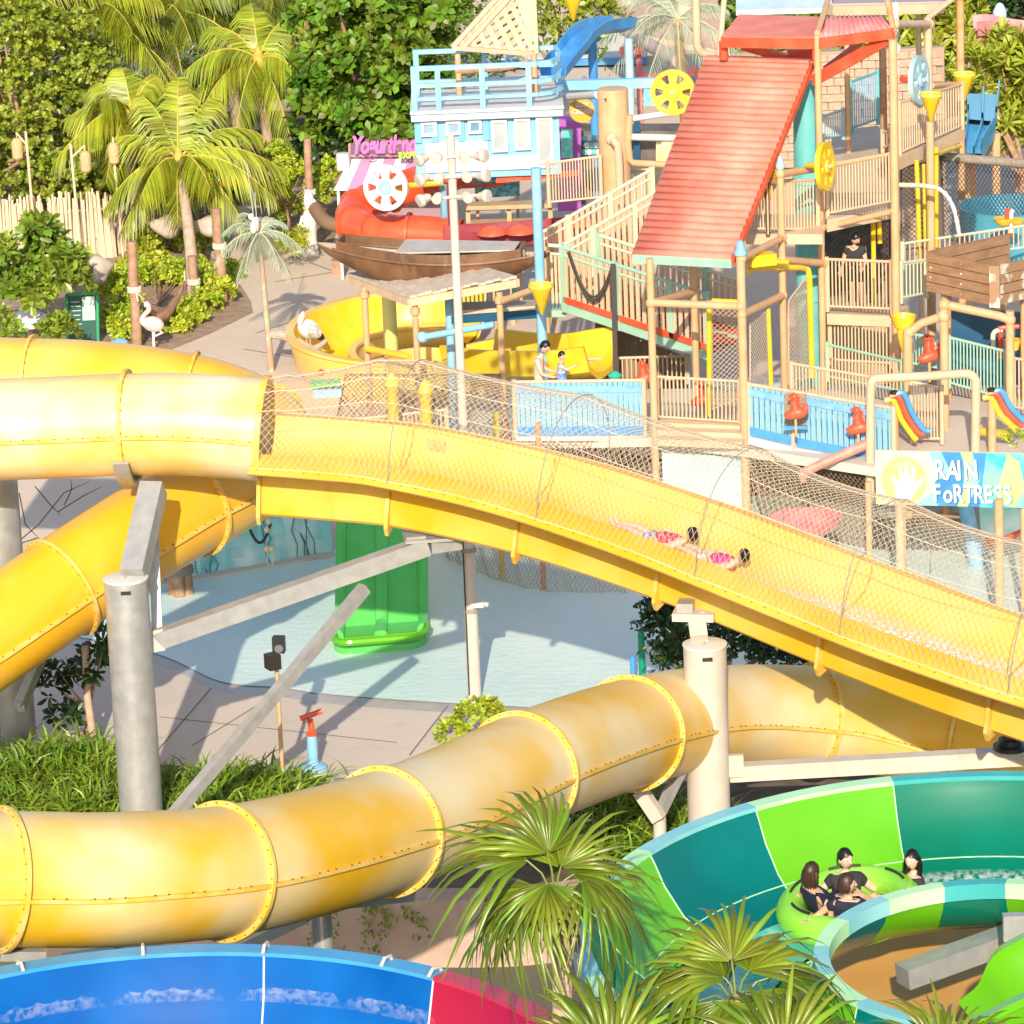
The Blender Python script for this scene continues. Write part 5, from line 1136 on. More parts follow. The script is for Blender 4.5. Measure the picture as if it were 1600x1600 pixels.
# ---------------------------------------------------------------- upper red hipped roof on the tower
ur = thing('tower_roof', at(1276, 100, 81), 'red tower roof with pinkish corrugated slope and diagonal braces', 'roof')
def slab(pts, th, m, nm, par):
    P = ats(*pts); n_ = (P[1]-P[0]).cross(P[2]-P[0]).normalized(); n_ = n_ if n_.z > 0 else -n_; q = M(); q.prism([p-n_*th for p in P], n_*th); return q.build(nm, m, par, smooth=False)
slab(((1126, 58, 81.0), (1278, 58, 80.0), (1282, 26, 82.0), (1155, 22, 82.8)), .05, REDR, 'front_slope', ur)
# corrugated right slope
a, b, c, d = ats((1278, 60, 80.0), (1397, 44, 79.2), (1380, 24, 82), (1283, 26, 82.2)); q = M(); n = 14*6; nn = (b-a).cross(d-a).normalized(); nn = nn if nn.z > 0 else -nn
vs = []
for i in range(n+1):
    f = i/n; h = nn*.04*math.sin(f*14*2*math.pi); vs += [a.lerp(b, f)+h, d.lerp(c, f)+h, a.lerp(b, f)+h-nn*.03, d.lerp(c, f)+h-nn*.03]
q.add(vs, [(4*i, 4*i+4, 4*i+5, 4*i+1) for i in range(n)]+[(4*i+2, 4*i+3, 4*i+7, 4*i+6) for i in range(n)]+[(4*i, 4*i+2, 4*i+6, 4*i+4) for i in range(n)]); q.build('corrugated_slope', PINKR, ur, angle=None)
for p, r_ in (((1128, 66, 81.0), (1278, 68, 80.0)), ((1278, 68, 80.0), (1396, 52, 79.2))):
    q = M(); q.beam(at(*p), at(*r_), .1, .2); q.build('fascia', RED, ur, smooth=False)
for p, r_, w_ in (((1271, 126, 80.6), (1386, 62, 79.4), .22), ((1232, 92, 81.5), (1160, 72, 82), .16), ((1290, 110, 82), (1340, 72, 83), .16)):
    q = M(); q.beam(at(*p), at(*r_), .1, w_); q.build('brace', RED, ur, smooth=False)
for x, y0, y1, Y in ((1131, 64, 92, 81.2), (1276, 64, 96, 80.1)):
    a_ = at(x, y1, Y); h = at(x, y0, Y).z; q = M(); q.lathe(a_, [(.09, 0), (.09, h-a_.z)], 10); q.build('corner_post', RED, ur)
q = M(); q.box(at(1252, 84, 82), .55, .3, .22); q.build('red_box', RED, ur, smooth=False)
# top canopy beam above
cb = thing('top_canopy', at(1400, 14, 86), 'tan canopy edge cut by the top of the picture', 'canopy')
q = M(); q.beam(at(1296, 16, 85), at(1470, 12, 86), .3, .2); q.build('edge_beam', TANL, cb, smooth=False)
slab(((1300, 6, 85), (1478, 2, 86), (1500, -25, 90), (1310, -25, 90)), .08, mat('mauve_canopy', (.46, .36, .36), .7), 'roof_sheet', cb)
q = M(); q.tube([at(1450, 28, 85), at(1500, -10, 86)], .06, 8); q.build('strut', TANL, cb)
# brick backdrop of the slide building seen under the red roof
bw = at(1330, 130, 101); bk_t = thing('stone_wall', V(bw.x, bw.y, 0), 'pale pinkish block wall behind the tower under the red roof', 'wall')
STONE = mat('pale_pink_stone', (.44, .30, .21), .85, (.54, .38, .28), 2.5, bump=.3, bscale=8)
q = M(); q.box(V(bw.x, bw.y+.2, (zt_w:=at(1330, 80, 101).z)/2), 4.6, .3, zt_w); q.build('wall_core', mat('wall_mortar', (.42, .30, .22), .9), bk_t, smooth=False)
random.seed(13); zt = at(1330, 82, 101).z
for r_i in range(14):
    z_ = zt-.2-r_i*.2; off = .17*(r_i % 2)
    for c_i in range(13): inst('block', unit_box(STONE, 'block'), bk_t, V(bw.x-2.1+off+c_i*.335+random.uniform(-.02, .02), bw.y+.02-random.random()*.06, z_), None, (.30+random.random()*.03, .1, .185))
# ---------------------------------------------------------------- staircase
def stair(label, tl, bl, n, Ys, top_px, mcol=MINT):
    a, b = at(tl[0], tl[1], Ys[0]), at(bl[0], bl[1], Ys[1]); h = top_px*Ys[0]*1.03/FPX; d = b-a; yaw = math.atan2(d.y, d.x); t = thing('stair_flight', b, label, 'stairs')
    side = V(-d.y, d.x, 0).normalized(); side = side if side.y > 0 else -side
    for wv in (0, 1.25):
        o = side*wv
        q = M(); q.beam(a+o, b+o, .07, .17); st = q.build('stringer', mcol, t, smooth=False)
        q = M(); q.beam(a+o+V(0, 0, .17), b+o+V(0, 0, .17), .08, .12); q.build('red_band', RED, t, smooth=False)
        q = M(); q.tube([a+o+V(0, 0, h), b+o+V(0, 0, h)], .04, 8); q.tube([a+o+V(0, 0, h-.17), b+o+V(0, 0, h-.17)], .03, 8); q.build('handrail', mcol if wv == 0 else PMINT, t)
        for i in range(n):
            p = a.lerp(b, (i+.5)/n)+o; inst('baluster', unit_box(PICK), t, p+V(0, 0, .1), (0, 0, yaw), (.085, .03, h-.12))
        for f in (0, .38, .75, 1): inst('newel', unit_box(mcol), t, a.lerp(b, f)+o-V(0, 0, .1), (0, 0, yaw), (.1, .08, h+.16))
    nt_ = 10
    for i in range(nt_):
        p = a.lerp(b, (i+.5)/nt_)+side*.62; inst('tread', unit_box(mat('red_tread', (.42, .06, .04), .6)), t, p+V(0, 0, .0), (0, 0, yaw), (.32, 1.15, .05))
    return t
stair('front stair flight with mint stringer and red band falling to the right', (882, 480), (1108, 556), 24, (82.6, 80.4), 96)
stair('rear stair flight rising behind the front one towards the ramp roof', (1060, 372), (884, 474), 20, (85.4, 84.4), 92, PMINT)
lt = thing('stair_landing', at(868, 478, 83), 'railed landing at the left turn of the stairs', 'landing')
q = M(); q.box(at(868, 476, 83.6), .42, 1.6, .14); q.build('floor', MINT, lt, smooth=False)
q = M(); q.tube(ats((855, 383, 82.6), (884, 385, 82.6)), .04, 8); q.tube(ats((855, 396, 82.6), (884, 398, 82.6)), .03, 8); q.build('handrail', PMINT, lt)
for x in (858, 864, 870, 876): inst('baluster', unit_box(PICK), lt, at(x, 474, 82.62), None, (.05, .03, 1.05))
q = M(); p0, p1 = at(888, 392, 82.3), at(958, 412, 81.6); q.tube([p0.lerp(p1, i/14)+V(0, -.05, -.88*math.sin(math.pi*i/14)) for i in range(15)], .035, 6)
q.tube([p0.lerp(p1, i/14)+V(0, -.08, -.80*math.sin(math.pi*i/14)) for i in range(15)], .025, 6)
rp = tag(q.build('hanging_rope', KROPE, None), 'thick dark rope looped along the front stair rail', 'rope')
q = M(); q.beam(at(958, 412, 81.5), at(962, 590, 81.0), .1, .03); tag(q.build('hanging_strap', KROPE, None), 'black strap hanging down in front of the stairs', 'strap')
# ---------------------------------------------------------------- nets hung inside the fortress
def net_panel(label, quad, cell, r, m, cat='net', bulge=0.0, name='rope_net', rim=True):
    P = ats(*quad); t = thing(name, min(P, key=lambda p: p.z), label, cat); nu = max(2, int(((P[1]-P[0]).length+(P[2]-P[3]).length)/2/cell)); nv = max(2, int((P[3]-P[0]).length/cell)); vs, fs = [], []
    def pt(f, g): 
        p = P[0].lerp(P[1], f).lerp(P[3].lerp(P[2], f), g); return p+V(0, bulge*math.sin(math.pi*f)*math.sin(math.pi*g), -abs(bulge)*.3*math.sin(math.pi*f))
    for sg in (1, -1):
        for i in range(-nv, nu+nv+1):
            path = [pt((i+sg*j)/nu, j/nv) for j in range(nv+1) if 0 <= i+sg*j <= nu]
            if len(path) > 1: prism3(path, r, vs, fs)
    g_ = org(t); tag(add_obj('net_cords', np_mesh('net_cords', np.array([tuple(v-g_) for v in vs]), np.array(fs), m), t), kind='stuff')
    if rim:
        q = M(); e = [pt(i/12, 0) for i in range(13)]+[pt(1, i/12) for i in range(1, 13)]+[pt(1-i/12, 1) for i in range(1, 13)]+[pt(0, 1-i/12) for i in range(1, 12)]; q.tube(e, r*2.2, 5, closed=True); q.build('border_rope', m, t)
    return t
net_panel('tan rope net hanging between the front tan posts', ((1112, 476, 77.3), (1157, 480, 77.3), (1160, 620, 77.3), (1112, 640, 77.3)), .10, .008, NETD)
net_panel('tan rope net slung beside the yellow pipe frame', ((1232, 470, 78.2), (1262, 430, 79), (1266, 588, 79), (1232, 600, 78.2)), .09, .008, NETD)
net_panel('tan rope net between tan post and yellow post', ((1172, 500, 77.0), (1200, 486, 77.6), (1204, 606, 77.6), (1172, 620, 77.0)), .09, .008, NETD)
net_panel('brown rope net at the left behind the netted chute', ((540, 585, 80), (780, 585, 80), (800, 690, 80), (520, 690, 80)), .10, .010, mat('brown_net_cord', (.22, .15, .11), .9))
net_panel('brown rope net below the lower deck in the middle', ((720, 690, 76.9), (1015, 690, 76.9), (1030, 800, 76.9), (760, 800, 76.9)), .10, .009, MATS['brown_net_cord'])
net_panel('brown rope net below the lower deck right of the pale panel', ((1168, 702, 75.9), (1370, 735, 74.4), (1400, 880, 74.4), (1200, 830, 75.9)), .10, .009, MATS['brown_net_cord'])
net_panel('dark net curtain of the climbing tunnel at the upper right', ((1470, 244, 86), (1660, 250, 88), (1660, 390, 88), (1475, 372, 86)), .11, .009, NETK, bulge=-.4)
net_panel('dark net behind the yellow pipes', ((1408, 262, 84.5), (1466, 250, 84.5), (1466, 385, 84.5), (1408, 390, 84.5)), .10, .008, NETK)
net_panel('dark net behind the man in black', ((1290, 350, 82.5), (1395, 345, 82.5), (1395, 410, 82.5), (1290, 415, 82.5)), .11, .008, NETK)
q = M(); q.tube(ats((1468, 244, 86.2), (1520, 249, 86), (1570, 253, 86), (1660, 262, 87)), .10, 10); tag(q.build('net_roll', mat('rolled_net', (.22, .18, .15), .9, (.32, .27, .22), 20), None), 'rolled brown net along the top of the climbing tunnel', 'net roll')
# ---------------------------------------------------------------- dark cores that sit deep inside the fortress
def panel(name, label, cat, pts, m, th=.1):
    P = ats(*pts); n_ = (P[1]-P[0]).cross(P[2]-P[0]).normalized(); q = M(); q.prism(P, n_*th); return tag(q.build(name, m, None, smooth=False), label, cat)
panel('blue_wall', 'dark blue wall behind the mint railing on the right', 'wall', ((1478, 480, 80), (1640, 492, 80), (1640, 640, 80), (1478, 610, 80)), DBLUE)
panel('pale_panel', 'pale turquoise panel below the lower deck in the middle', 'panel', ((1034, 708, 76.5), (1160, 714, 76.2), (1168, 810, 76.2), (1038, 810, 76.5)), ICE)
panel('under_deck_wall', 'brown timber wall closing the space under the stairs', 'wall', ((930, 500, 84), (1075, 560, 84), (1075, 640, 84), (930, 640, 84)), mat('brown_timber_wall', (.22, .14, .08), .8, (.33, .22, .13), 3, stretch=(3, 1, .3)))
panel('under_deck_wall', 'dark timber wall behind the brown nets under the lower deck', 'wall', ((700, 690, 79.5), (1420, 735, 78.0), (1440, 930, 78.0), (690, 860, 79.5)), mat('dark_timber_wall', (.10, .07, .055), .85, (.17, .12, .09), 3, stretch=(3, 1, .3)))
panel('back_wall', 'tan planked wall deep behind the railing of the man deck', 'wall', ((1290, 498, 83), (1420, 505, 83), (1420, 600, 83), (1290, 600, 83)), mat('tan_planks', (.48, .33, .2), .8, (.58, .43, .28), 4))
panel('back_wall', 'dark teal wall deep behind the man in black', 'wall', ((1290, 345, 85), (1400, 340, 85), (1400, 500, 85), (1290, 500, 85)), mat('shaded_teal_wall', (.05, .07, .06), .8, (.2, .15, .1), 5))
# steps below the deck
st_ = thing('deck_steps', at(1095, 690, 76.4), 'cream steps between the two blue picket fences', 'steps')
for i, (y, Y) in enumerate(((690, 76.2), (676, 76.5), (664, 76.8))):
    q = M(); q.beam(at(1030, y-2, Y), at(1162, y+3, Y-.4), .32, .13); q.build('step', TANL, st_, smooth=False)
# dish with blue wall at the right
q = M(); c = at(1580, 352, 87); q.lathe(V(c.x, c.y, c.z-.6), [(.9, 0), (1.05, .4), (1.12, 1.0), (1.15, 1.05), (1.08, 1.05), (1.0, .5), (.85, .1)], 30); tag(q.build('blue_basin', mat('turquoise_basin', (.06, .32, .46), .4, (.12, .42, .55), 2), None), 'round turquoise basin behind the climbing net', 'basin')
# pale jet pipe and water arc
q = M(); q.tube(ats((1404, 289, 81.5), (1440, 290, 81.2), (1464, 293, 81)), .05, 10); t = tag(q.build('jet_pipe', PMINT, None), 'pale jet pipe left of the falling water arc', 'pipe')
q = M(); P = spline(ats((1464, 293, 81), (1476, 302, 80.9), (1487, 318, 80.8), (1494, 340, 80.8), (1499, 368, 80.8)), 5); q.tube(P, [.03+.02*random.random() for _ in P], 6); tag(q.build('water_jet', FOAM, None), 'white arc of water falling from the jet pipe', 'water')
random.seed(17); q = M()
for i in range(160):
    f = random.random(); p = at(1400+random.gauss(0, 2.5), 5+115*f, 84); e = .012+.015*random.random(); q.blob(p, e, e, e*2, 5, 3)
tag(q.build('water_spray', FOAM, None), 'thin white spray of water falling beside the tower roof post', 'water', kind='stuff')
# squat bucket with pot
t = thing('tipping_pot', at(1412, 512, 77), 'squat yellow pot on a stem in front of the man deck', 'bucket'); c = at(1412, 512, 77)
q = M(); q.lathe(c, [(.17, 0), (.22, .12), (.24, .2), (.245, .24), (.22, .24), (.15, .05)], 20); q.build('pot', YPAINT, t)
q = M(); q.lathe(c-V(0, 0, .5), [(.03, 0), (.12, .3), (.14, .5)], 14); q.build('stem', YPAINT, t)
t = thing('spray_tree', at(1574, 345, 84.5), 'yellow, red and white spray fountain behind the pale mint railing', 'water toy'); c = at(1574, 352, 84.5)
q = M(); q.lathe(c+V(-.08, 0, 0), [(.1, 0), (.2, .1), (.22, .16), (.08, .14)], 16); q.lathe(c+V(.2, 0, 0), [(.08, 0), (.16, .08), (.17, .12), (.05, .1)], 16); q.build('bowl', YPAINT, t)
q = M(); q.tube([c, c+V(0, 0, .35)], .05, 8); q.build('red_pipe', RED, t); q = M(); q.tube([c+V(.08, 0, -.2), c+V(.08, 0, .25), c+V(.12, 0, .33)], .05, 8); q.build('white_pipe', WHITE, t)
# red pipe frame at the far right
t = thing('red_pipe_frame', at(1580, 560, 78), 'red pipe frame with yellow bucket at the right edge', 'pipe'); q = M(); q.tube(spline(ats((1564, 560, 79), (1564, 520, 79), (1568, 512, 79), (1640, 508, 79)), 3), .05, 8); q.build('pipe', RED, t)
q = M(); q.tube(spline(ats((1552, 545, 79), (1552, 522, 79), (1560, 516, 79), (1566, 517, 79)), 3), .05, 8); q.build('elbow', PMINT, t)
c = at(1582, 546, 78.6); q = M(); q.lathe(c, [(.12, 0), (.17, .18), (.18, .2), (.1, .18)], 16); q.build('bucket', YPAINT, t)
# red cannon pipe and red disc
q = M(); P = ats((1252, 740, 74.4), (1290, 722, 74.4), (1357, 693, 74.6)); q.tube(P, [.09, .09, .10], 12); q.tube(ats((1252, 738, 74.4), (1256, 752, 74.4)), .07, 10); tag(q.build('red_chute', mat('faded_red_pipe', (.66, .22, .16), .5, (.70, .34, .27), 4), None), 'faded red pipe slanting out from the blue fence', 'pipe')
c = at(1258, 812, 73.0); q = M(); q.lathe(c-V(0, 0, .3), [(.02, 0), (.35, .03), (.55, .14), (.66, .30), (.68, .34), (.6, .31), (.3, .12), (.02, .08)], 30); q.tube([c-V(0, 0, .3), V(c.x, c.y, 0)], .06, 8); tag(q.build('red_dish', mat('faded_red_dish', (.66, .16, .17), .45, (.70, .3, .3), 3), None), 'faded red round dish seen through the chute net', 'dish')
# striped ornaments
def ornament(label, top, bot, Y):
    p0, p1 = at(*top, Y), at(*bot, Y); t = thing('striped_ornament', V(p0.x, p0.y, Z1), label, 'ornament', 'striped spill ornaments'); d = p1-p0
    for k, (m, off) in enumerate(((BLUE, V(.10, 0, .05)), (RED, V(0, 0, 0)), (YPAINT, V(-.10, 0, -.07)))):
        path = spline([p0+off+V(-.10, 0, .03), p0+off+V(.06, 0, .02), p0+d*.45+off, p1-V(.05, 0, -.10)+off, p1+off*1.3+V(.06, 0, .03)], 5); q = M(); q.tube(path, [.055]*len(path), 8); q.build('stripe', m, t)
    q = M(); q.lathe(V(p0.x-.02, p0.y+.06, Z1), [(.08, 0), (.08, p0.z-Z1-.1)], 10); q.build('post', TAN, t)
    q = M(); q.lathe(p0+V(-.02, .03, .06), [(.06, 0), (.09, .02), (.09, .07), (.02, .09)], 10); q.build('cap', BLACK, t)
ornament('blue, red and yellow striped spill ornament under the cream arch', (1399, 622), (1438, 682), 75.0)
ornament('blue, red and yellow striped spill ornament at the right edge', (1552, 618), (1594, 668), 74.6)
# roller and floor by the arch
q = M(); q.tube(ats((1530, 674, 75.4), (1580, 680, 75)), .09, 12); tag(q.build('yellow_roller', mat('mustard_paint', (.58, .42, .06), .5), None), 'mustard yellow roller on the deck right of the arch', 'water toy')
# sign ---------------------------------------------------------------------
sg0, sg1 = at(1369, 788, 70.2), at(1640, 794, 69.6); top = at(1372, 704, 70.2).z; sg1.z = sg0.z+(sg1.z-sg0.z)*1.0; hS = top-sg0.z
sign = thing('fortress_sign', V(sg0.x, sg0.y, 0), 'colourful board lettered RAIN FORTRESS with a cream hand emblem', 'sign'); xd = (sg1-sg0).normalized(); yd = V(0, 0, 1); nd = xd.cross(yd)
def S(u_, v_, o=0.): return sg0+xd*(u_*(sg1-sg0).length)+yd*(v_*hS)+nd*o
q = M(); q.prism([S(0, 0), S(1, 0), S(1, 1), S(0, 1)], -nd*.06); q.build('board', mat('sign_cream', (.80, .74, .45), .5), sign, smooth=False)
AQ = mat('sign_aqua', (.18, .62, .68), .5, (.35, .72, .70), 1.5); BL = mat('sign_blue', (.03, .20, .50), .5, (.08, .34, .62), 2); GR = mat('sign_green', (.38, .68, .20), .5, (.5, .74, .3), 2); LG = mat('sign_mint', (.45, .74, .5), .5)
WSH = mat('sign_watercolour', (.03, .42, .66), .5, (.25, .66, .42), 2.2, contrast=(.4, .6))
random.seed(3)
for i, (pts, m) in enumerate((([(.22, 0), (1, 0), (1, 1), (.30, 1), (.36, .6), (.34, .3)], AQ), ([(.36, 0), (.50, 0), (.52, 1), (.38, 1), (.44, .6), (.34, .45)], BL), ([(.47, 0), (.53, 0), (.56, 1), (.49, 1), (.54, .55)], GR), ([(.53, 0), (.60, 0), (.64, 1), (.56, 1), (.60, .5)], BL), ([(.60, 0), (.90, 0), (.84, 1), (.64, 1)], WSH), ([(.70, .08), (.80, 0), (.86, .35), (.83, .85), (.76, 1), (.72, .55)], GR), ([(.88, 0), (1, 0), (1, 1), (.90, 1)], LG))):
    q = M(); q.prism([S(a, b, .004*(i+1)) for a, b in pts], -nd*.003); q.build('colour_patch', m, sign, smooth=False)
q = M(); cc = (.165, .46); q.prism([S(cc[0]+.150*math.cos(a*.1963)*.86, cc[1]+.43*math.sin(a*.1963), .012) for a in range(32)], -nd*.004); q.build('emblem_disc', mat('emblem_yellow', (.76, .60, .18), .5), sign, smooth=False)
q = M()
for a in range(28): 
    an = a*.2244; q.prism([S(cc[0]+.07*math.cos(an)*.86, cc[1]+.2*math.sin(an), .018), S(cc[0]+.125*math.cos(an+.05)*.86, cc[1]+.36*math.sin(an+.05), .018), S(cc[0]+.125*math.cos(an-.05)*.86, cc[1]+.36*math.sin(an-.05), .018)], -nd*.003)
tag(q.build('emblem_rays', mat('emblem_ray', (.80, .70, .36), .5), sign, smooth=False), kind='stuff')
q = M(); hand = [(.12, .10), (.20, .08), (.225, .25), (.265, .42), (.285, .50), (.28, .55), (.25, .48), (.225, .42), (.228, .62), (.225, .74), (.212, .74), (.205, .58), (.198, .48), (.19, .66), (.188, .82), (.176, .84), (.168, .66), (.165, .48), (.155, .60), (.142, .74), (.13, .72), (.136, .56), (.135, .42), (.115, .50), (.098, .56), (.093, .50), (.11, .36), (.112, .22)]
q.prism([S(a, b, .024) for a, b in hand], -nd*.004); q.build('emblem_hand', mat('emblem_white', (.84, .82, .74), .5), sign, smooth=False)
SHD = mat('letter_shadow', (.02, .12, .26), .6)
def letters(word, u0, v0, size, du, rots, mats_):
    u_ = u0
    for ch, ro in zip(word, rots):
        for dx, dz, o, m in ((.006, -.012, .026, SHD), (0, 0, .034, WHITE)):
            me = text_mesh(ch, size, m, .004, 0, .010); me.transform(Matrix.Diagonal((.66, 1, 1, 1))); x = (xd*math.cos(ro)+yd*math.sin(ro)); y = (yd*math.cos(ro)-xd*math.sin(ro)); place_text(me, sign, S(u_+dx, v0+dz, o), x, y, 'letter' if m is WHITE else 'letter_shadow')
        u_ += du*(.62 if ch == 'I' else 1.05 if ch in 'OR' else 1.0)
letters('RAIN', .340, .50, .50, .064, (.06, -.02, .05, .08), None); letters('FoRTRESS', .332, .08, .46, .0575, (.05, 0, .06, .03, .02, .06, .0, .08), None)
for u_ in (.15, .85): q = M(); p = S(u_, .0, -.1); q.tube([V(p.x, p.y, 0), p+V(0, 0, hS*.9)], .06, 10); q.build('sign_post', TAN, sign)
# stuff under the sign: pool steps, blue column, tan posts
b = gp(1562, 1000, 0); tag(M().tube([b, V(b.x, b.y, at(1560, 780, b.y).z)], .08, 12).build('tan_post', TAN, None), 'tan post below the sign at the right edge', 'post')
b = gp(1408, 985, 0); tag(M().tube([b, V(b.x, b.y, at(1404, 785, b.y).z)], .08, 12).build('tan_post', TANL, None), 'cream post below the left end of the sign', 'post')
b = at(1358, 850, 73.5); tag(M().tube([V(b.x, b.y, 0), V(b.x, b.y, b.z+1.2)], .06, 12).build('tan_post', TAN, None), 'slim tan post behind the net left of the sign post', 'post')
t = thing('rock_steps', at(1470, 900, 74), 'tan stepped rock ledges under the sign behind the net', 'steps')
for i in range(5):
    P = ats((1418+3*i, 905-i*22, 74+i*.5), (1505+3*i, 905-i*22, 74+i*.5)); q = M(); q.beam(P[0]+V(0, .3, -.2), P[1]+V(0, .3, -.2), .7, .42); q.build('ledge', mat('tan_rock', (.62, .44, .28), .8, (.7, .53, .36), 3, bump=.4, bscale=5), t, smooth=False)
q = M(); P = ats((1508, 785, 73.6), (1522, 860, 73.4), (1540, 950, 73.2)); q.tube(P, [.14, .15, .16], 12); tag(q.build('blue_pillar', mat('steel_blue_paint', (.16, .38, .56), .5, (.28, .5, .66), 5), None), 'leaning steel blue pillar under the right part of the sign', 'pillar')
panel('rock_wall', 'pale turquoise painted rock wall under the sign at the right edge', 'wall', ((1530, 790, 75), (1660, 800, 75), (1660, 980, 75), (1540, 970, 75)), ROCKB)
t = thing('red_valve', at(1560, 845, 72.5), 'red pipe fitting on the tan post at the right edge', 'pipe'); q = M(); q.tube(ats((1540, 842, 72.4), (1552, 850, 72.4), (1600, 830, 72.2)), .06, 8); q.build('pipe', RED, t); q = M(); q.blob(at(1548, 848, 72.3), .1, .1, .1, 10, 6); q.build('valve', RED, t)
# ---------------------------------------------------------------- wooden tank at the right
TKW = mat('tank_plank', (.30, .165, .085), .7, (.42, .25, .14), 2.5, bump=.3, bscale=10, stretch=(1, 1, 4)); TKP = mat('peeling_plank', (.34, .20, .11), .7, (.66, .56, .48), 3.2, contrast=(.48, .55), bump=.3, bscale=10)
tk = thing('wooden_tank', at(1554, 480, 77.5), 'brown planked timber tank with peeling pale paint at the right edge', 'tank'); a, b, c = at(1450, 455, 79.0), at(1554, 478, 77.4), at(1680, 448, 79.5); hT = at(1554, 415, 77.4).z-b.z
for i in range(4):
    z_ = V(0, 0, hT*(i+.5)/4); o1 = V(0, .02*((i*7) % 3), 0)
    q = M(); q.beam(a+z_+o1, b+z_+o1, .08, hT/4*.9); q.build('plank', TKW, tk, smooth=False)
    q = M(); q.beam(b+z_+o1, c+z_+o1, .08, hT/4*.9); q.build('plank', TKP, tk, smooth=False)
    m_ = a.lerp(b, .62); q = M(); q.beam(m_+z_+o1+V(.03, -.05, 0), b+z_+o1+V(.0, -.05, 0), .012, hT/4*.82); q.build('peeling_patch', TKP, tk, smooth=False)
    d_ = a+(c-b); q = M(); q.beam(a+z_, d_+z_, .08, hT/4*.9); q.build('plank', TKW, tk, smooth=False)
q = M(); q.box(b+V(0, -.05, hT/2), .2, .08, hT*1.04, -.3); q.build('corner_board', TKP, tk, smooth=False)
q = M(); q.prism([a+V(0, 0, .05), b+V(0, 0, .05), c+V(0, 0, .05), a+(c-b)+V(0, 0, .05)], V(0, 0, .05)); q.build('floor', TKW, tk, smooth=False)
q = M(); q.beam(a+V(0, 0, hT*.9)+V(.1, .3, 0), a+(c-b)+V(0, 0, hT*.9)+V(.1, .3, 0), .05, .06); q.build('inner_pipe', RED, tk)
for p in (a.lerp(b, .3), b.lerp(c, .4), c): q = M(); q.tube([V(p.x, p.y+.3, 0), V(p.x, p.y+.3, p.z)], .1, 10); q.build('leg', TAN, tk)
q = M()
for i in range(4):
    for f in (.04, .5): p = a.lerp(b, f)+V(0, -.05, hT*(i+.5)/4); q.blob(p, .02, .012, .02, 6, 4)
tag(q.build('bolt_heads', WHITE, tk), kind='stuff')
# ---------------------------------------------------------------- blue hut on stilts
HY = 92.0; hx = lambda x, y, dy=0.: at(x, y, HY+dy)
hut = thing('blue_hut', gp(760, 460, 0), 'pale blue cabin on stilts with white windows and a railed roof deck', 'hut')
bl, br = hx(651, 272), hx(876, 264); zt_ = hx(651, 188).z; bl.z = (bl.z+br.z)/2; br.z = bl.z; hH = zt_-bl.z; xd = (br-bl).normalized(); Wd = (br-bl).length; nb = V(-xd.y, xd.x, 0)
def H(u_, v_, o=0.): return bl+xd*(u_*Wd)+V(0, 0, v_*hH)+nb*o
WALLW = mat('hut_white_siding', (.48, .60, .62), .5, (.56, .65, .66), 1.5); GLS = mat('sky_glass', (.14, .28, .42), .08, (.35, .5, .62), 2.5, spec=.8); GLW = mat('frosted_glass', (.36, .40, .42), .25, (.46, .49, .50), 2)
q = M(); q.prism([H(0, 0, .06), H(1, 0, .06), H(1, 1, .06), H(0, 1, .06)], nb*2.2); q.build('cabin_body', SKYB, hut, smooth=False)
for i, (v0, v1) in enumerate(((0.02, .27), (.28, .57))):
    q = M(); q.prism([H(.07, v0), H(.93 if i == 0 else .50, v0), H(.93 if i == 0 else .50, v1), H(.07, v1)], nb*.07); q.build('siding_board', WALLW, hut, smooth=False)
for u_ in (0.0, .115, .30, .47, .52): 
    q = M(); q.prism([H(u_, .58, -.02), H(u_+.045, .58, -.02), H(u_+.045, 1, -.02), H(u_, 1, -.02)], nb*.08); q.build('post_trim', mat('mid_sky_blue', (.16, .42, .66), .5), hut, smooth=False)
for u0, u1, v0, v1, gm in ((.045, .155, .70, .97, GLS), (.215, .32, .71, .97, GLS), (.37, .465, .72, .97, GLS), (.53, .64, .36, .95, GLW), (.69, .80, .38, .97, GLW), (.84, .955, .12, .98, GLW)):
    q = M(); e = .018; 
    for (a0, a1, c0, c1) in ((u0, u1, v0, v0+.05), (u0, u1, v1-.05, v1), (u0, u0+e, v0+.05, v1-.05), (u1-e, u1, v0+.05, v1-.05)): q.prism([H(a0, c0, -.07), H(a1, c0, -.07), H(a1, c1, -.07), H(a0, c1, -.07)], nb*.10)
    wf = q.build('window_frame', WHITE, hut, smooth=False)
    q = M(); q.prism([H(u0+e, v0+.05, -.03), H(u1-e, v0+.05, -.03), H(u1-e, v1-.05, -.03), H(u0+e, v1-.05, -.03)], nb*.04); q.build('pane', gm, wf, smooth=False)
q = M(); q.prism([H(-.02, 1.0, -.18), H(1.03, 1.0, -.18), H(1.03, 1.14, -.18), H(-.02, 1.14, -.18)], nb*2.5); q.build('cornice', ICE, hut, smooth=False)
q = M(); q.prism([H(-.025, 1.14, -.24), H(1.035, 1.14, -.24), H(1.035, 1.20, -.24), H(-.025, 1.20, -.24)], nb*2.6); q.build('roof_deck', WHITE, hut, smooth=False)
q = M(); q.prism([H(-.01, -.1, -.02), H(1.0, -.1, -.02), H(1.0, 0.0, -.02), H(-.01, 0.0, -.02)], nb*2.2); q.build('floor_beam', SKYB, hut, smooth=False)
q = M(); q.prism([H(.55, -.24, .1), H(1.12, -.16, .1), H(1.12, -.08, .1), H(.55, -.12, .1)], nb*.2); q.build('red_beam', RED, hut, smooth=False)
RB_ = mat('rail_sky_blue', (.22, .48, .70), .45, (.34, .57, .74), 3)
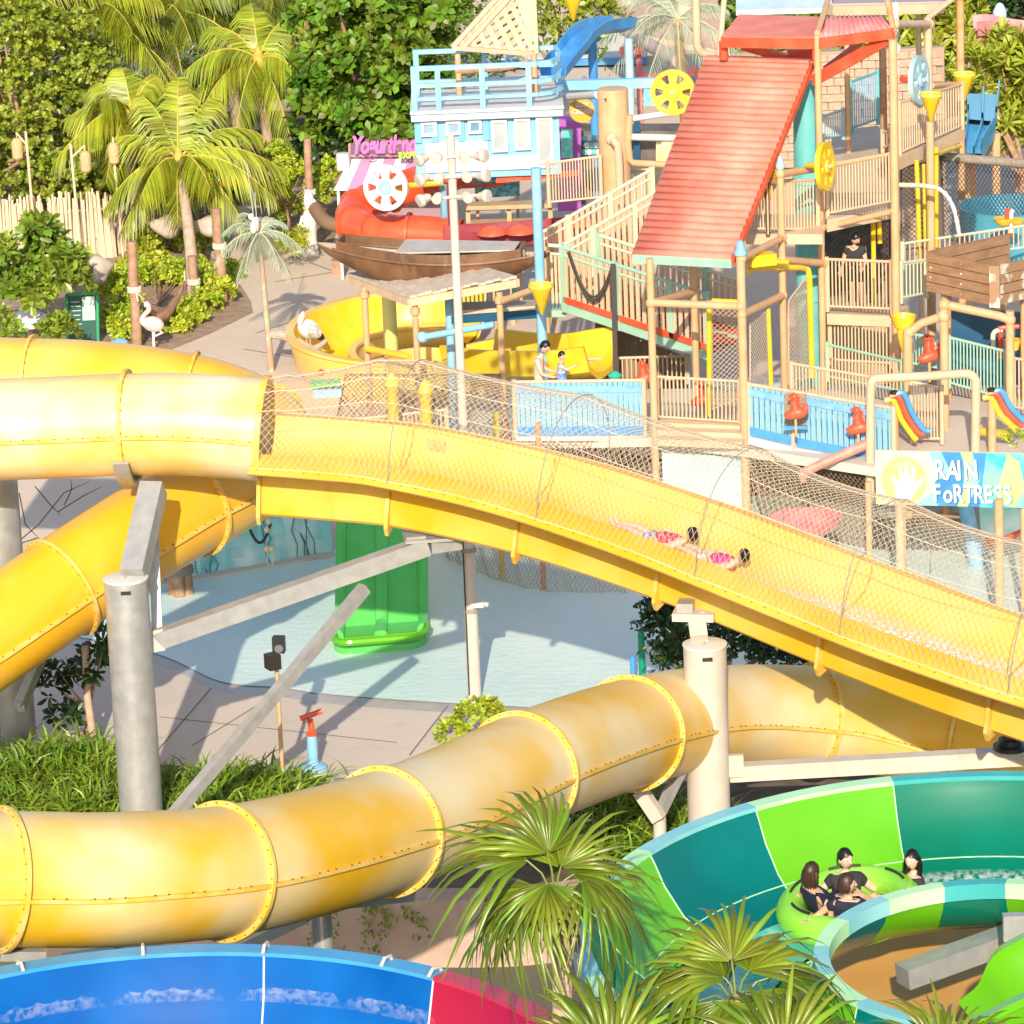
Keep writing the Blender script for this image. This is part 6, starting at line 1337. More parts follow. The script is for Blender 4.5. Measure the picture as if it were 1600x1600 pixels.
for v_, w_, o in ((1.98, .10, -.2), (1.66, .09, -.2), (1.42, .08, -.2)):
    pts = [H(0, v_, o)]+[H(.86, v_, o), H(.95, v_, o+.15), H(1.01, v_, o+.5), H(1.02, v_, o+1.2), H(1.0, v_, o+2.0), H(0, v_, o+2.1)]
    for a_, b_ in zip(pts, pts[1:]): 
        q = M(); q.beam(a_, b_, .09, w_); q.build('deck_rail', RB_, hut, smooth=False)
for u_, o in ((.01, -.2), (.175, -.2), (.48, -.2), (.80, -.2), (1.015, .9), (.5, 1.9), (.02, 1.9)):
    q = M(); p = H(u_, 1.2, o); q.beam(p, p+V(0, 0, hH*.82), .12, .14, V(0, 1, 0)); q.build('deck_rail_post', SKYB, hut, smooth=False)
for u_, o, r_ in ((.83, .3, .1), (.18, .5, .09), (.83, 1.9, .1), (.18, 1.9, .09)):
    p = H(u_, 0, o); q = M(); q.lathe(V(p.x, p.y, 0), [(r_, 0), (r_, p.z-.3), (r_*1.4, p.z-.25), (r_*1.4, p.z-.02)], 14); q.build('stilt', SKYB, hut)
# lattice sail above the hut
sl_ = thing('lattice_sail', at(770, 86, 93), 'peach lattice sail panel with diamond holes above the blue hut', 'sail'); a, b, c, d = ats((706, 74, 93.0), (838, 84, 93.2), (833, -30, 93.6), (800, -30, 93.6)); LATM = mat('peach_lattice', (.56, .35, .24), .6, (.62, .42, .30), 3)
def SP(f, g): return a.lerp(b, f).lerp(d.lerp(c, f), g)
for g, n_ in ((0, 0),):
    for e0, e1 in ((SP(0, 0), SP(1, 0)), (SP(1, 0), SP(1, 1)), (SP(0, 0), SP(0, 1)), (SP(.12, .0), SP(.6, 1))):
        q = M(); q.beam(e0, e1, .1, .17, V(0, 1, 0)); q.build('frame_bar', LATM, sl_, smooth=False)
for sg in (1, -1):
    for i in range(-9, 10):
        P0 = None; path = []
        for j in range(25):
            g = j/24; f = i/7+.5+sg*(g*1.15)-(.5 if sg > 0 else -.65)
            if 0 <= f <= 1: path.append(SP(f, g))
        if len(path) > 2: q = M(); q.beam(path[0]+V(0, .02*sg, 0), path[-1]+V(0, .02*sg, 0), .12, .03, V(0, 1, 0)); q.build('lattice_slat', LATM, sl_, smooth=False)
for x in (715, 834):
    p = at(x, 84, 93.1); q = M(); q.lathe(V(p.x, p.y, 4.5), [(.07, 0), (.07, p.z-4.5)], 10); q.build('post', TAN, sl_)
q = M(); q.tube(spline(ats((712, 112, 93.1), (760, 108, 93), (800, 104, 93), (826, 95, 93)), 3), .07, 8); q.build('log_yard', LOG, sl_)
# ---------------------------------------------------------------- canoe on the shingle canopy
CY = 81.6
cn_ = thing('canopy', gp(650, 690, 0), 'weathered plank canopy on tan posts carrying the wooden boat', 'canopy')
a, b, c, d = ats((543, 430, 83.0), (640, 466, 80.4), (808, 436, 80.0), (712, 408, 82.8)); nP = 14
for i in range(nP):
    f0, f1 = i/nP+.003, (i+1)/nP-.003; P = [a.lerp(d, f0), a.lerp(d, f1), b.lerp(c, f1), b.lerp(c, f0)]; q = M(); q.prism([p+V(0, 0, .015*(i % 3)) for p in P], V(0, 0, .05)); q.build('plank', SHINGLE, cn_, smooth=False)
for p, r_ in ((a, b), (b, c), (a, d), (d, c)): q = M(); q.beam(p+V(0, 0, -.08), r_+V(0, 0, -.08), .1, .15); q.build('edge_beam', TANL, cn_, smooth=False)
for x, y, Y in ((569, 448, 82.2), (648, 474, 80.5), (780, 456, 80.1), (704, 440, 82.4)):
    p = at(x, y, Y); q = M(); q.lathe(V(p.x, p.y, 0), [(.065, 0), (.065, p.z-.25), (.10, p.z-.22), (.10, p.z-.1), (.065, p.z-.08), (.065, p.z)], 12); q.build('post', TAN, cn_)
q = M(); q.tube(ats((666, 526, 80.3), (772, 507, 80.0)), .07, 10); joint(q, at(660, 527, 80.4), .12); q.build('blue_pipe', SKYB, cn_)
q = M(); q.tube(ats((574, 545, 82.0), (600, 550, 81.5), (640, 558, 80.8)), .07, 10); q.build('yellow_pipe', YPAINT, cn_)
boat = thing('wooden_boat', at(665, 432, 81.3), 'long dark wooden canoe displayed on the plank canopy', 'boat')
NB = 26; hull = []; b0, b1 = at(496, 388, 82.4), at(860, 402, 81.6)
def sec(f):
    w_ = .62*math.sin(math.pi*min(1, max(0, f)))**.65+.03; dp = .62*math.sin(math.pi*f)**.8+.06; c_ = b0.lerp(b1, f); sheer = .22*(2*f-1)**2-.10
    sd = (b1-b0).normalized().cross(V(0, 0, 1)); out = []
    for k in range(9):
        an = math.pi*k/8; out.append(c_+sd*(-math.cos(an)*w_)+V(0, 0, sheer-dp*math.sin(an)**.8))
    return out
for inner, nm, mm in ((0, 'hull', DWOOD), (1, 'inside', mat('grey_boat_inside', (.36, .29, .24), .8, (.46, .39, .33), 3))):
    q = M(); rows = [sec(i/NB) for i in range(NB+1)]
    if inner: rows = [[p.lerp(r_[4].lerp(r_[0].lerp(r_[8], .5), .75), .10) for p in r_] for r_ in rows]
    q.add([p for r_ in rows for p in r_], [(i*9+k, i*9+k+1, (i+1)*9+k+1, (i+1)*9+k) for i in range(NB) for k in range(8)]); q.build(nm, mm, boat, angle=None)
for k in (0, 8):
    q = M(); P = [sec(i/NB)[k] for i in range(2, NB-1)]; q.tube(P, .035, 6); q.build('gunwale', DWOOD, boat)
# raised wash strakes
for k, sgn in ((0, 1), (8, 1)):
    q = M(); lo_ = [sec(.10+.78*i/16)[k] for i in range(17)]; hi_ = [p+V(0, 0, .20) for p in lo_]; q.add(lo_+hi_, [(i, i+1, 18+i, 17+i) for i in range(16)]); vs2 = [p+V(0, .03, 0) for p in lo_+hi_]; q.add(vs2, [(i, i+1, 18+i, 17+i) for i in range(16)]); q.build('wash_strake', DWOOD, boat, angle=None)
q = M(); p = [sec(f)[k]+V(0, 0, .17) for f in (.36, .86) for k in (0, 8)]; q.prism([p[0], p[1], p[3], p[2]], V(0, 0, .03)); q.build('deck_board', mat('grey_deck_board', (.46, .41, .36), .7, (.55, .5, .45), 3), boat, smooth=False)
for f in (.1, .88):
    s0 = sec(f); q = M(); q.beam(s0[0]+V(0, 0, .1), s0[8]+V(0, 0, .1), .06, .2); q.build('end_board', DWOOD, boat, smooth=False)
q = M(); p = sec(.93)[4]; q.lathe(p+V(-.2, -.1, .1), [(.12, 0), (.14, .05), (.10, .09)], 12); q.tube([p+V(-.2, -.1, .15), p+V(-.2, -.1, .35)], .03, 6); q.build('stern_fitting', mat('dull_metal', (.3, .27, .26), .6), boat)
# ---------------------------------------------------------------- big yellow open flume
fl = thing('yellow_flume', gp(640, 640, 0), 'wide yellow open flume curling round under the wooden boat', 'water slide'); FC = at(640, 508, 89.4)
def fp(a_, rho, z_):
    rho *= 1.05; return V(FC.x+rho*math.cos(R(a_)), FC.y+rho*math.sin(R(a_)), FC.z+z_-.0022*(a_-60))
FI = [(1.30, -.28), (1.36, -.55), (1.55, -.78), (1.85, -.86), (2.15, -.74), (2.36, -.35), (2.45, .25)]; FO_ = [(1.22, -.28), (1.25, -.62), (1.5, -.92), (1.85, -1.0), (2.2, -.88), (2.46, -.45), (2.56, .22)]
for i in range(8):
    a0, a1 = 50+i*36, 50+(i+1)*36; st = 10; fr2 = [a0+(a1-a0)*j/st for j in range(st+1)]
    for PR, nm in ((FI, 'flume_section'), (FO_, 'flume_shell')):
        q = M(); k = len(PR); q.add([fp(x, r_, z_) for x in fr2 for r_, z_ in PR], [(n*k+j, n*k+j+1, (n+1)*k+j+1, (n+1)*k+j) for n in range(st) for j in range(k-1)]); q.build(nm, YPAINT if nm == 'flume_section' else YIN, fl, angle=None)
    for pr in ([(2.44, .2), (2.62, .2), (2.62, .27), (2.44, .27)], [(1.16, -.33), (1.32, -.33), (1.32, -.26), (1.16, -.26)]):
        q = M(); q.add([fp(x, r_, z_) for x in fr2 for r_, z_ in pr], [(n*4+j, n*4+(j+1) % 4, (n+1)*4+(j+1) % 4, (n+1)*4+j) for n in range(st) for j in range(4)]); q.build('flume_rim', YIN, fl, angle=40)
q = M(); p = at(607, 457, 85.4); q.lathe(V(p.x, p.y, 0), [(.15, 0), (.15, p.z)], 16); q.build('centre_post', mat('pale_yellow_post', (.72, .62, .18), .5), fl)
P = ats((735, 552, 83.4), (800, 560, 82.6), (870, 560, 81.8), (940, 552, 81.4)); fr2 = [(p, s, u) for p, s, u, d in frames_of(resample(spline(P, 6), 14))]
q = M(); q.sweep(fr2, [(-.8, .35), (-.72, -.1), (-.35, -.35), (.35, -.35), (.72, -.1), (.8, .35), (.9, .35), (.82, -.18), (.4, -.47), (-.4, -.47), (-.82, -.18), (-.9, .35)]); q.build('run_out', YPAINT, fl, angle=45)
q = M(); q.prism(ats((728, 540, 83.0), (772, 530, 82.8), (768, 572, 82.6), (736, 572, 82.8)), V(0, .12, 0)); q.build('end_panel', YPAINT, fl, smooth=False)
q = M(); p = at(657, 560, 82.5); q.lathe(V(p.x, p.y, p.z-.75), [(.3, 0), (.62, .25), (.72, .75), (.75, .8), (.68, .8), (.6, .4)], 24); tag(q.build('splash_bowl', YIN, None), 'pale yellow bowl below the flume behind the canopy post', 'basin')
for x, y, r_, m in ((701, 466, .085, SKYB), (843, 416, .10, SKYB)):
    p = at(x, y, 81.6 if x < 800 else 81.0); q = M(); q.lathe(V(p.x, p.y, 0), [(r_, 0), (r_, p.z+ (.0 if x < 800 else 2.0))], 14); tag(q.build('blue_post', m, None), ('pale blue post under the canopy left of the mast' if x < 800 else 'thick pale blue post beside the yellow cone bucket'), 'post', 'pale blue posts')
t = thing('seat_platform', at(760, 490, 81.4), 'small blue framed platform between canopy and stairs', 'platform'); q = M(); q.beam(at(700, 500, 81.6), at(846, 490, 81), .1, .16); q.build('frame_beam', DBLUE, t, smooth=False)
q = M(); q.prism(ats((704, 492, 81.6), (842, 484, 81.0), (838, 474, 82.4), (716, 478, 82.8)), V(0, 0, .08)); q.build('floor', SHINGLE, t, smooth=False)
# yellow pump posts seen through the net
for x, y in ((612, 590), (664, 600)):
    p = at(x, y, 78.4); q = M(); q.lathe(V(p.x, p.y, 0), [(.12, 0), (.12, p.z-.2), (.16, p.z-.15), (.1, p.z), (.02, p.z+.1)], 14); tag(q.build('pump_post', YPAINT, None), 'yellow pump post behind the chute net '+('left' if x < 640 else 'right')+' of the front canopy post', 'post', 'yellow pump posts')
# wash basin row
t = thing('toy_counter', at(515, 612, 79), 'small green topped blue and white counter behind the net by the tube mouth', 'counter'); q = M(); q.box(at(512, 612, 79), .55, .3, .16); q.build('panel', SKYB, t, smooth=False); q = M(); q.box(at(508, 598, 79), .6, .4, .06); q.build('top', GRN, t, smooth=False)
c = at(502, 582, 79); q = M(); q.blob(c, .07, .07, .07, 10, 6); q.build('ball', RED, t)
# green sprinkler
c = at(961, 590, 78); t = thing('sprinkler', V(c.x, c.y, Z1), 'green capped sprinkler on the lower deck', 'water toy'); q = M(); q.lathe(V(c.x, c.y, Z1), [(.035, 0), (.035, c.z-Z1)], 10); q.build('stem', WHITE, t); q = M(); q.lathe(c, [(.12, 0), (.14, .05), (.05, .12), (.01, .13)], 14); q.build('cap', mat('sea_green', (.05, .45, .32), .4), t)
# beige trunk column with white pipes
p = at(957, 138, 90.5); t = thing('beige_column', V(p.x, p.y, 0), 'very thick beige column left of the yellow wheel', 'column'); q = M(); q.lathe(V(p.x, p.y, 0), [(.36, 0), (.34, p.z-.05), (.33, p.z)], 30); q.build('shaft', TAN, t)
q = M(); q.tube(spline([at(958, 218, 89.9), at(962, 224, 89.8), at(966, 236, 89.8), at(970, 318, 89.8)], 4), .09, 12); q.lathe(at(956, 217, 90.1), [(.13, 0), (.12, .06), (.05, .08)], 14, axis=V(.1, -1, 0)); q.build('side_pipe', TANL, t)
q = M(); q.blob(at(946, 155, 90.05), .025, .02, .025, 8, 6); q.build('hole', BLACK, t)
q = M(); q.tube(ats((984, 186, 90.4), (1052, 176, 90)), .07, 10); q.tube(ats((984, 214, 90.4), (1064, 216, 89.6)), .08, 10); q.build('white_pipe', WHITE, t)
q = M(); q.tube(ats((984, 180, 90.3), (981, 220, 90.3), (984, 250, 90.3), (990, 255, 90.2), (1050, 258, 90)), .08, 10); q.build('root_pipe', TAN, t)
# blue flume at the top and its pole
q = M(); fr2 = [(p, s, u) for p, s, u, d in frames_of(resample(spline(ats((864, 112, 98), (890, 80, 99), (915, 50, 100), (940, 38, 101), (975, 34, 102)), 6), 20))]
q.sweep(fr2, [(-.32, .14), (-.28, -.08), (0, -.2), (.28, -.08), (.32, .14), (.36, .14), (.32, -.12), (0, -.26), (-.32, -.12), (-.36, .14)]); fl2 = tag(q.build('blue_flume', BLUE, None, angle=45), 'narrow blue flume slanting above the hut roof deck', 'water slide')
p = at(925, 55, 101); q = M(); q.lathe(V(p.x, p.y, 0), [(.11, 0), (.11, p.z-.2), (.2, p.z-.1), (.22, p.z)], 14); q.build('pole', BLUE, fl2)
p = at(982, 60, 102); tag(M().lathe(V(p.x, p.y, 0), [(.11, 0), (.11, p.z)], 14).build('blue_post', ICE, None), 'pale blue post far behind the yellow wheel', 'post', 'pale blue posts')
p0, p1 = at(872, 133, 96), at(1022, 129, 96); q = M(); q.beam(p0, p1, .2, .22); bb = tag(q.build('blue_beam', SKYB, None, smooth=False), 'long pale blue beam behind the beige column', 'beam')
# ---------------------------------------------------------------- far kiosks and buildings
KY = 100
ks = thing('kiosk', gp(600, 372, 0), 'dessert kiosk with pink and white striped awning and pink script sign', 'kiosk')
a, b = at(547, 247, KY), at(690, 247, KY); c, d = at(690, 296, KY-1.3), at(522, 296, KY-1.3); AWP = mat('awning_pink', (.70, .30, .48), .7); nS = 8
for i in range(nS):
    f0, f1 = i/nS, (i+1)/nS; q = M(); P = [a.lerp(b, f0), a.lerp(b, f1), d.lerp(c, f1), d.lerp(c, f0)]; q.prism(P, V(0, 0, -.03)); q.build('awning_stripe', CWHT if i % 2 == 0 else AWP, ks, smooth=False)
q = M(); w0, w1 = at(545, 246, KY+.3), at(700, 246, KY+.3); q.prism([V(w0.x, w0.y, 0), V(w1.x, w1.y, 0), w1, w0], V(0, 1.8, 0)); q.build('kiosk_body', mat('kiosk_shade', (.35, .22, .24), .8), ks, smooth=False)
q = M(); q.beam(at(546, 243, KY-.2), at(700, 242, KY-.2), .08, .05); q.beam(at(546, 224, KY-.2), at(546, 243, KY-.2), .05, .05, V(0, 1, 0)); q.build('sign_rail', mat('rose_metal', (.55, .24, .28), .5), ks, smooth=False)
PK = mat('pink_letter', (.74, .16, .46), .45); p0 = at(551, 240, KY-.45); p1 = at(650, 237, KY-.45)
ym = text_mesh('Yogurtland', .58, PK, .05, .25, .022, .92); ym.transform(Matrix.Diagonal((.66, 1, 1, 1))); place_text(ym, ks, at(549, 239, KY-.45), p1-p0, V(0, 0, 1)); place_text(text_mesh('EXPRESS', .20, mat('lime_letter', (.42, .66, .08), .5), .03, 0, .012, 1.0), ks, at(623, 247, KY-.62), p1-p0, V(0, 0, 1))
c = at(536, 252, KY-.4); q = M(); q.lathe(c, [(.16, -.2), (.17, 0), (.16, .2), (.02, .21)], 14); q.build('white_canister', WHITE, ks)
for x in (528, 690): p = at(x, 290, KY-1.2); q = M(); q.tube([V(p.x, p.y, 0), p], .04, 8); q.build('awning_post', WHITE, ks)
# red tube slide coil
rt_p = ats((730, 262, 96.0), (690, 276, 95.4), (640, 292, 94.9), (595, 306, 94.5), (560, 326, 94.0), (552, 344, 93.4), (572, 358, 92.8), (612, 364, 92.2), (660, 366, 92.0), (720, 372, 91.8))
tube_slide('red_tube_slide', 'glossy red tube slide curling behind the white wheel', 'water slide', rt_p, [.32, .46, .58, .70, .83], REDT, seam=False, r=.42, bolts=True)
for o in [x for x in bpy.data.objects if x.parent and x.parent.name.startswith('red_tube_slide')]:
    if o.name.startswith('flange'): o.data.materials[0] = RED
# purple booth with teal menu, honeycomb wall, round orange sign, market counters
t = thing('purple_booth', gp(890, 330, 0), 'purple framed booth with turquoise menu board right of the hut', 'booth'); PUR = mat('purple_paint', (.42, .10, .42), .5)
q = M(); q.prism(ats((872, 186, 99), (908, 192, 99), (908, 330, 99), (872, 330, 99)), V(0, .8, 0)); q.build('frame', PUR, t, smooth=False); q = M(); q.prism(ats((877, 202, 98.9), (895, 202, 98.9), (895, 247, 98.9), (877, 247, 98.9)), V(0, .06, 0)); q.build('menu_board', mat('turquoise_board', (.10, .55, .48), .5, (.35, .7, .62), 9), t, smooth=False)
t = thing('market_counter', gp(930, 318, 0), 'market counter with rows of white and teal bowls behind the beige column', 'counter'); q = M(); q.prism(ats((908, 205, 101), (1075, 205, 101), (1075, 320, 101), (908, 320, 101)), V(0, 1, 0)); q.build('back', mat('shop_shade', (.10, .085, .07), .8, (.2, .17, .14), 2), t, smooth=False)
random.seed(2)
for r_ in range(3):
    for i in range(4):
        c = at(914+i*7+(r_ % 2)*3, 216+r_*11, 100.7); q = M(); q.blob(c, .085, .05, .085, 10, 6); q.build('bowl', WHITE if (i+r_) % 2 else mat('teal_bowl', (.15, .5, .48), .5), t)
for x0, x1, y0, y1, m in ((1025, 1058, 222, 252, mat('apricot_card', (.75, .5, .2), .6, (.8, .66, .45), 6)), (1006, 1022, 140, 165, MATS['turquoise_board']), (990, 1000, 190, 250, DBLUE)):
    q = M(); q.prism(ats((x0, y0, 100.6), (x1, y0, 100.6), (x1, y1, 100.6), (x0, y1, 100.6)), V(0, .06, 0)); q.build('display_card', m, t, smooth=False)
t = thing('round_sign', at(909, 172, 96), 'round orange hanging sign with white lettering between hut and beige column', 'sign'); c = at(909, 172, 95); q = M(); q.lathe(c, [(.29, -.03), (.29, .03)], 26, axis=V(0, -1, .1)); q.build('disc', mat('orange_sign', (.74, .36, .02), .5), t)
place_text(text_mesh('SURF', .13, WHITE, .01, .1, .006, 1, 'CENTER'), t, c+V(0, -.06, .08), V(1, 0, 0), V(0, 0, 1)); place_text(text_mesh('CRUISE', .15, WHITE, .01, .1, .006, 1, 'CENTER'), t, c+V(0, -.06, -.07), V(1, 0, 0), V(0, 0, 1))
q = M(); q.tube(ats((880, 152, 95), (934, 148, 93)), .09, 10); q.build('arm', WHITE, t)
# top row buildings
t = thing('thatched_pavilion', at(985, 60, 122), 'pavilion with tan shingle roof and pale ridge at the top', 'building')
q = M(); q.prism(ats((932, 10, 122), (1120, -2, 122), (1135, 90, 117), (1000, 62, 117)), V(0, 0, .15)); q.build('roof', mat('tan_shingles', (.50, .33, .24), .85, (.60, .43, .33), 6, bump=.4, bscale=10), t, smooth=False)
q = M(); q.tube(ats((932, 12, 121.8), (1000, 62, 116.8), (1060, 95, 114)), .2, 10); q.build('ridge_roll', mat('mauve_ridge', (.45, .36, .36), .7), t)
t = thing('long_building', at(910, 110, 126), 'long low building with cream roof, blue gutter and tan doors', 'building')
q = M(); q.prism(ats((760, 62, 130), (1010, 55, 130), (1010, 92, 126), (760, 98, 126)), V(0, 0, .1)); q.build('roof', mat('cream_roof', (.72, .66, .52), .7, (.78, .74, .66), 1.5, stretch=(4, 1, 1)), t, smooth=False)
q = M(); q.beam(at(760, 100, 125.9), at(1010, 94, 125.9), .2, .2); q.build('gutter', BLUE, t, smooth=False)
q = M(); q.prism(ats((760, 103, 126.5), (1060, 96, 126.5), (1060, 150, 126.5), (760, 150, 126.5)), V(0, .3, 0)); q.build('wall', mat('cream_wall', (.60, .47, .36), .8, (.68, .56, .45), 1), t, smooth=False)
for i in range(7):
    x = 790+i*36; q = M(); q.prism(ats((x, 106, 126.4), (x+20, 105, 126.4), (x+20, 140, 126.4), (x, 140, 126.4)), V(0, .1, 0)); q.build('door', mat('tan_door', (.48, .32, .22), .7), t, smooth=False)
t = thing('red_awning_stall', at(1050, 110, 106), 'red awninged stall behind the yellow wheel', 'stall')
for x0, x1, y in ((968, 1005, 76), (1000, 1040, 117), (1066, 1110, 108)): q = M(); q.prism(ats((x0, y, 106), (x1, y-2, 106), (x1, y+9, 105.4), (x0, y+10, 105.4)), V(0, 0, .05)); q.build('awning', RED, t, smooth=False)
q = M(); q.tube([gp(1000, 170, 0)*.0+V(at(998, 110, 105.8).x, 105.8, 0), at(998, 80, 105.8)], .08, 8); q.build('post', mat('faded_red_dish', (.6, .2, .2), .5), t)
q = M(); q.prism(ats((1150, -10, 118), (1300, -10, 118), (1300, 20, 116), (1150, 24, 116)), V(0, 0, .15)); tag(q.build('blue_canopy', mat('pale_blue_canvas', (.45, .62, .72), .7, (.62, .72, .78), 2), None, smooth=False), 'pale blue canvas canopy above the red tower roof', 'canopy')
# right hand blue open slide
t = thing('open_slide', gp(1545, 300, 0), 'wide blue two lane open slide dropping at the upper right', 'water slide')
L0, R0 = ats((1510, 146, 96), (1563, 147, 95.4)); L1, R1 = ats((1512, 186, 93.4), (1558, 190, 92.8)); L2, R2 = ats((1508, 240, 91), (1535, 240, 90.6))
def strip(A_, B_, nm, m):
    q = M(); cols = [(0, .35), (.04, .35), (.06, 0), (.46, 0), (.48, .18), (.53, .18), (.55, 0), (.94, 0), (.96, .35), (1, .35)]; rows = []
    for A1, B1 in (A_, B_): rows += [[A1.lerp(B1, u_)+V(0, 0, h) for u_, h in cols]]
    k = len(cols); q.add(rows[0]+rows[1]+[p-V(0, 0, .2) for p in rows[0]+rows[1]], [(j, j+1, k+j+1, k+j) for j in range(k-1)]+[(2*k+j, 3*k+j, 3*k+j+1, 2*k+j+1) for j in range(k-1)]+[(0, k, 3*k, 2*k), (k-1, 3*k-1, 4*k-1, 2*k-1)]); q.build(nm, m, t, angle=30)
SB = mat('slide_azure', (.08, .42, .68), .3, (.16, .50, .74), 2); strip((L0, R0), (L1, R1), 'upper_lane', mat('slide_pale_azure', (.22, .54, .74), .3)); strip((L1-V(0, 0, .15), R1-V(0, 0, .15)), (L2, R2), 'lower_lane', SB)
for p in (L1, R1): q = M(); q.tube([V(p.x, p.y+.2, 0), p-V(0, -.2, .3)], .1, 8); q.build('leg', TAN, t)
# pink red slide far right top
q = M(); fr2 = [(p, s, u) for p, s, u, d in frames_of(resample(spline(ats((1524, 42, 100), (1545, 40, 100), (1575, 46, 100), (1610, 50, 100), (1660, 50, 100)), 5), 14))]
q.sweep(fr2, [(-.45, .2), (-.4, -.1), (0, -.25), (.4, -.1), (.45, .2), (.5, .2), (.45, -.15), (0, -.32), (-.45, -.15), (-.5, .2)]); t = tag(q.build('pink_flume', MATS['faded_red_dish'], None, angle=45), 'faded red open flume among leaves at the top right', 'water slide')
for x in (1520, 1590): p = at(x, 62, 100); q = M(); q.tube([V(p.x, p.y, 0), p], .07, 8); q.build('leg', MATS['rusty_orange_post'], t)
q = M(); q.tube(ats((1508, 66, 99), (1545, 64, 100), (1660, 60, 100)), .07, 8); q.build('pipe', MATS['faded_red_pipe'], t)
q = M(); c = at(1562, 12, 118); q.lathe(c-V(0, 0, .6), [(.2, 0), (.2, .5), (.1, .7), (.02, .75)], 14); tag(q.build('blue_dome', ICE, None), 'small pale blue dome among the trees at the top right', 'dome')

# things in the shade under the hut and behind the boat
MAR = mat('maroon_paint', (.28, .03, .05), .5, (.36, .06, .07), 3)
p = at(704, 276, 91); t = thing('maroon_post', V(p.x, p.y, 0), 'maroon post right of the left hut stilt', 'post'); q = M(); q.lathe(V(p.x, p.y, 0), [(.1, 0), (.1, p.z)], 12); q.build('shaft', MAR, t); q = M(); q.lathe(V(p.x, p.y, p.z-.1), [(.16, 0), (.16, .1), (.05, .14)], 12); q.build('cap', RED, t)
t = thing('shelf_unit', gp(800, 400, 0), 'low tan wooden shelf unit under the hut behind the boat', 'shelf'); a, b = at(728, 322, 93.5), at(862, 318, 93.5)
for dz in (0, -.42): q = M(); q.beam(a+V(0, 0, dz), b+V(0, 0, dz), .5, .09); q.build('shelf_board', TAN, t, smooth=False)
for f in (.02, .5, .98): pp_ = a.lerp(b, f); q = M(); q.beam(V(pp_.x, pp_.y, 0), pp_, .1, .1, V(0, 1, 0)); q.build('leg', TAN, t, smooth=False)
t = thing('toy_display', at(790, 300, 95), 'turquoise and red toy display board under the hut', 'display'); P = ats((742, 276, 95), (812, 272, 95), (812, 306, 95), (742, 310, 95)); q = M(); q.prism(P, V(0, .1, 0)); q.build('board', mat('teal_mosaic', (.06, .30, .36), .6, (.25, .55, .58), 9, contrast=(.45, .55)), t, smooth=False); q = M(); q.beam(at(722, 292, 94.8), at(786, 288, 94.8), .08, .07); q.build('red_bar', RED, t, smooth=False)
for x in (745, 808): pp_ = at(x, 300, 95.1); q = M(); q.tube([V(pp_.x, pp_.y, 0), pp_], .04, 8); q.build('leg', TAN, t)
q = M(); fr2 = [(p, s, u) for p, s, u, d in frames_of(resample(spline(ats((700, 372, 90.5), (780, 368, 90.8), (860, 362, 91), (960, 350, 91.5)), 6), 16))]
q.sweep(fr2, [(-.4, .2), (-.35, -.1), (0, -.22), (.35, -.1), (.4, .2), (.46, .2), (.4, -.16), (0, -.3), (-.4, -.16), (-.46, .2)]); t = tag(q.build('maroon_trough', MAR, None, angle=45), 'dark red open trough running behind the boat', 'water slide')
for x, y in ((770, 366), (850, 362)): pp_ = at(x, y, 90.9); q = M(); q.tube([V(pp_.x, pp_.y, 0), pp_-V(0, 0, .2)], .06, 8); q.build('leg', TAN, t)
for x, y, lab in ((768, 357, 'left'), (812, 355, 'middle'), (905, 342, 'right')):
    q = M(); c = at(x, y, 90.2); q.lathe(c-V(0, 0, .12), [(.34, 0), (.3, .08), (.18, .15), (.02, .18)], 20); tag(q.build('red_dome', RED, None), lab+' red dome cap on the trough behind the boat', 'dome', 'red dome caps')
# ---------------------------------------------------------------- planting and path side, far left and top
random.seed(41)
def mass(label, pix, Y, r, n, L, W_, m, base, name='shrub', cat='shrub', per=7, rosette=True, group=None, trunk=True, dy=.8, tr=.1, **kw):
    return leafy(name, label, cat, base, lobes_in(pix, Y, r, dy), n, L, W_, m, per, rosette, trunk, group, tr, **kw)
# far tree line
for i, (x, lab) in enumerate(((-30, 'far dark tree at the top left corner'), (150, 'far dark tree behind the two coconut palms'), (330, 'far dark tree behind the tall palm crown'), (500, 'far dark tree behind the glossy leaved tree'), (660, 'far dark tree left of the lattice sail'))):
    mass(lab, [(x+dx, y, s) for dx, y, s in ((-70, 30, 1), (0, -10, 1.1), (70, 40, 1), (-40, 110, 1), (50, 120, 1), (0, 60, 1.1), (0, 180, 1), (-60, 190, .9), (70, 190, .9))], 124, 1.5, 3600, .26, .5, LF_BLK if i % 2 else LF_DARK, V(at(x, 200, 124).x, 124, 0), 'tree', 'tree', group='far trees', rosette=False, per=6)
for i, (x, lab) in enumerate(((865, 'bright tree above the blue hut deck'), (1180, 'far tree behind the red tower roof'), (1330, 'far tree right of the red tower roof'), (1470, 'far tree behind the cone buckets'), (1600, 'far dark tree at the top right corner'))):
    mass(lab, [(x+dx, y, s) for dx, y, s in ((-50, 20, 1), (10, -10, 1.1), (60, 30, 1), (-20, 60, 1), (40, 80, .8))], 128 if i else 112, 1.4 if i else .75, 3000 if i else 1600, .26, .5, (LF_SHRUB, LF_DARK, LF_DARK, LF_DARK, LF_BLK)[i], V(at(x, 60, 128 if i else 112).x, 128 if i else 112, 0), 'tree', 'tree', group='far trees', rosette=False, per=6)
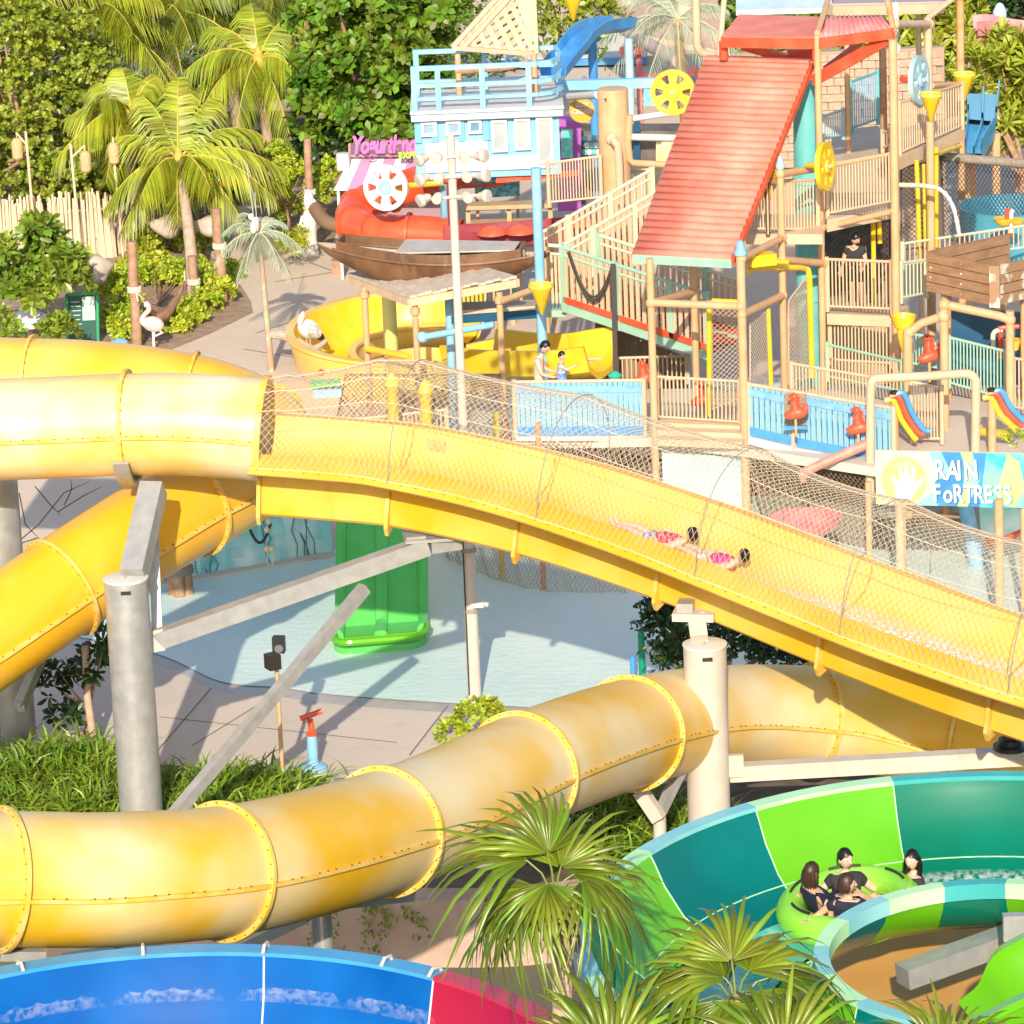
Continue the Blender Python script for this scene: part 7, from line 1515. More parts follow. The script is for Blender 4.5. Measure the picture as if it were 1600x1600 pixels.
# hibiscus mass, left
pix = [(x+random.uniform(-14, 14), y+random.uniform(-12, 12), random.uniform(.75, 1.2)) for x in range(-20, 150, 32) for y in range(40, 300, 36)]
mass('tall yellow green flowering shrub mass behind the bamboo fence', pix, 108, .55, 15000, .15, .62, LF_SHRUB, V(at(60, 290, 108).x, 108, 0), 'tall_shrub', 'shrub', per=7, dy=1.0, shell=.5)
mass('low dark shrub between the lanterns and the palms', [(100, 290, 1), (160, 280, 1), (210, 290, 1), (240, 300, .9), (180, 240, .9), (330, 300, .9), (380, 310, .9), (350, 260, 1), (300, 280, .9)], 109, .7, 5200, .17, .55, LF_DARK, V(at(200, 330, 109).x, 109, 0), group='dark shrubs')
# big glossy tree
pix = [(x+random.uniform(-14, 14), y+random.uniform(-12, 12), random.uniform(.8, 1.25)) for x in range(490, 700, 38) for y in range(10, 215, 38)]
mass('large tree with glossy broad dark green leaves left of the hut', pix, 106, .56, 8200, .33, .50, LF_DARK, V(at(590, 300, 106).x, 106, 0), 'broadleaf_tree', 'tree', per=8, dy=.9, tr=.16, shell=.55)
mass('lime green shrub between the tall palm and the log post', [(440, 260, 1), (470, 280, .9), (425, 300, 1), (455, 330, .9), (505, 300, .8), (515, 270, .8), (430, 240, .7), (400, 310, .8)], 104, .5, 3600, .13, .55, LF_LIME, V(at(450, 350, 104).x, 104, 0), trunk=True, tr=.04)
mass('dark shrub under the glossy tree beside the kiosk', [(500, 230, 1), (540, 215, 1), (590, 225, 1), (520, 260, 1), (640, 215, 1)], 107, .7, 2600, .22, .55, LF_BLK, V(at(540, 290, 107).x, 107, 0), group='dark shrubs')
# lime hedge by the path
pix = [(200, 480, 1), (205, 430, 1), (230, 380, 1), (260, 370, 1), (300, 375, .9), (330, 370, .9), (240, 420, 1.1), (270, 430, 1), (310, 430, 1), (330, 440, 1), (175, 500, .9), (200, 520, .8), (300, 490, .9), (320, 475, .9), (170, 450, .9), (275, 505, .8), (345, 455, .8), (360, 425, .7), (225, 500, .7)]
mass('bright lime green hedge around the logs beside the path', pix, 0, .46, 15000, .125, .55, LF_LIME, gp(250, 520, 0), 'lime_hedge', 'hedge', per=7, dy=1.0, trunk=True, shell=.4, tr=.03)
# rosette bushes, front left
pix = [(30, 420, 1), (70, 390, 1.1), (95, 430, 1), (50, 460, 1), (10, 450, 1), (110, 410, .8), (60, 360, .8), (0, 400, .9), (-20, 440, 1), (120, 440, .7)]
mass('large rosette leaved bush left of the green board', pix, 92, .40, 2300, .33, .36, LF_ROS, gp(45, 535, 0), 'rosette_bush', 'bush', per=11, dy=.5, shell=.6, tr=.06, bark=PALMB)
mass('small rosette plant in front of the green board', [(92, 510, 1), (105, 525, .8), (78, 520, .8)], 91, .24, 300, .27, .34, LF_ROS, gp(92, 545, 0), 'rosette_bush', 'bush', per=11, dy=.2, tr=.04)
mass('leafy tuft rising over the rear tube at the left edge', [(15, 520, 1), (0, 500, 1)], 90, .25, 200, .27, .36, LF_ROS, gp(12, 560, 0), 'rosette_bush', 'bush', per=11, dy=.2, tr=.04)
# spiky cordylines at the right
random.seed(43)
pix = [(x+random.uniform(-10, 10), y+random.uniform(-8, 8), random.uniform(.8, 1.2)) for x in range(1530, 1640, 30) for y in range(75, 250, 30)]
mass('yellow green long leaved bushes right of the blue open slide', pix, 99, .40, 3600, .38, .22, LF_CYC, V(at(1580, 240, 99).x, 99, 0), 'cordyline_bush', 'bush', per=10, dy=.7)
pix = [(x+random.uniform(-10, 10), y+random.uniform(-8, 8), random.uniform(.8, 1.1)) for x in range(1420, 1540, 30) for y in range(20, 130, 30)]
mass('yellow green long leaved bushes behind the cone buckets', pix, 104, .42, 2800, .40, .24, LF_CYC, V(at(1470, 150, 104).x, 104, 0), 'cordyline_bush', 'bush', per=10, dy=.7)
mass('leafy twig with yellow leaves at the right edge by the sign', [(1588, 690, 1), (1600, 680, 1), (1570, 678, .6)], 69.6, .16, 120, .09, .5, LF_LIME, at(1620, 730, 69.6), 'leafy_twig', 'plant', per=5, dy=.1, tr=.01)
# coconut palms
Yp = 103.0
c = at(205, 178, Yp); coconut('young coconut palm with leaning trunk left of the other', gp(236, 372, 0)*1.0, c, [(190, 12, 2.0, .75), (215, 30, 1.9, .8), (170, 35, 1.8, .6), (150, 60, 1.7, .45), (110, 75, 1.6, .3), (60, 62, 1.7, .4), (30, 35, 1.9, .6), (350, 10, 1.9, .8), (250, 5, 1.7, .9), (290, 20, 1.7, .8), (135, 20, 1.8, .6), (230, 55, 1.6, .5), (10, 70, 1.5, .35)], trunk_r=.14, lean=-.25)
c = at(279, 250, 101.5); coconut('young coconut palm with bright fronds right of the leaning one', gp(304, 470, 0), c, [(185, 20, 1.9, .9), (205, -5, 1.6, .9), (165, 50, 2.3, .55), (135, 68, 2.6, .35), (85, 80, 2.6, .25), (50, 66, 2.6, .4), (25, 46, 2.7, .55), (5, 30, 2.8, .65), (345, 22, 2.5, .75), (330, 5, 1.8, .9), (270, 10, 1.5, 1.0), (300, 35, 1.9, .8), (235, 30, 1.7, .9), (70, 45, 2.2, .5), (15, 15, 2.6, .6)], trunk_r=.13, lean=.05)
c = at(404, 92, 108); coconut('tall coconut palm with drooping fronds beside the glossy tree', V(at(428, 300, 108).x, 108, 0), c, [(200, 40, 2.4, .7), (180, 10, 2.2, .8), (150, 55, 2.3, .5), (100, 70, 2.4, .4), (50, 58, 2.4, .5), (20, 35, 2.4, .7), (345, 5, 2.0, 1.0), (300, -15, 1.9, 1.0), (250, 0, 1.9, 1.0), (320, 25, 2.2, .9), (220, 15, 2.2, .9), (75, 30, 2.2, .6)], trunk_r=.13, m=LF_PALM)
for i, (x, y, Yq, sd, lab) in enumerate(((140, 25, 113, 3, 'coconut palm crown at the top left behind the shrub mass'), (255, 20, 115, 4, 'coconut palm crown at the top between the two tall ones'), (345, -10, 116, 5, 'coconut palm crown cut by the top edge left of the tall palm'), (470, -20, 117, 6, 'coconut palm crown cut by the top edge above the glossy tree'), (20, -10, 112, 8, 'yellowing coconut palm crown at the top left corner'))):
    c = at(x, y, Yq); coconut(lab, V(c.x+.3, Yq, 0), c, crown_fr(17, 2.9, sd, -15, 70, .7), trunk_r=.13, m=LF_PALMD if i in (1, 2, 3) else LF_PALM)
# artificial palms with a bird
b = gp(424, 580, 0); c = at(405, 366, b.y)
fp_ = coconut('thin artificial palm with grey green fronds beside the path', b, c, [(175, 55, 1.15, .75), (160, 75, 1.2, .6), (200, 25, 1.1, .9), (20, 60, 1.0, .7), (355, 30, 1.05, .9), (60, 70, .9, .6), (120, 60, .9, .6), (250, 10, .9, .9), (300, 15, .9, .9), (225, -20, .8, .8), (330, -20, .8, .8)], m=LF_FAKE, group='artificial palms', trunk_r=.06, nl=24, leaf=.30, name='artificial_palm', bark=mat('pinkish_bark', (.46, .27, .20), .85, (.36, .42, .28), 3, contrast=(.45, .6)), rach=mat('grey_rachis', (.40, .42, .28), .6), nuts=False, lw=.022, hang=.7)
b2 = at(1058, 30, 104); coconut('artificial palm with grey green fronds above the yellow wheel', V(b2.x+.3, 104, 0), b2, [(180, 25, 2.2, .7), (200, 5, 2.0, .8), (160, 50, 1.9, .5), (230, -20, 1.7, .8), (270, -30, 1.5, .8), (310, -15, 1.6, .9), (340, 15, 1.6, .8), (10, 45, 1.6, .6), (70, 65, 1.6, .5), (120, 60, 1.6, .5), (215, 35, 1.9, .8)], m=LF_FAKE, group='artificial palms', trunk_r=.14, nl=30, leaf=.42, name='artificial_palm', bark=mat('orange_bark', (.55, .27, .09), .85), rach=MATS['grey_rachis'], nuts=False, lw=.028, hang=.8)
t = thing('parrot_statue', at(398, 362, 93), 'white and pink parrot figure perched on the thin artificial palm', 'statue'); p = at(398, 352, b.y-.1)
q = M(); q.blob(p, .10, .09, .2, 12, 10, Matrix.Rotation(.3, 3, 'Y')); q.blob(p+V(-.07, -.02, .2), .07, .07, .08, 10, 8); q.build('body', WHITE, t); q = M(); q.blob(p+V(.05, -.05, .02), .06, .05, .15, 10, 8); q.build('wing', mat('bird_pink', (.72, .4, .42), .6), t); q = M(); q.lathe(p+V(-.13, -.03, .2), [(.03, 0), (.02, .04), (.003, .07)], 8, axis=V(-1, 0, -.6)); q.build('beak', BLACK, t)
q = M(); q.tube([p+V(0, 0, -.05), at(386, 258, b.y)], .014, 6); q.tube([p+V(.05, 0, -.05), at(398, 300, b.y)], .012, 6); q.build('rods', mat('grey_rod', (.4, .38, .34), .6), t)
# pelican on a branch
bo = gp(424, 580, 0); t = thing('branch_perch', at(500, 555, bo.y-.3), 'gnarled branch perch reaching out from the artificial palm trunk', 'branch')
q = M(); P = spline(ats((424, 522, bo.y), (445, 524, bo.y-.1), (468, 535, bo.y-.2), (488, 546, bo.y-.3), (500, 540, bo.y-.3), (512, 530, bo.y-.3)), 4); q.tube(P, [.10, .10, .11, .12, .12, .12, .11, .11, .10, .10, .10, .11, .12, .10, .09, .08, .07, .06, .05, .05, .03][:len(P)], 9); q.build('branch', mat('rough_grey_bark', (.36, .29, .24), .9, (.50, .42, .35), 8, bump=.7, bscale=16), t)
q = M(); c = at(500, 556, bo.y-.3); q.tube([c+V(-.1, 0, .15), V(c.x, c.y, 0)], [.14, .12], 10); q.build('stump', MATS['rough_grey_bark'], t)
q = M(); c = at(489, 566, bo.y-.5); q.tube([c, c+V(.25, 0, .02)], .06, 8); q.build('red_pipe', RED, t)
pl = thing('pelican_statue', at(482, 540, bo.y-.25), 'white pelican figure with black wing edges standing on the branch', 'statue'); c = at(482, 514, bo.y-.25)
q = M(); q.blob(c, .26, .17, .22, 16, 12, Matrix.Rotation(.5, 3, 'Y')); q.tube(spline([c+V(-.12, -.02, .1), c+V(-.17, -.02, .22), c+V(-.10, -.04, .34), c+V(-.06, -.05, .36)], 4), [.11, .10, .09, .08, .07, .065, .06, .06, .065, .07, .07, .06, .05], 10); q.build('body', WHITE, pl)
q = M(); q.blob(c+V(.10, -.12, -.03), .22, .06, .15, 12, 8, Matrix.Rotation(.6, 3, 'Y')); q.build('wing', mat('grey_wing', (.30, .29, .28), .6, (.6, .58, .55), 12), pl); q = M(); q.blob(c+V(.24, -.08, -.15), .12, .06, .09, 10, 8, Matrix.Rotation(.7, 3, 'Y')); q.build('tail', BLACK, pl)
q = M(); q.lathe(c+V(-.09, -.08, .34), [(.045, 0), (.03, .12), (.006, .26)], 8, axis=V(-.2, -.6, -.8)); q.build('bill', mat('bill_peach', (.72, .5, .3), .5), pl); q = M()
for dx in (-.05, .03): q.tube([c+V(dx, 0, -.18), c+V(dx-.01, -.02, -.34)], .018, 6)
q.build('legs', mat('leg_orange', (.6, .35, .2), .6), pl)
# ---------------------------------------------------------------- bamboo fence
bf = thing('bamboo_fence', gp(90, 408, 0), 'pale bamboo cane fence behind the rosette bush', 'fence'); random.seed(51); A_, B_ = gp(-40, 418, 0), gp(182, 402, 0); cane = M().lathe((0, 0, 0), [(1, 0), (1.0, .3), (1.08, .31), (1, .32), (.97, .62), (1.06, .63), (.96, .64), (.9, 1)], 7).mesh('cane', BAMB)
for i in range(92):
    p = A_.lerp(B_, (i+.5)/92)+V(random.gauss(0, .012), random.gauss(0, .03), 0); inst('cane', cane, bf, p, (random.gauss(0, .02), random.gauss(0, .025), random.random()*6), (.032*random.uniform(.75, 1.2), .032, random.uniform(1.5, 1.78)))
q = M(); q.beam(A_+V(0, .06, .5), B_+V(0, .06, .5), .04, .06); q.beam(A_+V(0, .06, 1.25), B_+V(0, .06, 1.25), .04, .06); q.build('rail', WOOD, bf, smooth=False)
bf2 = thing('bamboo_fence', gp(215, 380, 0), 'darker bamboo cane return panel behind the leaning palm', 'fence'); A_, B_ = gp(184, 398, 0), gp(252, 372, 0)
for i in range(26):
    p = A_.lerp(B_, (i+.5)/26)+V(random.gauss(0, .012), random.gauss(0, .03), 0); inst('cane', cane, bf2, p, (random.gauss(0, .02), random.gauss(0, .03), random.random()*6), (.028*random.uniform(.8, 1.2), .028, random.uniform(1.05, 1.45)))
# lanterns
LANT = mat('woven_lantern', (.60, .42, .22), .8, (.46, .30, .14), 26)
for x, y, px, py, lab in ((27, 233, 50, 300, 'woven lantern on a pole at the far left'), (134, 253, 120, 305, 'woven lantern on a pole over the middle of the bamboo fence'), (178, 240, 186, 300, 'woven lantern half hidden by the leaning palm')):
    Yq = 101.5; c = at(x, y, Yq); t = thing('hanging_lantern', V(at(px, py, Yq).x, Yq, 0), lab, 'lantern', 'woven lanterns'); q = M(); q.lathe(c-V(0, 0, .27), [(.08, 0), (.135, .06), (.145, .27), (.135, .47), (.08, .54), (.05, .55)], 16); q.build('shade', LANT, t)
    top = at(px-10, 205 if x < 60 else 225, Yq); q = M(); q.tube([V(at(px, py, Yq).x, Yq, 0), top], .032, 8); q.build('pole', BAMB, t); q = M(); q.tube([top-V(0, 0, .35), V(c.x, c.y, c.z+.42)], .022, 6); q.tube([V(c.x, c.y, c.z+.42), V(c.x, c.y, c.z+.27)], .01, 5); q.build('arm', BAMB, t)
# log posts with rope, hammock
for (x0, y0, x1, y1, r_, lab, ry) in ((214, 545, 206, 377, .115, 'brown log post with rope ring in front of the lime hedge', 452), (348, 472, 338, 326, .12, 'brown log post with rope ring right of the palm trunk', 384), (489, 394, 480, 216, .10, 'tall brown log post with rope at the end of the path', 300), (306, 475, 300, 400, .11, 'short brown log post behind the hammock', 440)):
    b = gp(x0, y0, 0); t = thing('log_post', b, lab, 'post', 'log posts'); tp = at(x1, y1, b.y); q = M(); q.tube([b, b.lerp(tp, .33)+V(.02, 0, 0), b.lerp(tp, .66)-V(.015, 0, 0), tp], [r_*1.08, r_, r_*1.02, r_*.95], 12); q.build('log', LOG, t)
    c = at((x0+x1)/2, ry, b.y); q = M()
    for k in range(3): q.tube([c+V((r_+.03)*math.cos(a*.524), (r_+.03)*math.sin(a*.524), k*.045-.04) for a in range(12)], .028, 6, closed=True)
    q.tube([c+V(.05, -r_-.03, -.05), c+V(.08, -r_-.05, -.25)], .02, 6); q.build('rope_ring', ROPE, t)
hm = thing('hammock', at(262, 495, 93), 'brown cloth hammock slung between the log posts', 'hammock'); a_, b_ = at(224, 468, 92.6), at(289, 438, 94.5); q = M(); rows = []
for i in range(15):
    f = i/14; c = a_.lerp(b_, f)+V(0, 0, -.62*math.sin(math.pi*f)**.8); w_ = .30*math.sin(math.pi*f)**.6+.02
    rows.append([c+V(-.05, -w_, .16*math.sin(math.pi*f)), c+V(0, -w_*.6, 0), c+V(0, 0, -.12*math.sin(math.pi*f)), c+V(0, w_*.6, 0), c+V(.05, w_, .16*math.sin(math.pi*f))])
q.add([p for r_ in rows for p in r_], [(i*5+k, i*5+k+1, (i+1)*5+k+1, (i+1)*5+k) for i in range(14) for k in range(4)]); q.build('cloth', mat('hammock_cloth', (.42, .24, .14), .8, (.55, .38, .26), 4), hm, angle=None); q = M(); q.tube([rows[0][2], at(212, 455, 92.4)], .02, 6); q.tube([rows[-1][2], at(288, 425, 94.8)], .02, 6); q.build('rope', ROPE, hm)
# flamingo
b = gp(241, 549, 0); t = thing('flamingo_statue', b, 'pink and white flamingo figure on one leg beside the path', 'statue'); FP = mat('flamingo_pink', (.74, .42, .42), .6, (.78, .56, .54), 4); FW = mat('flamingo_pale', (.80, .66, .64), .6)
q = M(); c = b+V(.02, 0, .64); q.blob(c, .25, .16, .18, 16, 12, Matrix.Rotation(.25, 3, 'Y')); q.tube(spline([c+V(-.16, 0, .02), c+V(-.25, -.02, .10), c+V(-.18, -.02, .24), c+V(-.08, -.02, .34), c+V(-.10, -.03, .46), c+V(-.18, -.04, .48)], 4), [.11, .10, .09, .08, .07, .065, .06, .058, .055, .055, .055, .055, .055, .058, .06, .065, .07, .075, .075, .07, .055], 10); q.build('body', FP, t)
q = M(); q.tube(spline([c+V(-.18, -.04, .48), c+V(-.25, -.05, .43), c+V(-.26, -.05, .34)], 3), [.05, .045, .04, .035, .03, .025, .012], 8); q.build('beak', BLACK, t)
q = M(); q.tube([c+V(0, 0, -.12), c+V(-.02, -.02, -.36), b+V(0, 0, 0)], [.045, .03, .028], 8); q.tube([c+V(.08, 0, -.12), c+V(.20, -.03, -.20), c+V(.03, -.05, -.27)], [.045, .035, .025], 8); q.box(b+V(-.04, -.03, .012), .14, .09, .024); q.build('legs', FW, t)
# white tiki figure
b = gp(487, 398, 0); t = thing('white_statue', b, 'slim white carved figure with rope at the bend of the path', 'statue'); q = M(); h = at(483, 296, b.y).z; q.lathe(b, [(.20, 0), (.19, .1), (.15, h*.25), (.17, h*.45), (.19, h*.6), (.13, h*.68), (.11, h*.74), (.14, h*.80), (.13, h*.88), (.10, h*.95), (.02, h)], 16); q.build('body', WHITE, t)
q = M(); q.tube([b+V(-.17, 0, h*.6), b+V(-.24, -.05, h*.48), b+V(-.1, -.16, h*.42)], .045, 8); q.tube([b+V(.17, 0, h*.6), b+V(.22, -.05, h*.75), b+V(.12, -.12, h*.85)], .045, 8); q.build('arms', WHITE, t); q = M(); q.tube([b+V(.14*math.cos(a*.524), .14*math.sin(a*.524), h*.72) for a in range(12)], .03, 6, closed=True); q.build('rope', mat('yellow_rope', (.65, .52, .25), .8), t)
mass('small grassy plant at the foot of the white figure', [(462, 385, 1), (470, 370, .8), (450, 380, .8)], 99.5, .25, 500, .2, .14, LF_LIME, gp(462, 398, 0), 'grass_tuft', 'plant', per=9, dy=.2, trunk=False)
# sign post with arrows
b = gp(350, 410, 0); t = thing('direction_signpost', b, 'green post with coloured direction boards between palm and log', 'sign post'); tp = at(342, 276, b.y); q = M(); q.tube([b, V(b.x, b.y, tp.z)], .055, 10); q.build('post', mat('green_paint', (.02, .32, .14), .5), t)
for x0, x1, y, m in ((310, 341, 281, mat('grey_board', (.5, .47, .42), .6)), (312, 340, 290, mat('amber_board', (.66, .42, .06), .6)), (322, 341, 300, SKYB), (346, 368, 287, RED), (345, 352, 306, MATS['green_paint'])):
    a_, c_ = at(x0, y, b.y-.1), at(x1, y-1, b.y-.1); q = M(); q.prism([a_+V(0, 0, -.07), c_+V(0, 0, -.07), c_+V(.06, 0, 0), c_+V(0, 0, .07), a_+V(0, 0, .07)], V(0, .04, 0)); q.build('arrow_board', m, t, smooth=False)
# green information board
b = gp(128, 540, 0); t = thing('information_board', b, 'dark green framed information board half hidden by the bush', 'sign'); GF = MATS['green_paint']; a_, c_, d_, e_ = ats((104, 462, b.y), (152, 459, b.y), (153, 530, b.y), (106, 532, b.y)); q = M(); q.prism([a_, c_, d_, e_], V(0, .05, 0)); q.build('panel', mat('dark_green_panel', (.02, .10, .08), .5), t, smooth=False)
for p, r_ in ((a_, e_), (c_, d_), (a_, c_)): q = M(); q.beam(p+V(0, -.02, .03), V(r_.x, r_.y-.02, 0 if r_ is not c_ else r_.z+.03), .06, .06, V(0, 1, 0)); q.build('frame_bar', GF, t, smooth=False)
q = M(); q.prism(ats((128, 464, b.y-.04), (148, 463, b.y-.04), (149, 500, b.y-.04), (129, 501, b.y-.04)), V(0, .02, 0)); q.build('notice_sheet', mat('mint_sheet', (.35, .55, .48), .6, (.5, .66, .6), 12, stretch=(.3, 1, 6)), t, smooth=False)
q = M()
for i in range(8): p = at(109, 472+i*7, b.y-.03); q.box(p+V(.12+.02*(i % 3), 0, 0), .2+.05*(i % 2), .012, .022)
tag(q.build('text_lines', MATS['mint_sheet'], t, smooth=False), kind='stuff')
# white umbrella by the bush
c = at(42, 492, 93.5); t = thing('sun_umbrella', V(c.x, c.y, 0), 'white sun umbrella below the rosette bush', 'umbrella'); q = M()
P = [c+V(0, 0, .2)]+[c+V(.75*math.cos(a*math.pi/4), .75*math.sin(a*math.pi/4), -.18) for a in range(8)]; q.add(P, [(0, i+1, (i+1) % 8+1) for i in range(8)]); q.build('canopy', CWHT, t, angle=10); q = M(); q.tube([V(c.x, c.y, 0), c+V(0, 0, .2)], .025, 8); q.build('pole', CREAM, t)
q = M(); p0 = at(186, 533, 91.8); q.lathe(V(p0.x, p0.y, p0.z-.3), [(.15, 0), (.22, .12), (.2, .3), (.05, .36)], 14); tag(q.build('blue_pot', SKYB, None), 'pale blue pot at the foot of the lime hedge', 'pot')
# boulders
random.seed(61)
def rock(label, p, r_, m):
    q = M(); q.blob(p, r_*1.3, r_, r_*.8, 14, 10, fn=lambda v: v*(1+.16*math.sin(v.x*9/r_*.4+1)+.10*math.sin(v.z*13/r_*.4+v.y*7))); return tag(q.build('boulder', m, None, angle=60), label, 'rock', 'pale boulders')
RK = mat('pale_rock', (.50, .40, .32), .9, (.62, .52, .43), 2, bump=.5, bscale=6)
rock('pale boulder right of the bamboo fence beside the bush', at(146, 420, 97), .42, RK); rock('pale boulder behind the palm trunks', at(262, 352, 101), .34, RK); rock('shaded boulder behind the log post', at(325, 352, 101), .3, RK)
# wooden crate pile at the path end
t = thing('log_bench', gp(525, 350, 0), 'curved brown log bench at the end of the path', 'bench'); q = M(); q.tube(spline(ats((492, 325, 100), (508, 345, 99.5), (530, 352, 99.3), (560, 350, 99.5)), 4), .18, 10); q.build('log', mat('shaded_log', (.2, .12, .07), .8), t); q = M(); p = at(525, 352, 99.4); q.box(V(p.x, p.y, .15), .3, .3, .4); q.build('foot', LOG, t, smooth=False)

# planting that carries on past the left edge and behind the far tree line
random.seed(71)
for x, y0, Yq, lab in ((-130, 60, 112, 'shrubby tree carrying on past the left edge behind the fence'), (-260, 40, 110, 'outermost shrubby tree past the left edge'), (100, -90, 140, 'farthest dark tree above the left palms'), (420, -100, 141, 'farthest dark tree above the glossy tree'), (760, -90, 142, 'farthest dark tree above the lattice sail'), (1050, -90, 142, 'farthest dark tree above the pavilion'), (1400, -90, 142, 'farthest dark tree above the tower')):
    mass(lab, [(x+random.uniform(-80, 80), y0+random.uniform(-40, 170 if Yq < 120 else 60), random.uniform(.8, 1.2)) for _ in range(12)], Yq, 1.3 if Yq < 120 else 2.0, 2600, .24, .55, LF_SHRUB if Yq < 120 else LF_DARK, V(at(x, y0+100, Yq).x, Yq, 0), 'tree', 'tree', group='far trees', rosette=False, per=6)
# ---------------------------------------------------------------- people
def skin_mesh(verts, edges, radii, sub=1, root=0):
    me = bpy.data.meshes.new('tmp'); me.from_pydata([tuple(v) for v in verts], edges, []); o = bpy.data.objects.new('tmp', me); COL.objects.link(o)
    md = o.modifiers.new('s', 'SKIN'); md.use_smooth_shade = True; sv = me.skin_vertices[0].data
    for i, r_ in enumerate(radii):
        r_ = (r_, r_) if not isinstance(r_, tuple) else r_; sv[i].radius = r_; sv[i].use_root = (i == root)
    sb_ = o.modifiers.new('b', 'SUBSURF'); sb_.levels = sub; sb_.render_levels = sub
    dg = bpy.context.evaluated_depsgraph_get(); out = bpy.data.meshes.new_from_object(o.evaluated_get(dg)); bpy.data.objects.remove(o); bpy.data.meshes.remove(me); return out
def merge(me, extra):
    """append an M() to a mesh so that the body stays one mesh"""
    vs = [v.co.copy() for v in me.vertices]+extra.v; k = len(me.vertices); fs = [tuple(p.vertices) for p in me.polygons]+[tuple(i+k for i in f) for f in extra.f]
    m2 = bpy.data.meshes.new('body'); m2.from_pydata([tuple(v) for v in vs], [], fs); m2.update(); return m2
BONES = [('pel', 'spine'), ('spine', 'chest'), ('chest', 'neck'), ('neck', 'hb'), ('chest', 'shl'), ('shl', 'ell'), ('ell', 'wrl'), ('wrl', 'hal'), ('chest', 'shr'), ('shr', 'elr'), ('elr', 'wrr'), ('wrr', 'har'), ('pel', 'hil'), ('hil', 'knl'), ('knl', 'anl'), ('anl', 'tol'), ('pel', 'hir'), ('hir', 'knr'), ('knr', 'anr'), ('anr', 'tor')]
RAD = dict(pel=.125, spine=.115, chest=.13, neck=.055, hb=.055, shl=.065, ell=.043, wrl=.03, hal=.034, hil=.092, knl=.058, anl=.038, tol=.034)
for k_ in list(RAD): 
    if k_.endswith('l') and k_ not in ('pel',): RAD[k_[:-1]+'r'] = RAD[k_]
def person(label, J, face, hd, s_=1.0, skin=SKIN, hair=HAIR, hair_len=0, clothes=(), group='people', headup=None):
    """J: joint -> world point; hd: head centre; face: looking direction; clothes: (name, material, [chains of joints], grow, stop fraction)"""
    base = min(J.values(), key=lambda p: p.z); t = thing('person', base, label, 'person', group); g_ = org(t); names = list(J); idx = {n: i for i, n in enumerate(names)}
    me = skin_mesh([J[n]-g_ for n in names], [(idx[a], idx[b]) for a, b in BONES if a in idx and b in idx], [RAD[n]*s_ for n in names], 2, idx['pel'])
    F = Vector(face).normalized(); up_ = (hd-J['hb']).normalized() if headup is None else Vector(headup).normalized(); sd = F.cross(up_).normalized(); F = up_.cross(sd).normalized(); mt = Matrix((sd, F, up_)).transposed(); k = s_
    def headf(p):
        y = p.y; z = p.z
        if z < 0: p = V(p.x*(1+.45*z/(.13*k)*.5), p.y*(1+.18*z/(.13*k)), z)
        return p
    q = M(); q.blob(hd-g_, .082*k, .098*k, .122*k, 16, 12, mt, headf)
    def hp(x, y, z): return hd-g_+mt @ V(x*k, y*k, z*k)
    q.tube([hp(0, .085, .02), hp(0, .108, -.025), hp(0, .093, -.035)], [.010*k, .017*k, .010*k], 6)
    for sx in (-1, 1): q.blob(hp(sx*.083, -.005, -.01), .012*k, .022*k, .032*k, 8, 6, mt)
    # fingers
    for sfx in 'lr':
        if 'ha'+sfx in J:
            w_, h_ = J['wr'+sfx]-g_, J['ha'+sfx]-g_; d = (h_-w_).normalized(); s2 = d.cross(V(.2, .3, .9)).normalized(); n2 = s2.cross(d)
            for i in range(4):
                o = s2*(i-1.5)*.019*k; L = (.07, .08, .076, .058)[i]*k; q.tube([h_+o, h_+o+d*L*.55-n2*.008*k, h_+o*1.1+d*L-n2*.028*k], [.0095*k, .009*k, .0065*k], 6)
            q.tube([w_.lerp(h_, .4)+s2*.02*k, w_.lerp(h_, .8)+s2*.05*k, h_+s2*.055*k+d*.025*k], [.011*k, .010*k, .007*k], 6)
    me = merge(me, q); finish(me, skin, True, None); bo = add_obj('body', me, t); ORG[bo.name] = g_
    # face details
    for sx in (-1, 1):
        q = M(); q.blob(hd+mt @ V(sx*.033*k, .084*k, .012*k), .011*k, .006*k, .006*k, 8, 5, mt); q.build('eye', BLACK, t)
    q = M(); q.blob(hd+mt @ V(0, .085*k, -.062*k), .024*k, .008*k, .007*k, 8, 5, mt); q.build('mouth', LIPS, t)
    q = M(); n, m_ = 16, 9
    def hairf(p): return p
    vs, fs = [], []
    for i in range(m_+1):
        for j in range(n):
            a = 2*math.pi*j/n; lim = 1.70-.62*math.sin(a)+.10*math.sin(7*a); ph = lim*i/m_; r_ = 1+.035*math.sin(6*a+i*1.3)
            vs.append(hd+mt @ (V(math.sin(ph)*math.cos(a)*.094*k, math.sin(ph)*math.sin(a)*.110*k-.008*k, math.cos(ph)*.134*k+.006*k)*r_))
    fs = [(i*n+j, (i+1)*n+j, (i+1)*n+(j+1) % n, i*n+(j+1) % n) for i in range(m_) for j in range(n)]; q.add(vs, fs); q.build('hair', hair, t, angle=None)
    if hair_len:
        q = M(); b0 = hd+mt @ V(0, -.06*k, .02*k); dn = V(0, 0, -1) if abs(up_.z) > .4 else -up_
        for j in range(9):
            a = math.pi*(1.05+.9*j/8); o = mt @ V(math.cos(a)*.080*k, math.sin(a)*.085*k, 0); q.tube([hd+o+up_*.03*k, hd+o*1.15-up_*.06*k, hd+o*1.2+dn*hair_len*.6, hd+o*1.0+dn*hair_len], [.03*k, .035*k, .03*k, .008*k], 6)
        q.build('long_hair', hair, t)
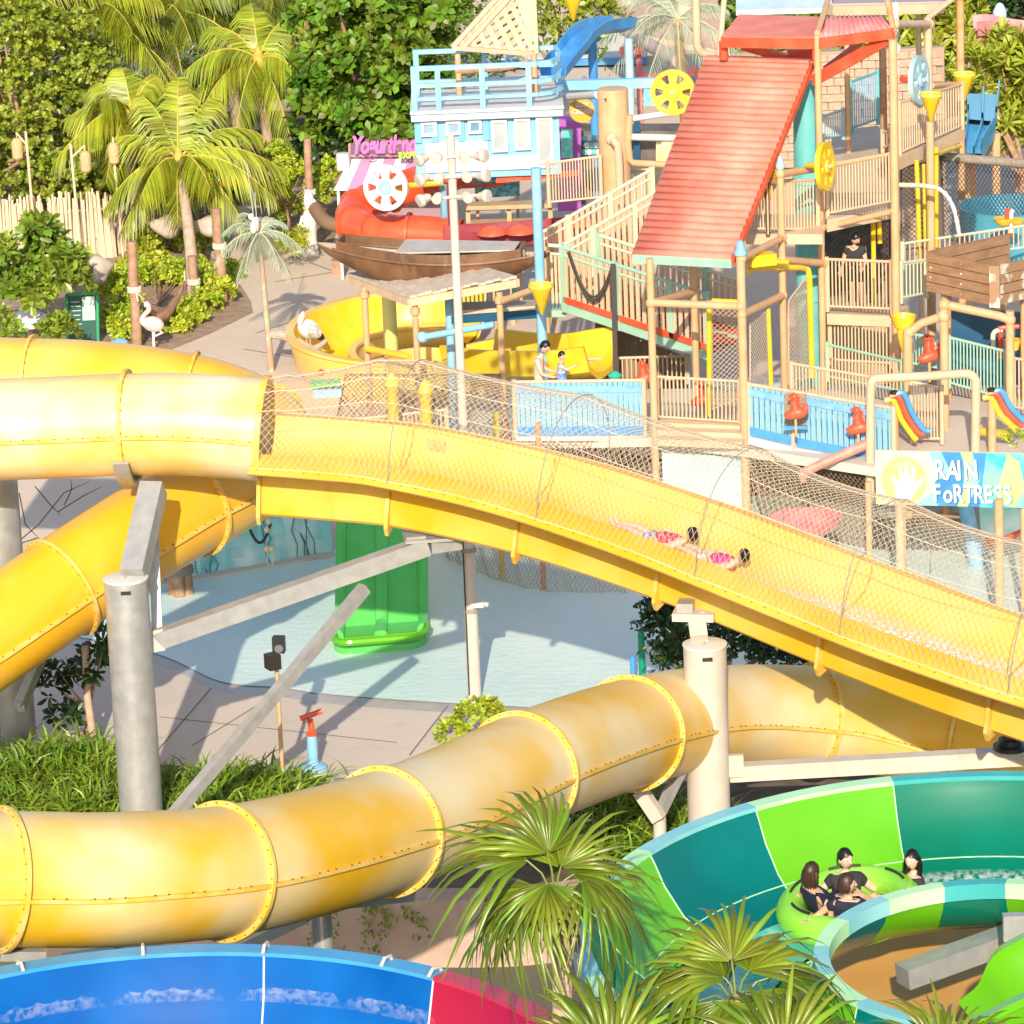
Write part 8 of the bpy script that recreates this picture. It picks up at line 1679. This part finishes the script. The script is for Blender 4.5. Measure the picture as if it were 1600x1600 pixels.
    for nm, m, chains, grow, ends in clothes:
        pts, eds, rad = [], [], []; ix = {}
        def gi(n):
            if n not in ix: ix[n] = len(pts); pts.append(J[n]-g_); rad.append(RAD[n]*s_*grow*(1.28 if n in ('pel', 'spine', 'hil', 'hir') else 1.06))
            return ix[n]
        for a, b, f in chains:
            if f >= 1: eds.append((gi(a), gi(b)))
            else:
                i = gi(a); p = (J[a].lerp(J[b], f))-g_; pts.append(p); rad.append((RAD[a]+(RAD[b]-RAD[a])*f)*s_*grow*1.08); eds.append((i, len(pts)-1))
        cm = skin_mesh(pts, eds, rad, 2, ix.get('pel', 0)); finish(cm, m, True, None); add_obj(nm, cm, t)
    return t
TOP = [('pel', 'hil', .35), ('pel', 'hir', .35), ('pel', 'spine', 1), ('spine', 'chest', 1), ('chest', 'neck', .55), ('chest', 'shl', 1), ('shl', 'ell', .55), ('chest', 'shr', 1), ('shr', 'elr', .55)]
VEST = [('pel', 'spine', 1), ('spine', 'chest', 1), ('chest', 'neck', .45), ('chest', 'shl', .85), ('chest', 'shr', .85)]
SHORT = [('pel', 'spine', .3), ('pel', 'hil', 1), ('hil', 'knl', .75), ('pel', 'hir', 1), ('hir', 'knr', .75)]
TRUNK = [('pel', 'spine', .25), ('pel', 'hil', 1), ('hil', 'knl', .45), ('pel', 'hir', 1), ('hir', 'knr', .45)]
def pose(o, X, Yv, pts, s_=1.0):
    """pts in metres: (right, forward, up) in the frame at o with right X and forward Yv"""
    X = Vector(X).normalized(); Yv = Vector(Yv).normalized(); Z = X.cross(Yv); return {k: o+(X*p[0]+Yv*p[1]+Z*p[2])*s_ for k, p in pts.items()}
STAND = dict(pel=(0, 0, .93), spine=(0, .01, 1.10), chest=(0, 0, 1.30), neck=(0, .0, 1.46), hb=(0, .01, 1.53), shl=(-.17, 0, 1.40), ell=(-.23, -.02, 1.13), wrl=(-.22, .10, .90), hal=(-.21, .13, .83), shr=(.17, 0, 1.40), elr=(.23, -.02, 1.13), wrr=(.22, .10, .90), har=(.21, .13, .83),
    hil=(-.09, 0, .88), knl=(-.10, .02, .48), anl=(-.10, -.02, .08), tol=(-.11, .13, .03), hir=(.09, 0, .88), knr=(.10, .02, .48), anr=(.10, -.02, .08), tor=(.11, .13, .03))
# man in black leaning over the rail, looking to the right
o = at(1339, 482, 80.3); o.z = Z2; X, Fd = V(-.55, .84, 0), V(.84, -.55, 0); X, Fd = V(-.94, .33, 0), V(-.33, -.94, 0); ps = dict(STAND); ps.update(chest=(0, .10, 1.26), neck=(0, .17, 1.40), hb=(0, .20, 1.46), spine=(0, .05, 1.08), shl=(-.18, .10, 1.35), shr=(.18, .10, 1.35), ell=(-.25, .14, 1.08), wrl=(-.24, .34, .98), hal=(-.23, .42, .97), elr=(.25, .14, 1.08), wrr=(.26, .30, .90), har=(.26, .36, .86))
J = pose(o, X, Fd, ps, .92); person('man in charcoal shirt and dark shorts leaning at the deck rail', J, (.75, -.6, -.35), J['hb']+V(.03, -.05, .13), .95, SKIN, HAIR, 0, (('shirt', CBLK, TOP, 1.26, 0), ('shorts', mat('dark_shorts', (.02, .02, .022), .85), SHORT, 1.25, 0)))
# boy without shirt at the lower deck fence
o = at(846, 684, 77.9); o.z = Z1; J = pose(o, V(-.2, -.98, 0), V(.98, -.2, 0), {**STAND, 'neck': (0, .05, 1.45), 'hb': (0, .08, 1.51), 'ell': (-.22, .08, 1.14), 'wrl': (-.12, .28, 1.10), 'hal': (-.10, .35, 1.10), 'elr': (.22, .1, 1.13), 'wrr': (.14, .3, 1.06), 'har': (.12, .37, 1.06)}, .98)
J = {k: p+V(0, 0, .0) for k, p in J.items()}
person('shirtless boy with short dark hair standing behind the blue fence', J, (.9, -.35, -.35), J['hb']+V(.06, -.02, .13), .95, SKINP, HAIR, 0, (('swim_shorts', mat('teal_swim', (.15, .4, .45), .8), TRUNK, 1.14, 0),))
o = at(880, 650, 79.0); o.z = Z1; J = pose(o, V(-.1, -.99, 0), V(.99, -.1, 0), {**STAND, 'elr': (.24, .2, 1.30), 'wrr': (.2, .42, 1.42), 'har': (.19, .5, 1.46)}, .68)
person('small dark haired child with raised arm behind the shirtless boy', J, (.8, -.6, -.1), J['hb']+V(.01, -.01, .09), .72, SKINP, HAIR, 0, (('swim_suit', CBLU, VEST+TRUNK, 1.12, 0),))
# visitor bending forward behind the log post
o = gp(376, 455, 0); J = pose(o, V(.3, -.95, 0), V(-.95, -.3, 0), {**STAND, 'pel': (0, -.10, .86), 'spine': (0, .08, .95), 'chest': (0, .28, 1.0), 'neck': (0, .42, .99), 'hb': (0, .48, .96), 'shl': (-.17, .32, 1.02), 'shr': (.17, .32, 1.02), 'ell': (-.2, .36, .76), 'wrl': (-.15, .45, .55), 'hal': (-.14, .48, .48), 'elr': (.2, .36, .76), 'wrr': (.15, .45, .55), 'har': (.14, .48, .48), 'hil': (-.09, -.10, .82), 'hir': (.09, -.1, .82), 'knl': (-.1, .03, .46), 'knr': (.12, -.06, .44)}, 1.0)
person('visitor in patterned grey shorts bending forward behind the log post', J, (-.8, -.4, -.5), J['hb']+V(-.10, 0, .06), 1.0, SKIN, HAIR, 0, (('patterned_shorts', CGRY, SHORT, 1.2, 0), ('white_shirt', CWHT, TOP, 1.14, 0)))
# two riders lying in the chute, heads downhill
def rider(label, i_head, off, top_m, short_m, hair_len=.0, s_=.92, arms=0):
    p, s, u, d = cf[i_head]; far = s if cf[60][1].y > 0 else -s; o = cp(i_head, off, -.44); Dn = d; X = far; Z = u
    def W(al, x, z): return o-Dn*al*s_+X*x*s_+Z*z*s_
    J = dict(pel=W(.72, 0, .02), spine=W(.52, 0, .05), chest=W(.32, 0, .08), neck=W(.16, 0, .17), hb=W(.10, 0, .22), shl=W(.26, -.17, .08), ell=W(.48, -.25, .07), wrl=W(.66, -.16, .17), hal=W(.73, -.12, .18), shr=W(.26, .17, .08), elr=W(.45, .25, .07), wrr=W(.60, .14, .19), har=W(.66, .10, .20), hil=W(.78, -.09, .0), knl=W(1.18, -.10, .08), anl=W(1.58, -.06, .03), tol=W(1.66, -.06, .14), hir=W(.78, .09, .0), knr=W(1.18, .09, .09), anr=W(1.58, .05, .03), tor=W(1.66, .06, .14))
    person(label, J, (-Dn*.9+Z*.45), W(.0, 0, .34), s_, SKINP, HAIR, hair_len, (('swim_top', top_m, VEST, 1.12, 0), ('swim_shorts', short_m, TRUNK, 1.14, 0)), headup=(Dn*.35+Z))
rider('dark haired rider in red and blue swimwear lying in the yellow chute', nearest(1092), -.05, CRED, CBLU)
rider('second rider in pink swimwear just below in the yellow chute', nearest(1176), -.05, CPNK, CWHT, s_=.86)
# raft and four riders in the green bowl
ra = R(132); rc = V(BC.x+3.05*math.cos(ra), BC.y+3.05*math.sin(ra), BC.z-.92); rc = V(at(1330, 1402, BC.y+2.62).x, BC.y+2.62, BC.z-1.10)
raft = thing('raft', rc, 'lime round inflatable raft with black straps in the green spiral slide', 'raft'); RAFT = mat('lime_vinyl', (.24, .62, .04), .2, (.36, .70, .10), 2)
tl = Matrix.Rotation(R(-6), 3, 'Y') @ Matrix.Rotation(R(3), 3, 'X')
def rp(a, rho, z): return rc+tl @ V(rho*math.cos(a), rho*math.sin(a), z)
q = M(); q.tube([rp(a*.1745, .68, .20) for a in range(36)], .19, 14, closed=True); q.build('tube_ring', RAFT, raft); q = M(); q.add([rp(a*.1745, .64, .10) for a in range(36)], [tuple(range(36))]); q.build('floor', RAFT, raft)
for a in range(6): q = M(); q.tube([rp(a*1.05+.2+i*.08, .68, .20+.20) for i in range(8)], .018, 6); q.build('strap', BLACK, raft)
def seated(label, a, look, hair, hl, top_m, short_m, s_=1.0, rho=.55, up_shift=.0, skin=SKIN, grip=.5):
    c = rp(a, rho, .16+up_shift); inn = (rp(a, 0, .16)-rp(a, 1, .16)).normalized(); X = inn.cross(V(0, 0, 1)).normalized()
    J = pose(c, X, inn, dict(pel=(0, .06, .05), spine=(0, -.04, .18), chest=(0, -.14, .32), neck=(0, -.17, .46), hb=(0, -.16, .52), shl=(-.17, -.15, .40), ell=(-.34, -.12, .24), wrl=(-.44, -.20, .20), hal=(-.49, -.23, .20), shr=(.17, -.15, .40), elr=(.34, -.12, .24), wrr=(.44, -.20, .20), har=(.49, -.23, .20), hil=(-.09, .04, .09), knl=(-.14, .38, .24), anl=(-.10, .62, .02), tol=(-.10, .74, .05), hir=(.09, .04, .09), knr=(.14, .38, .24), anr=(.10, .62, .02), tor=(.10, .74, .05)), s_)
    person(label, J, look, J['hb']+V(0, 0, .13*s_)+inn*.01, s_, skin, hair, hl, (('top', top_m, TOP, 1.24, 0), ('shorts', short_m, SHORT, 1.24, 0)))
seated('boy in black top sitting at the back of the raft', R(95), (.55, -.85, -.1), HAIR, 0, CBLK, CNAVY, .98, .22, -.16, SKINP)
seated('girl with long dark hair at the right of the raft facing left', R(20), (-.55, -.85, -.05), HAIR, .30, CBLK, CNAVY, .95, .70, -.24, SKINP)
seated('brown haired rider at the left of the raft seen from behind', R(205), (.7, .55, -.1), HAIRB, .18, CNAVY, CNAVY, .98, .30, -.02, SKIN)
seated('dark haired rider at the front of the raft looking right', R(262), (.9, .1, -.1), HAIRB, .10, CNAVY, CBLK, .96, .40, -.04, SKIN)
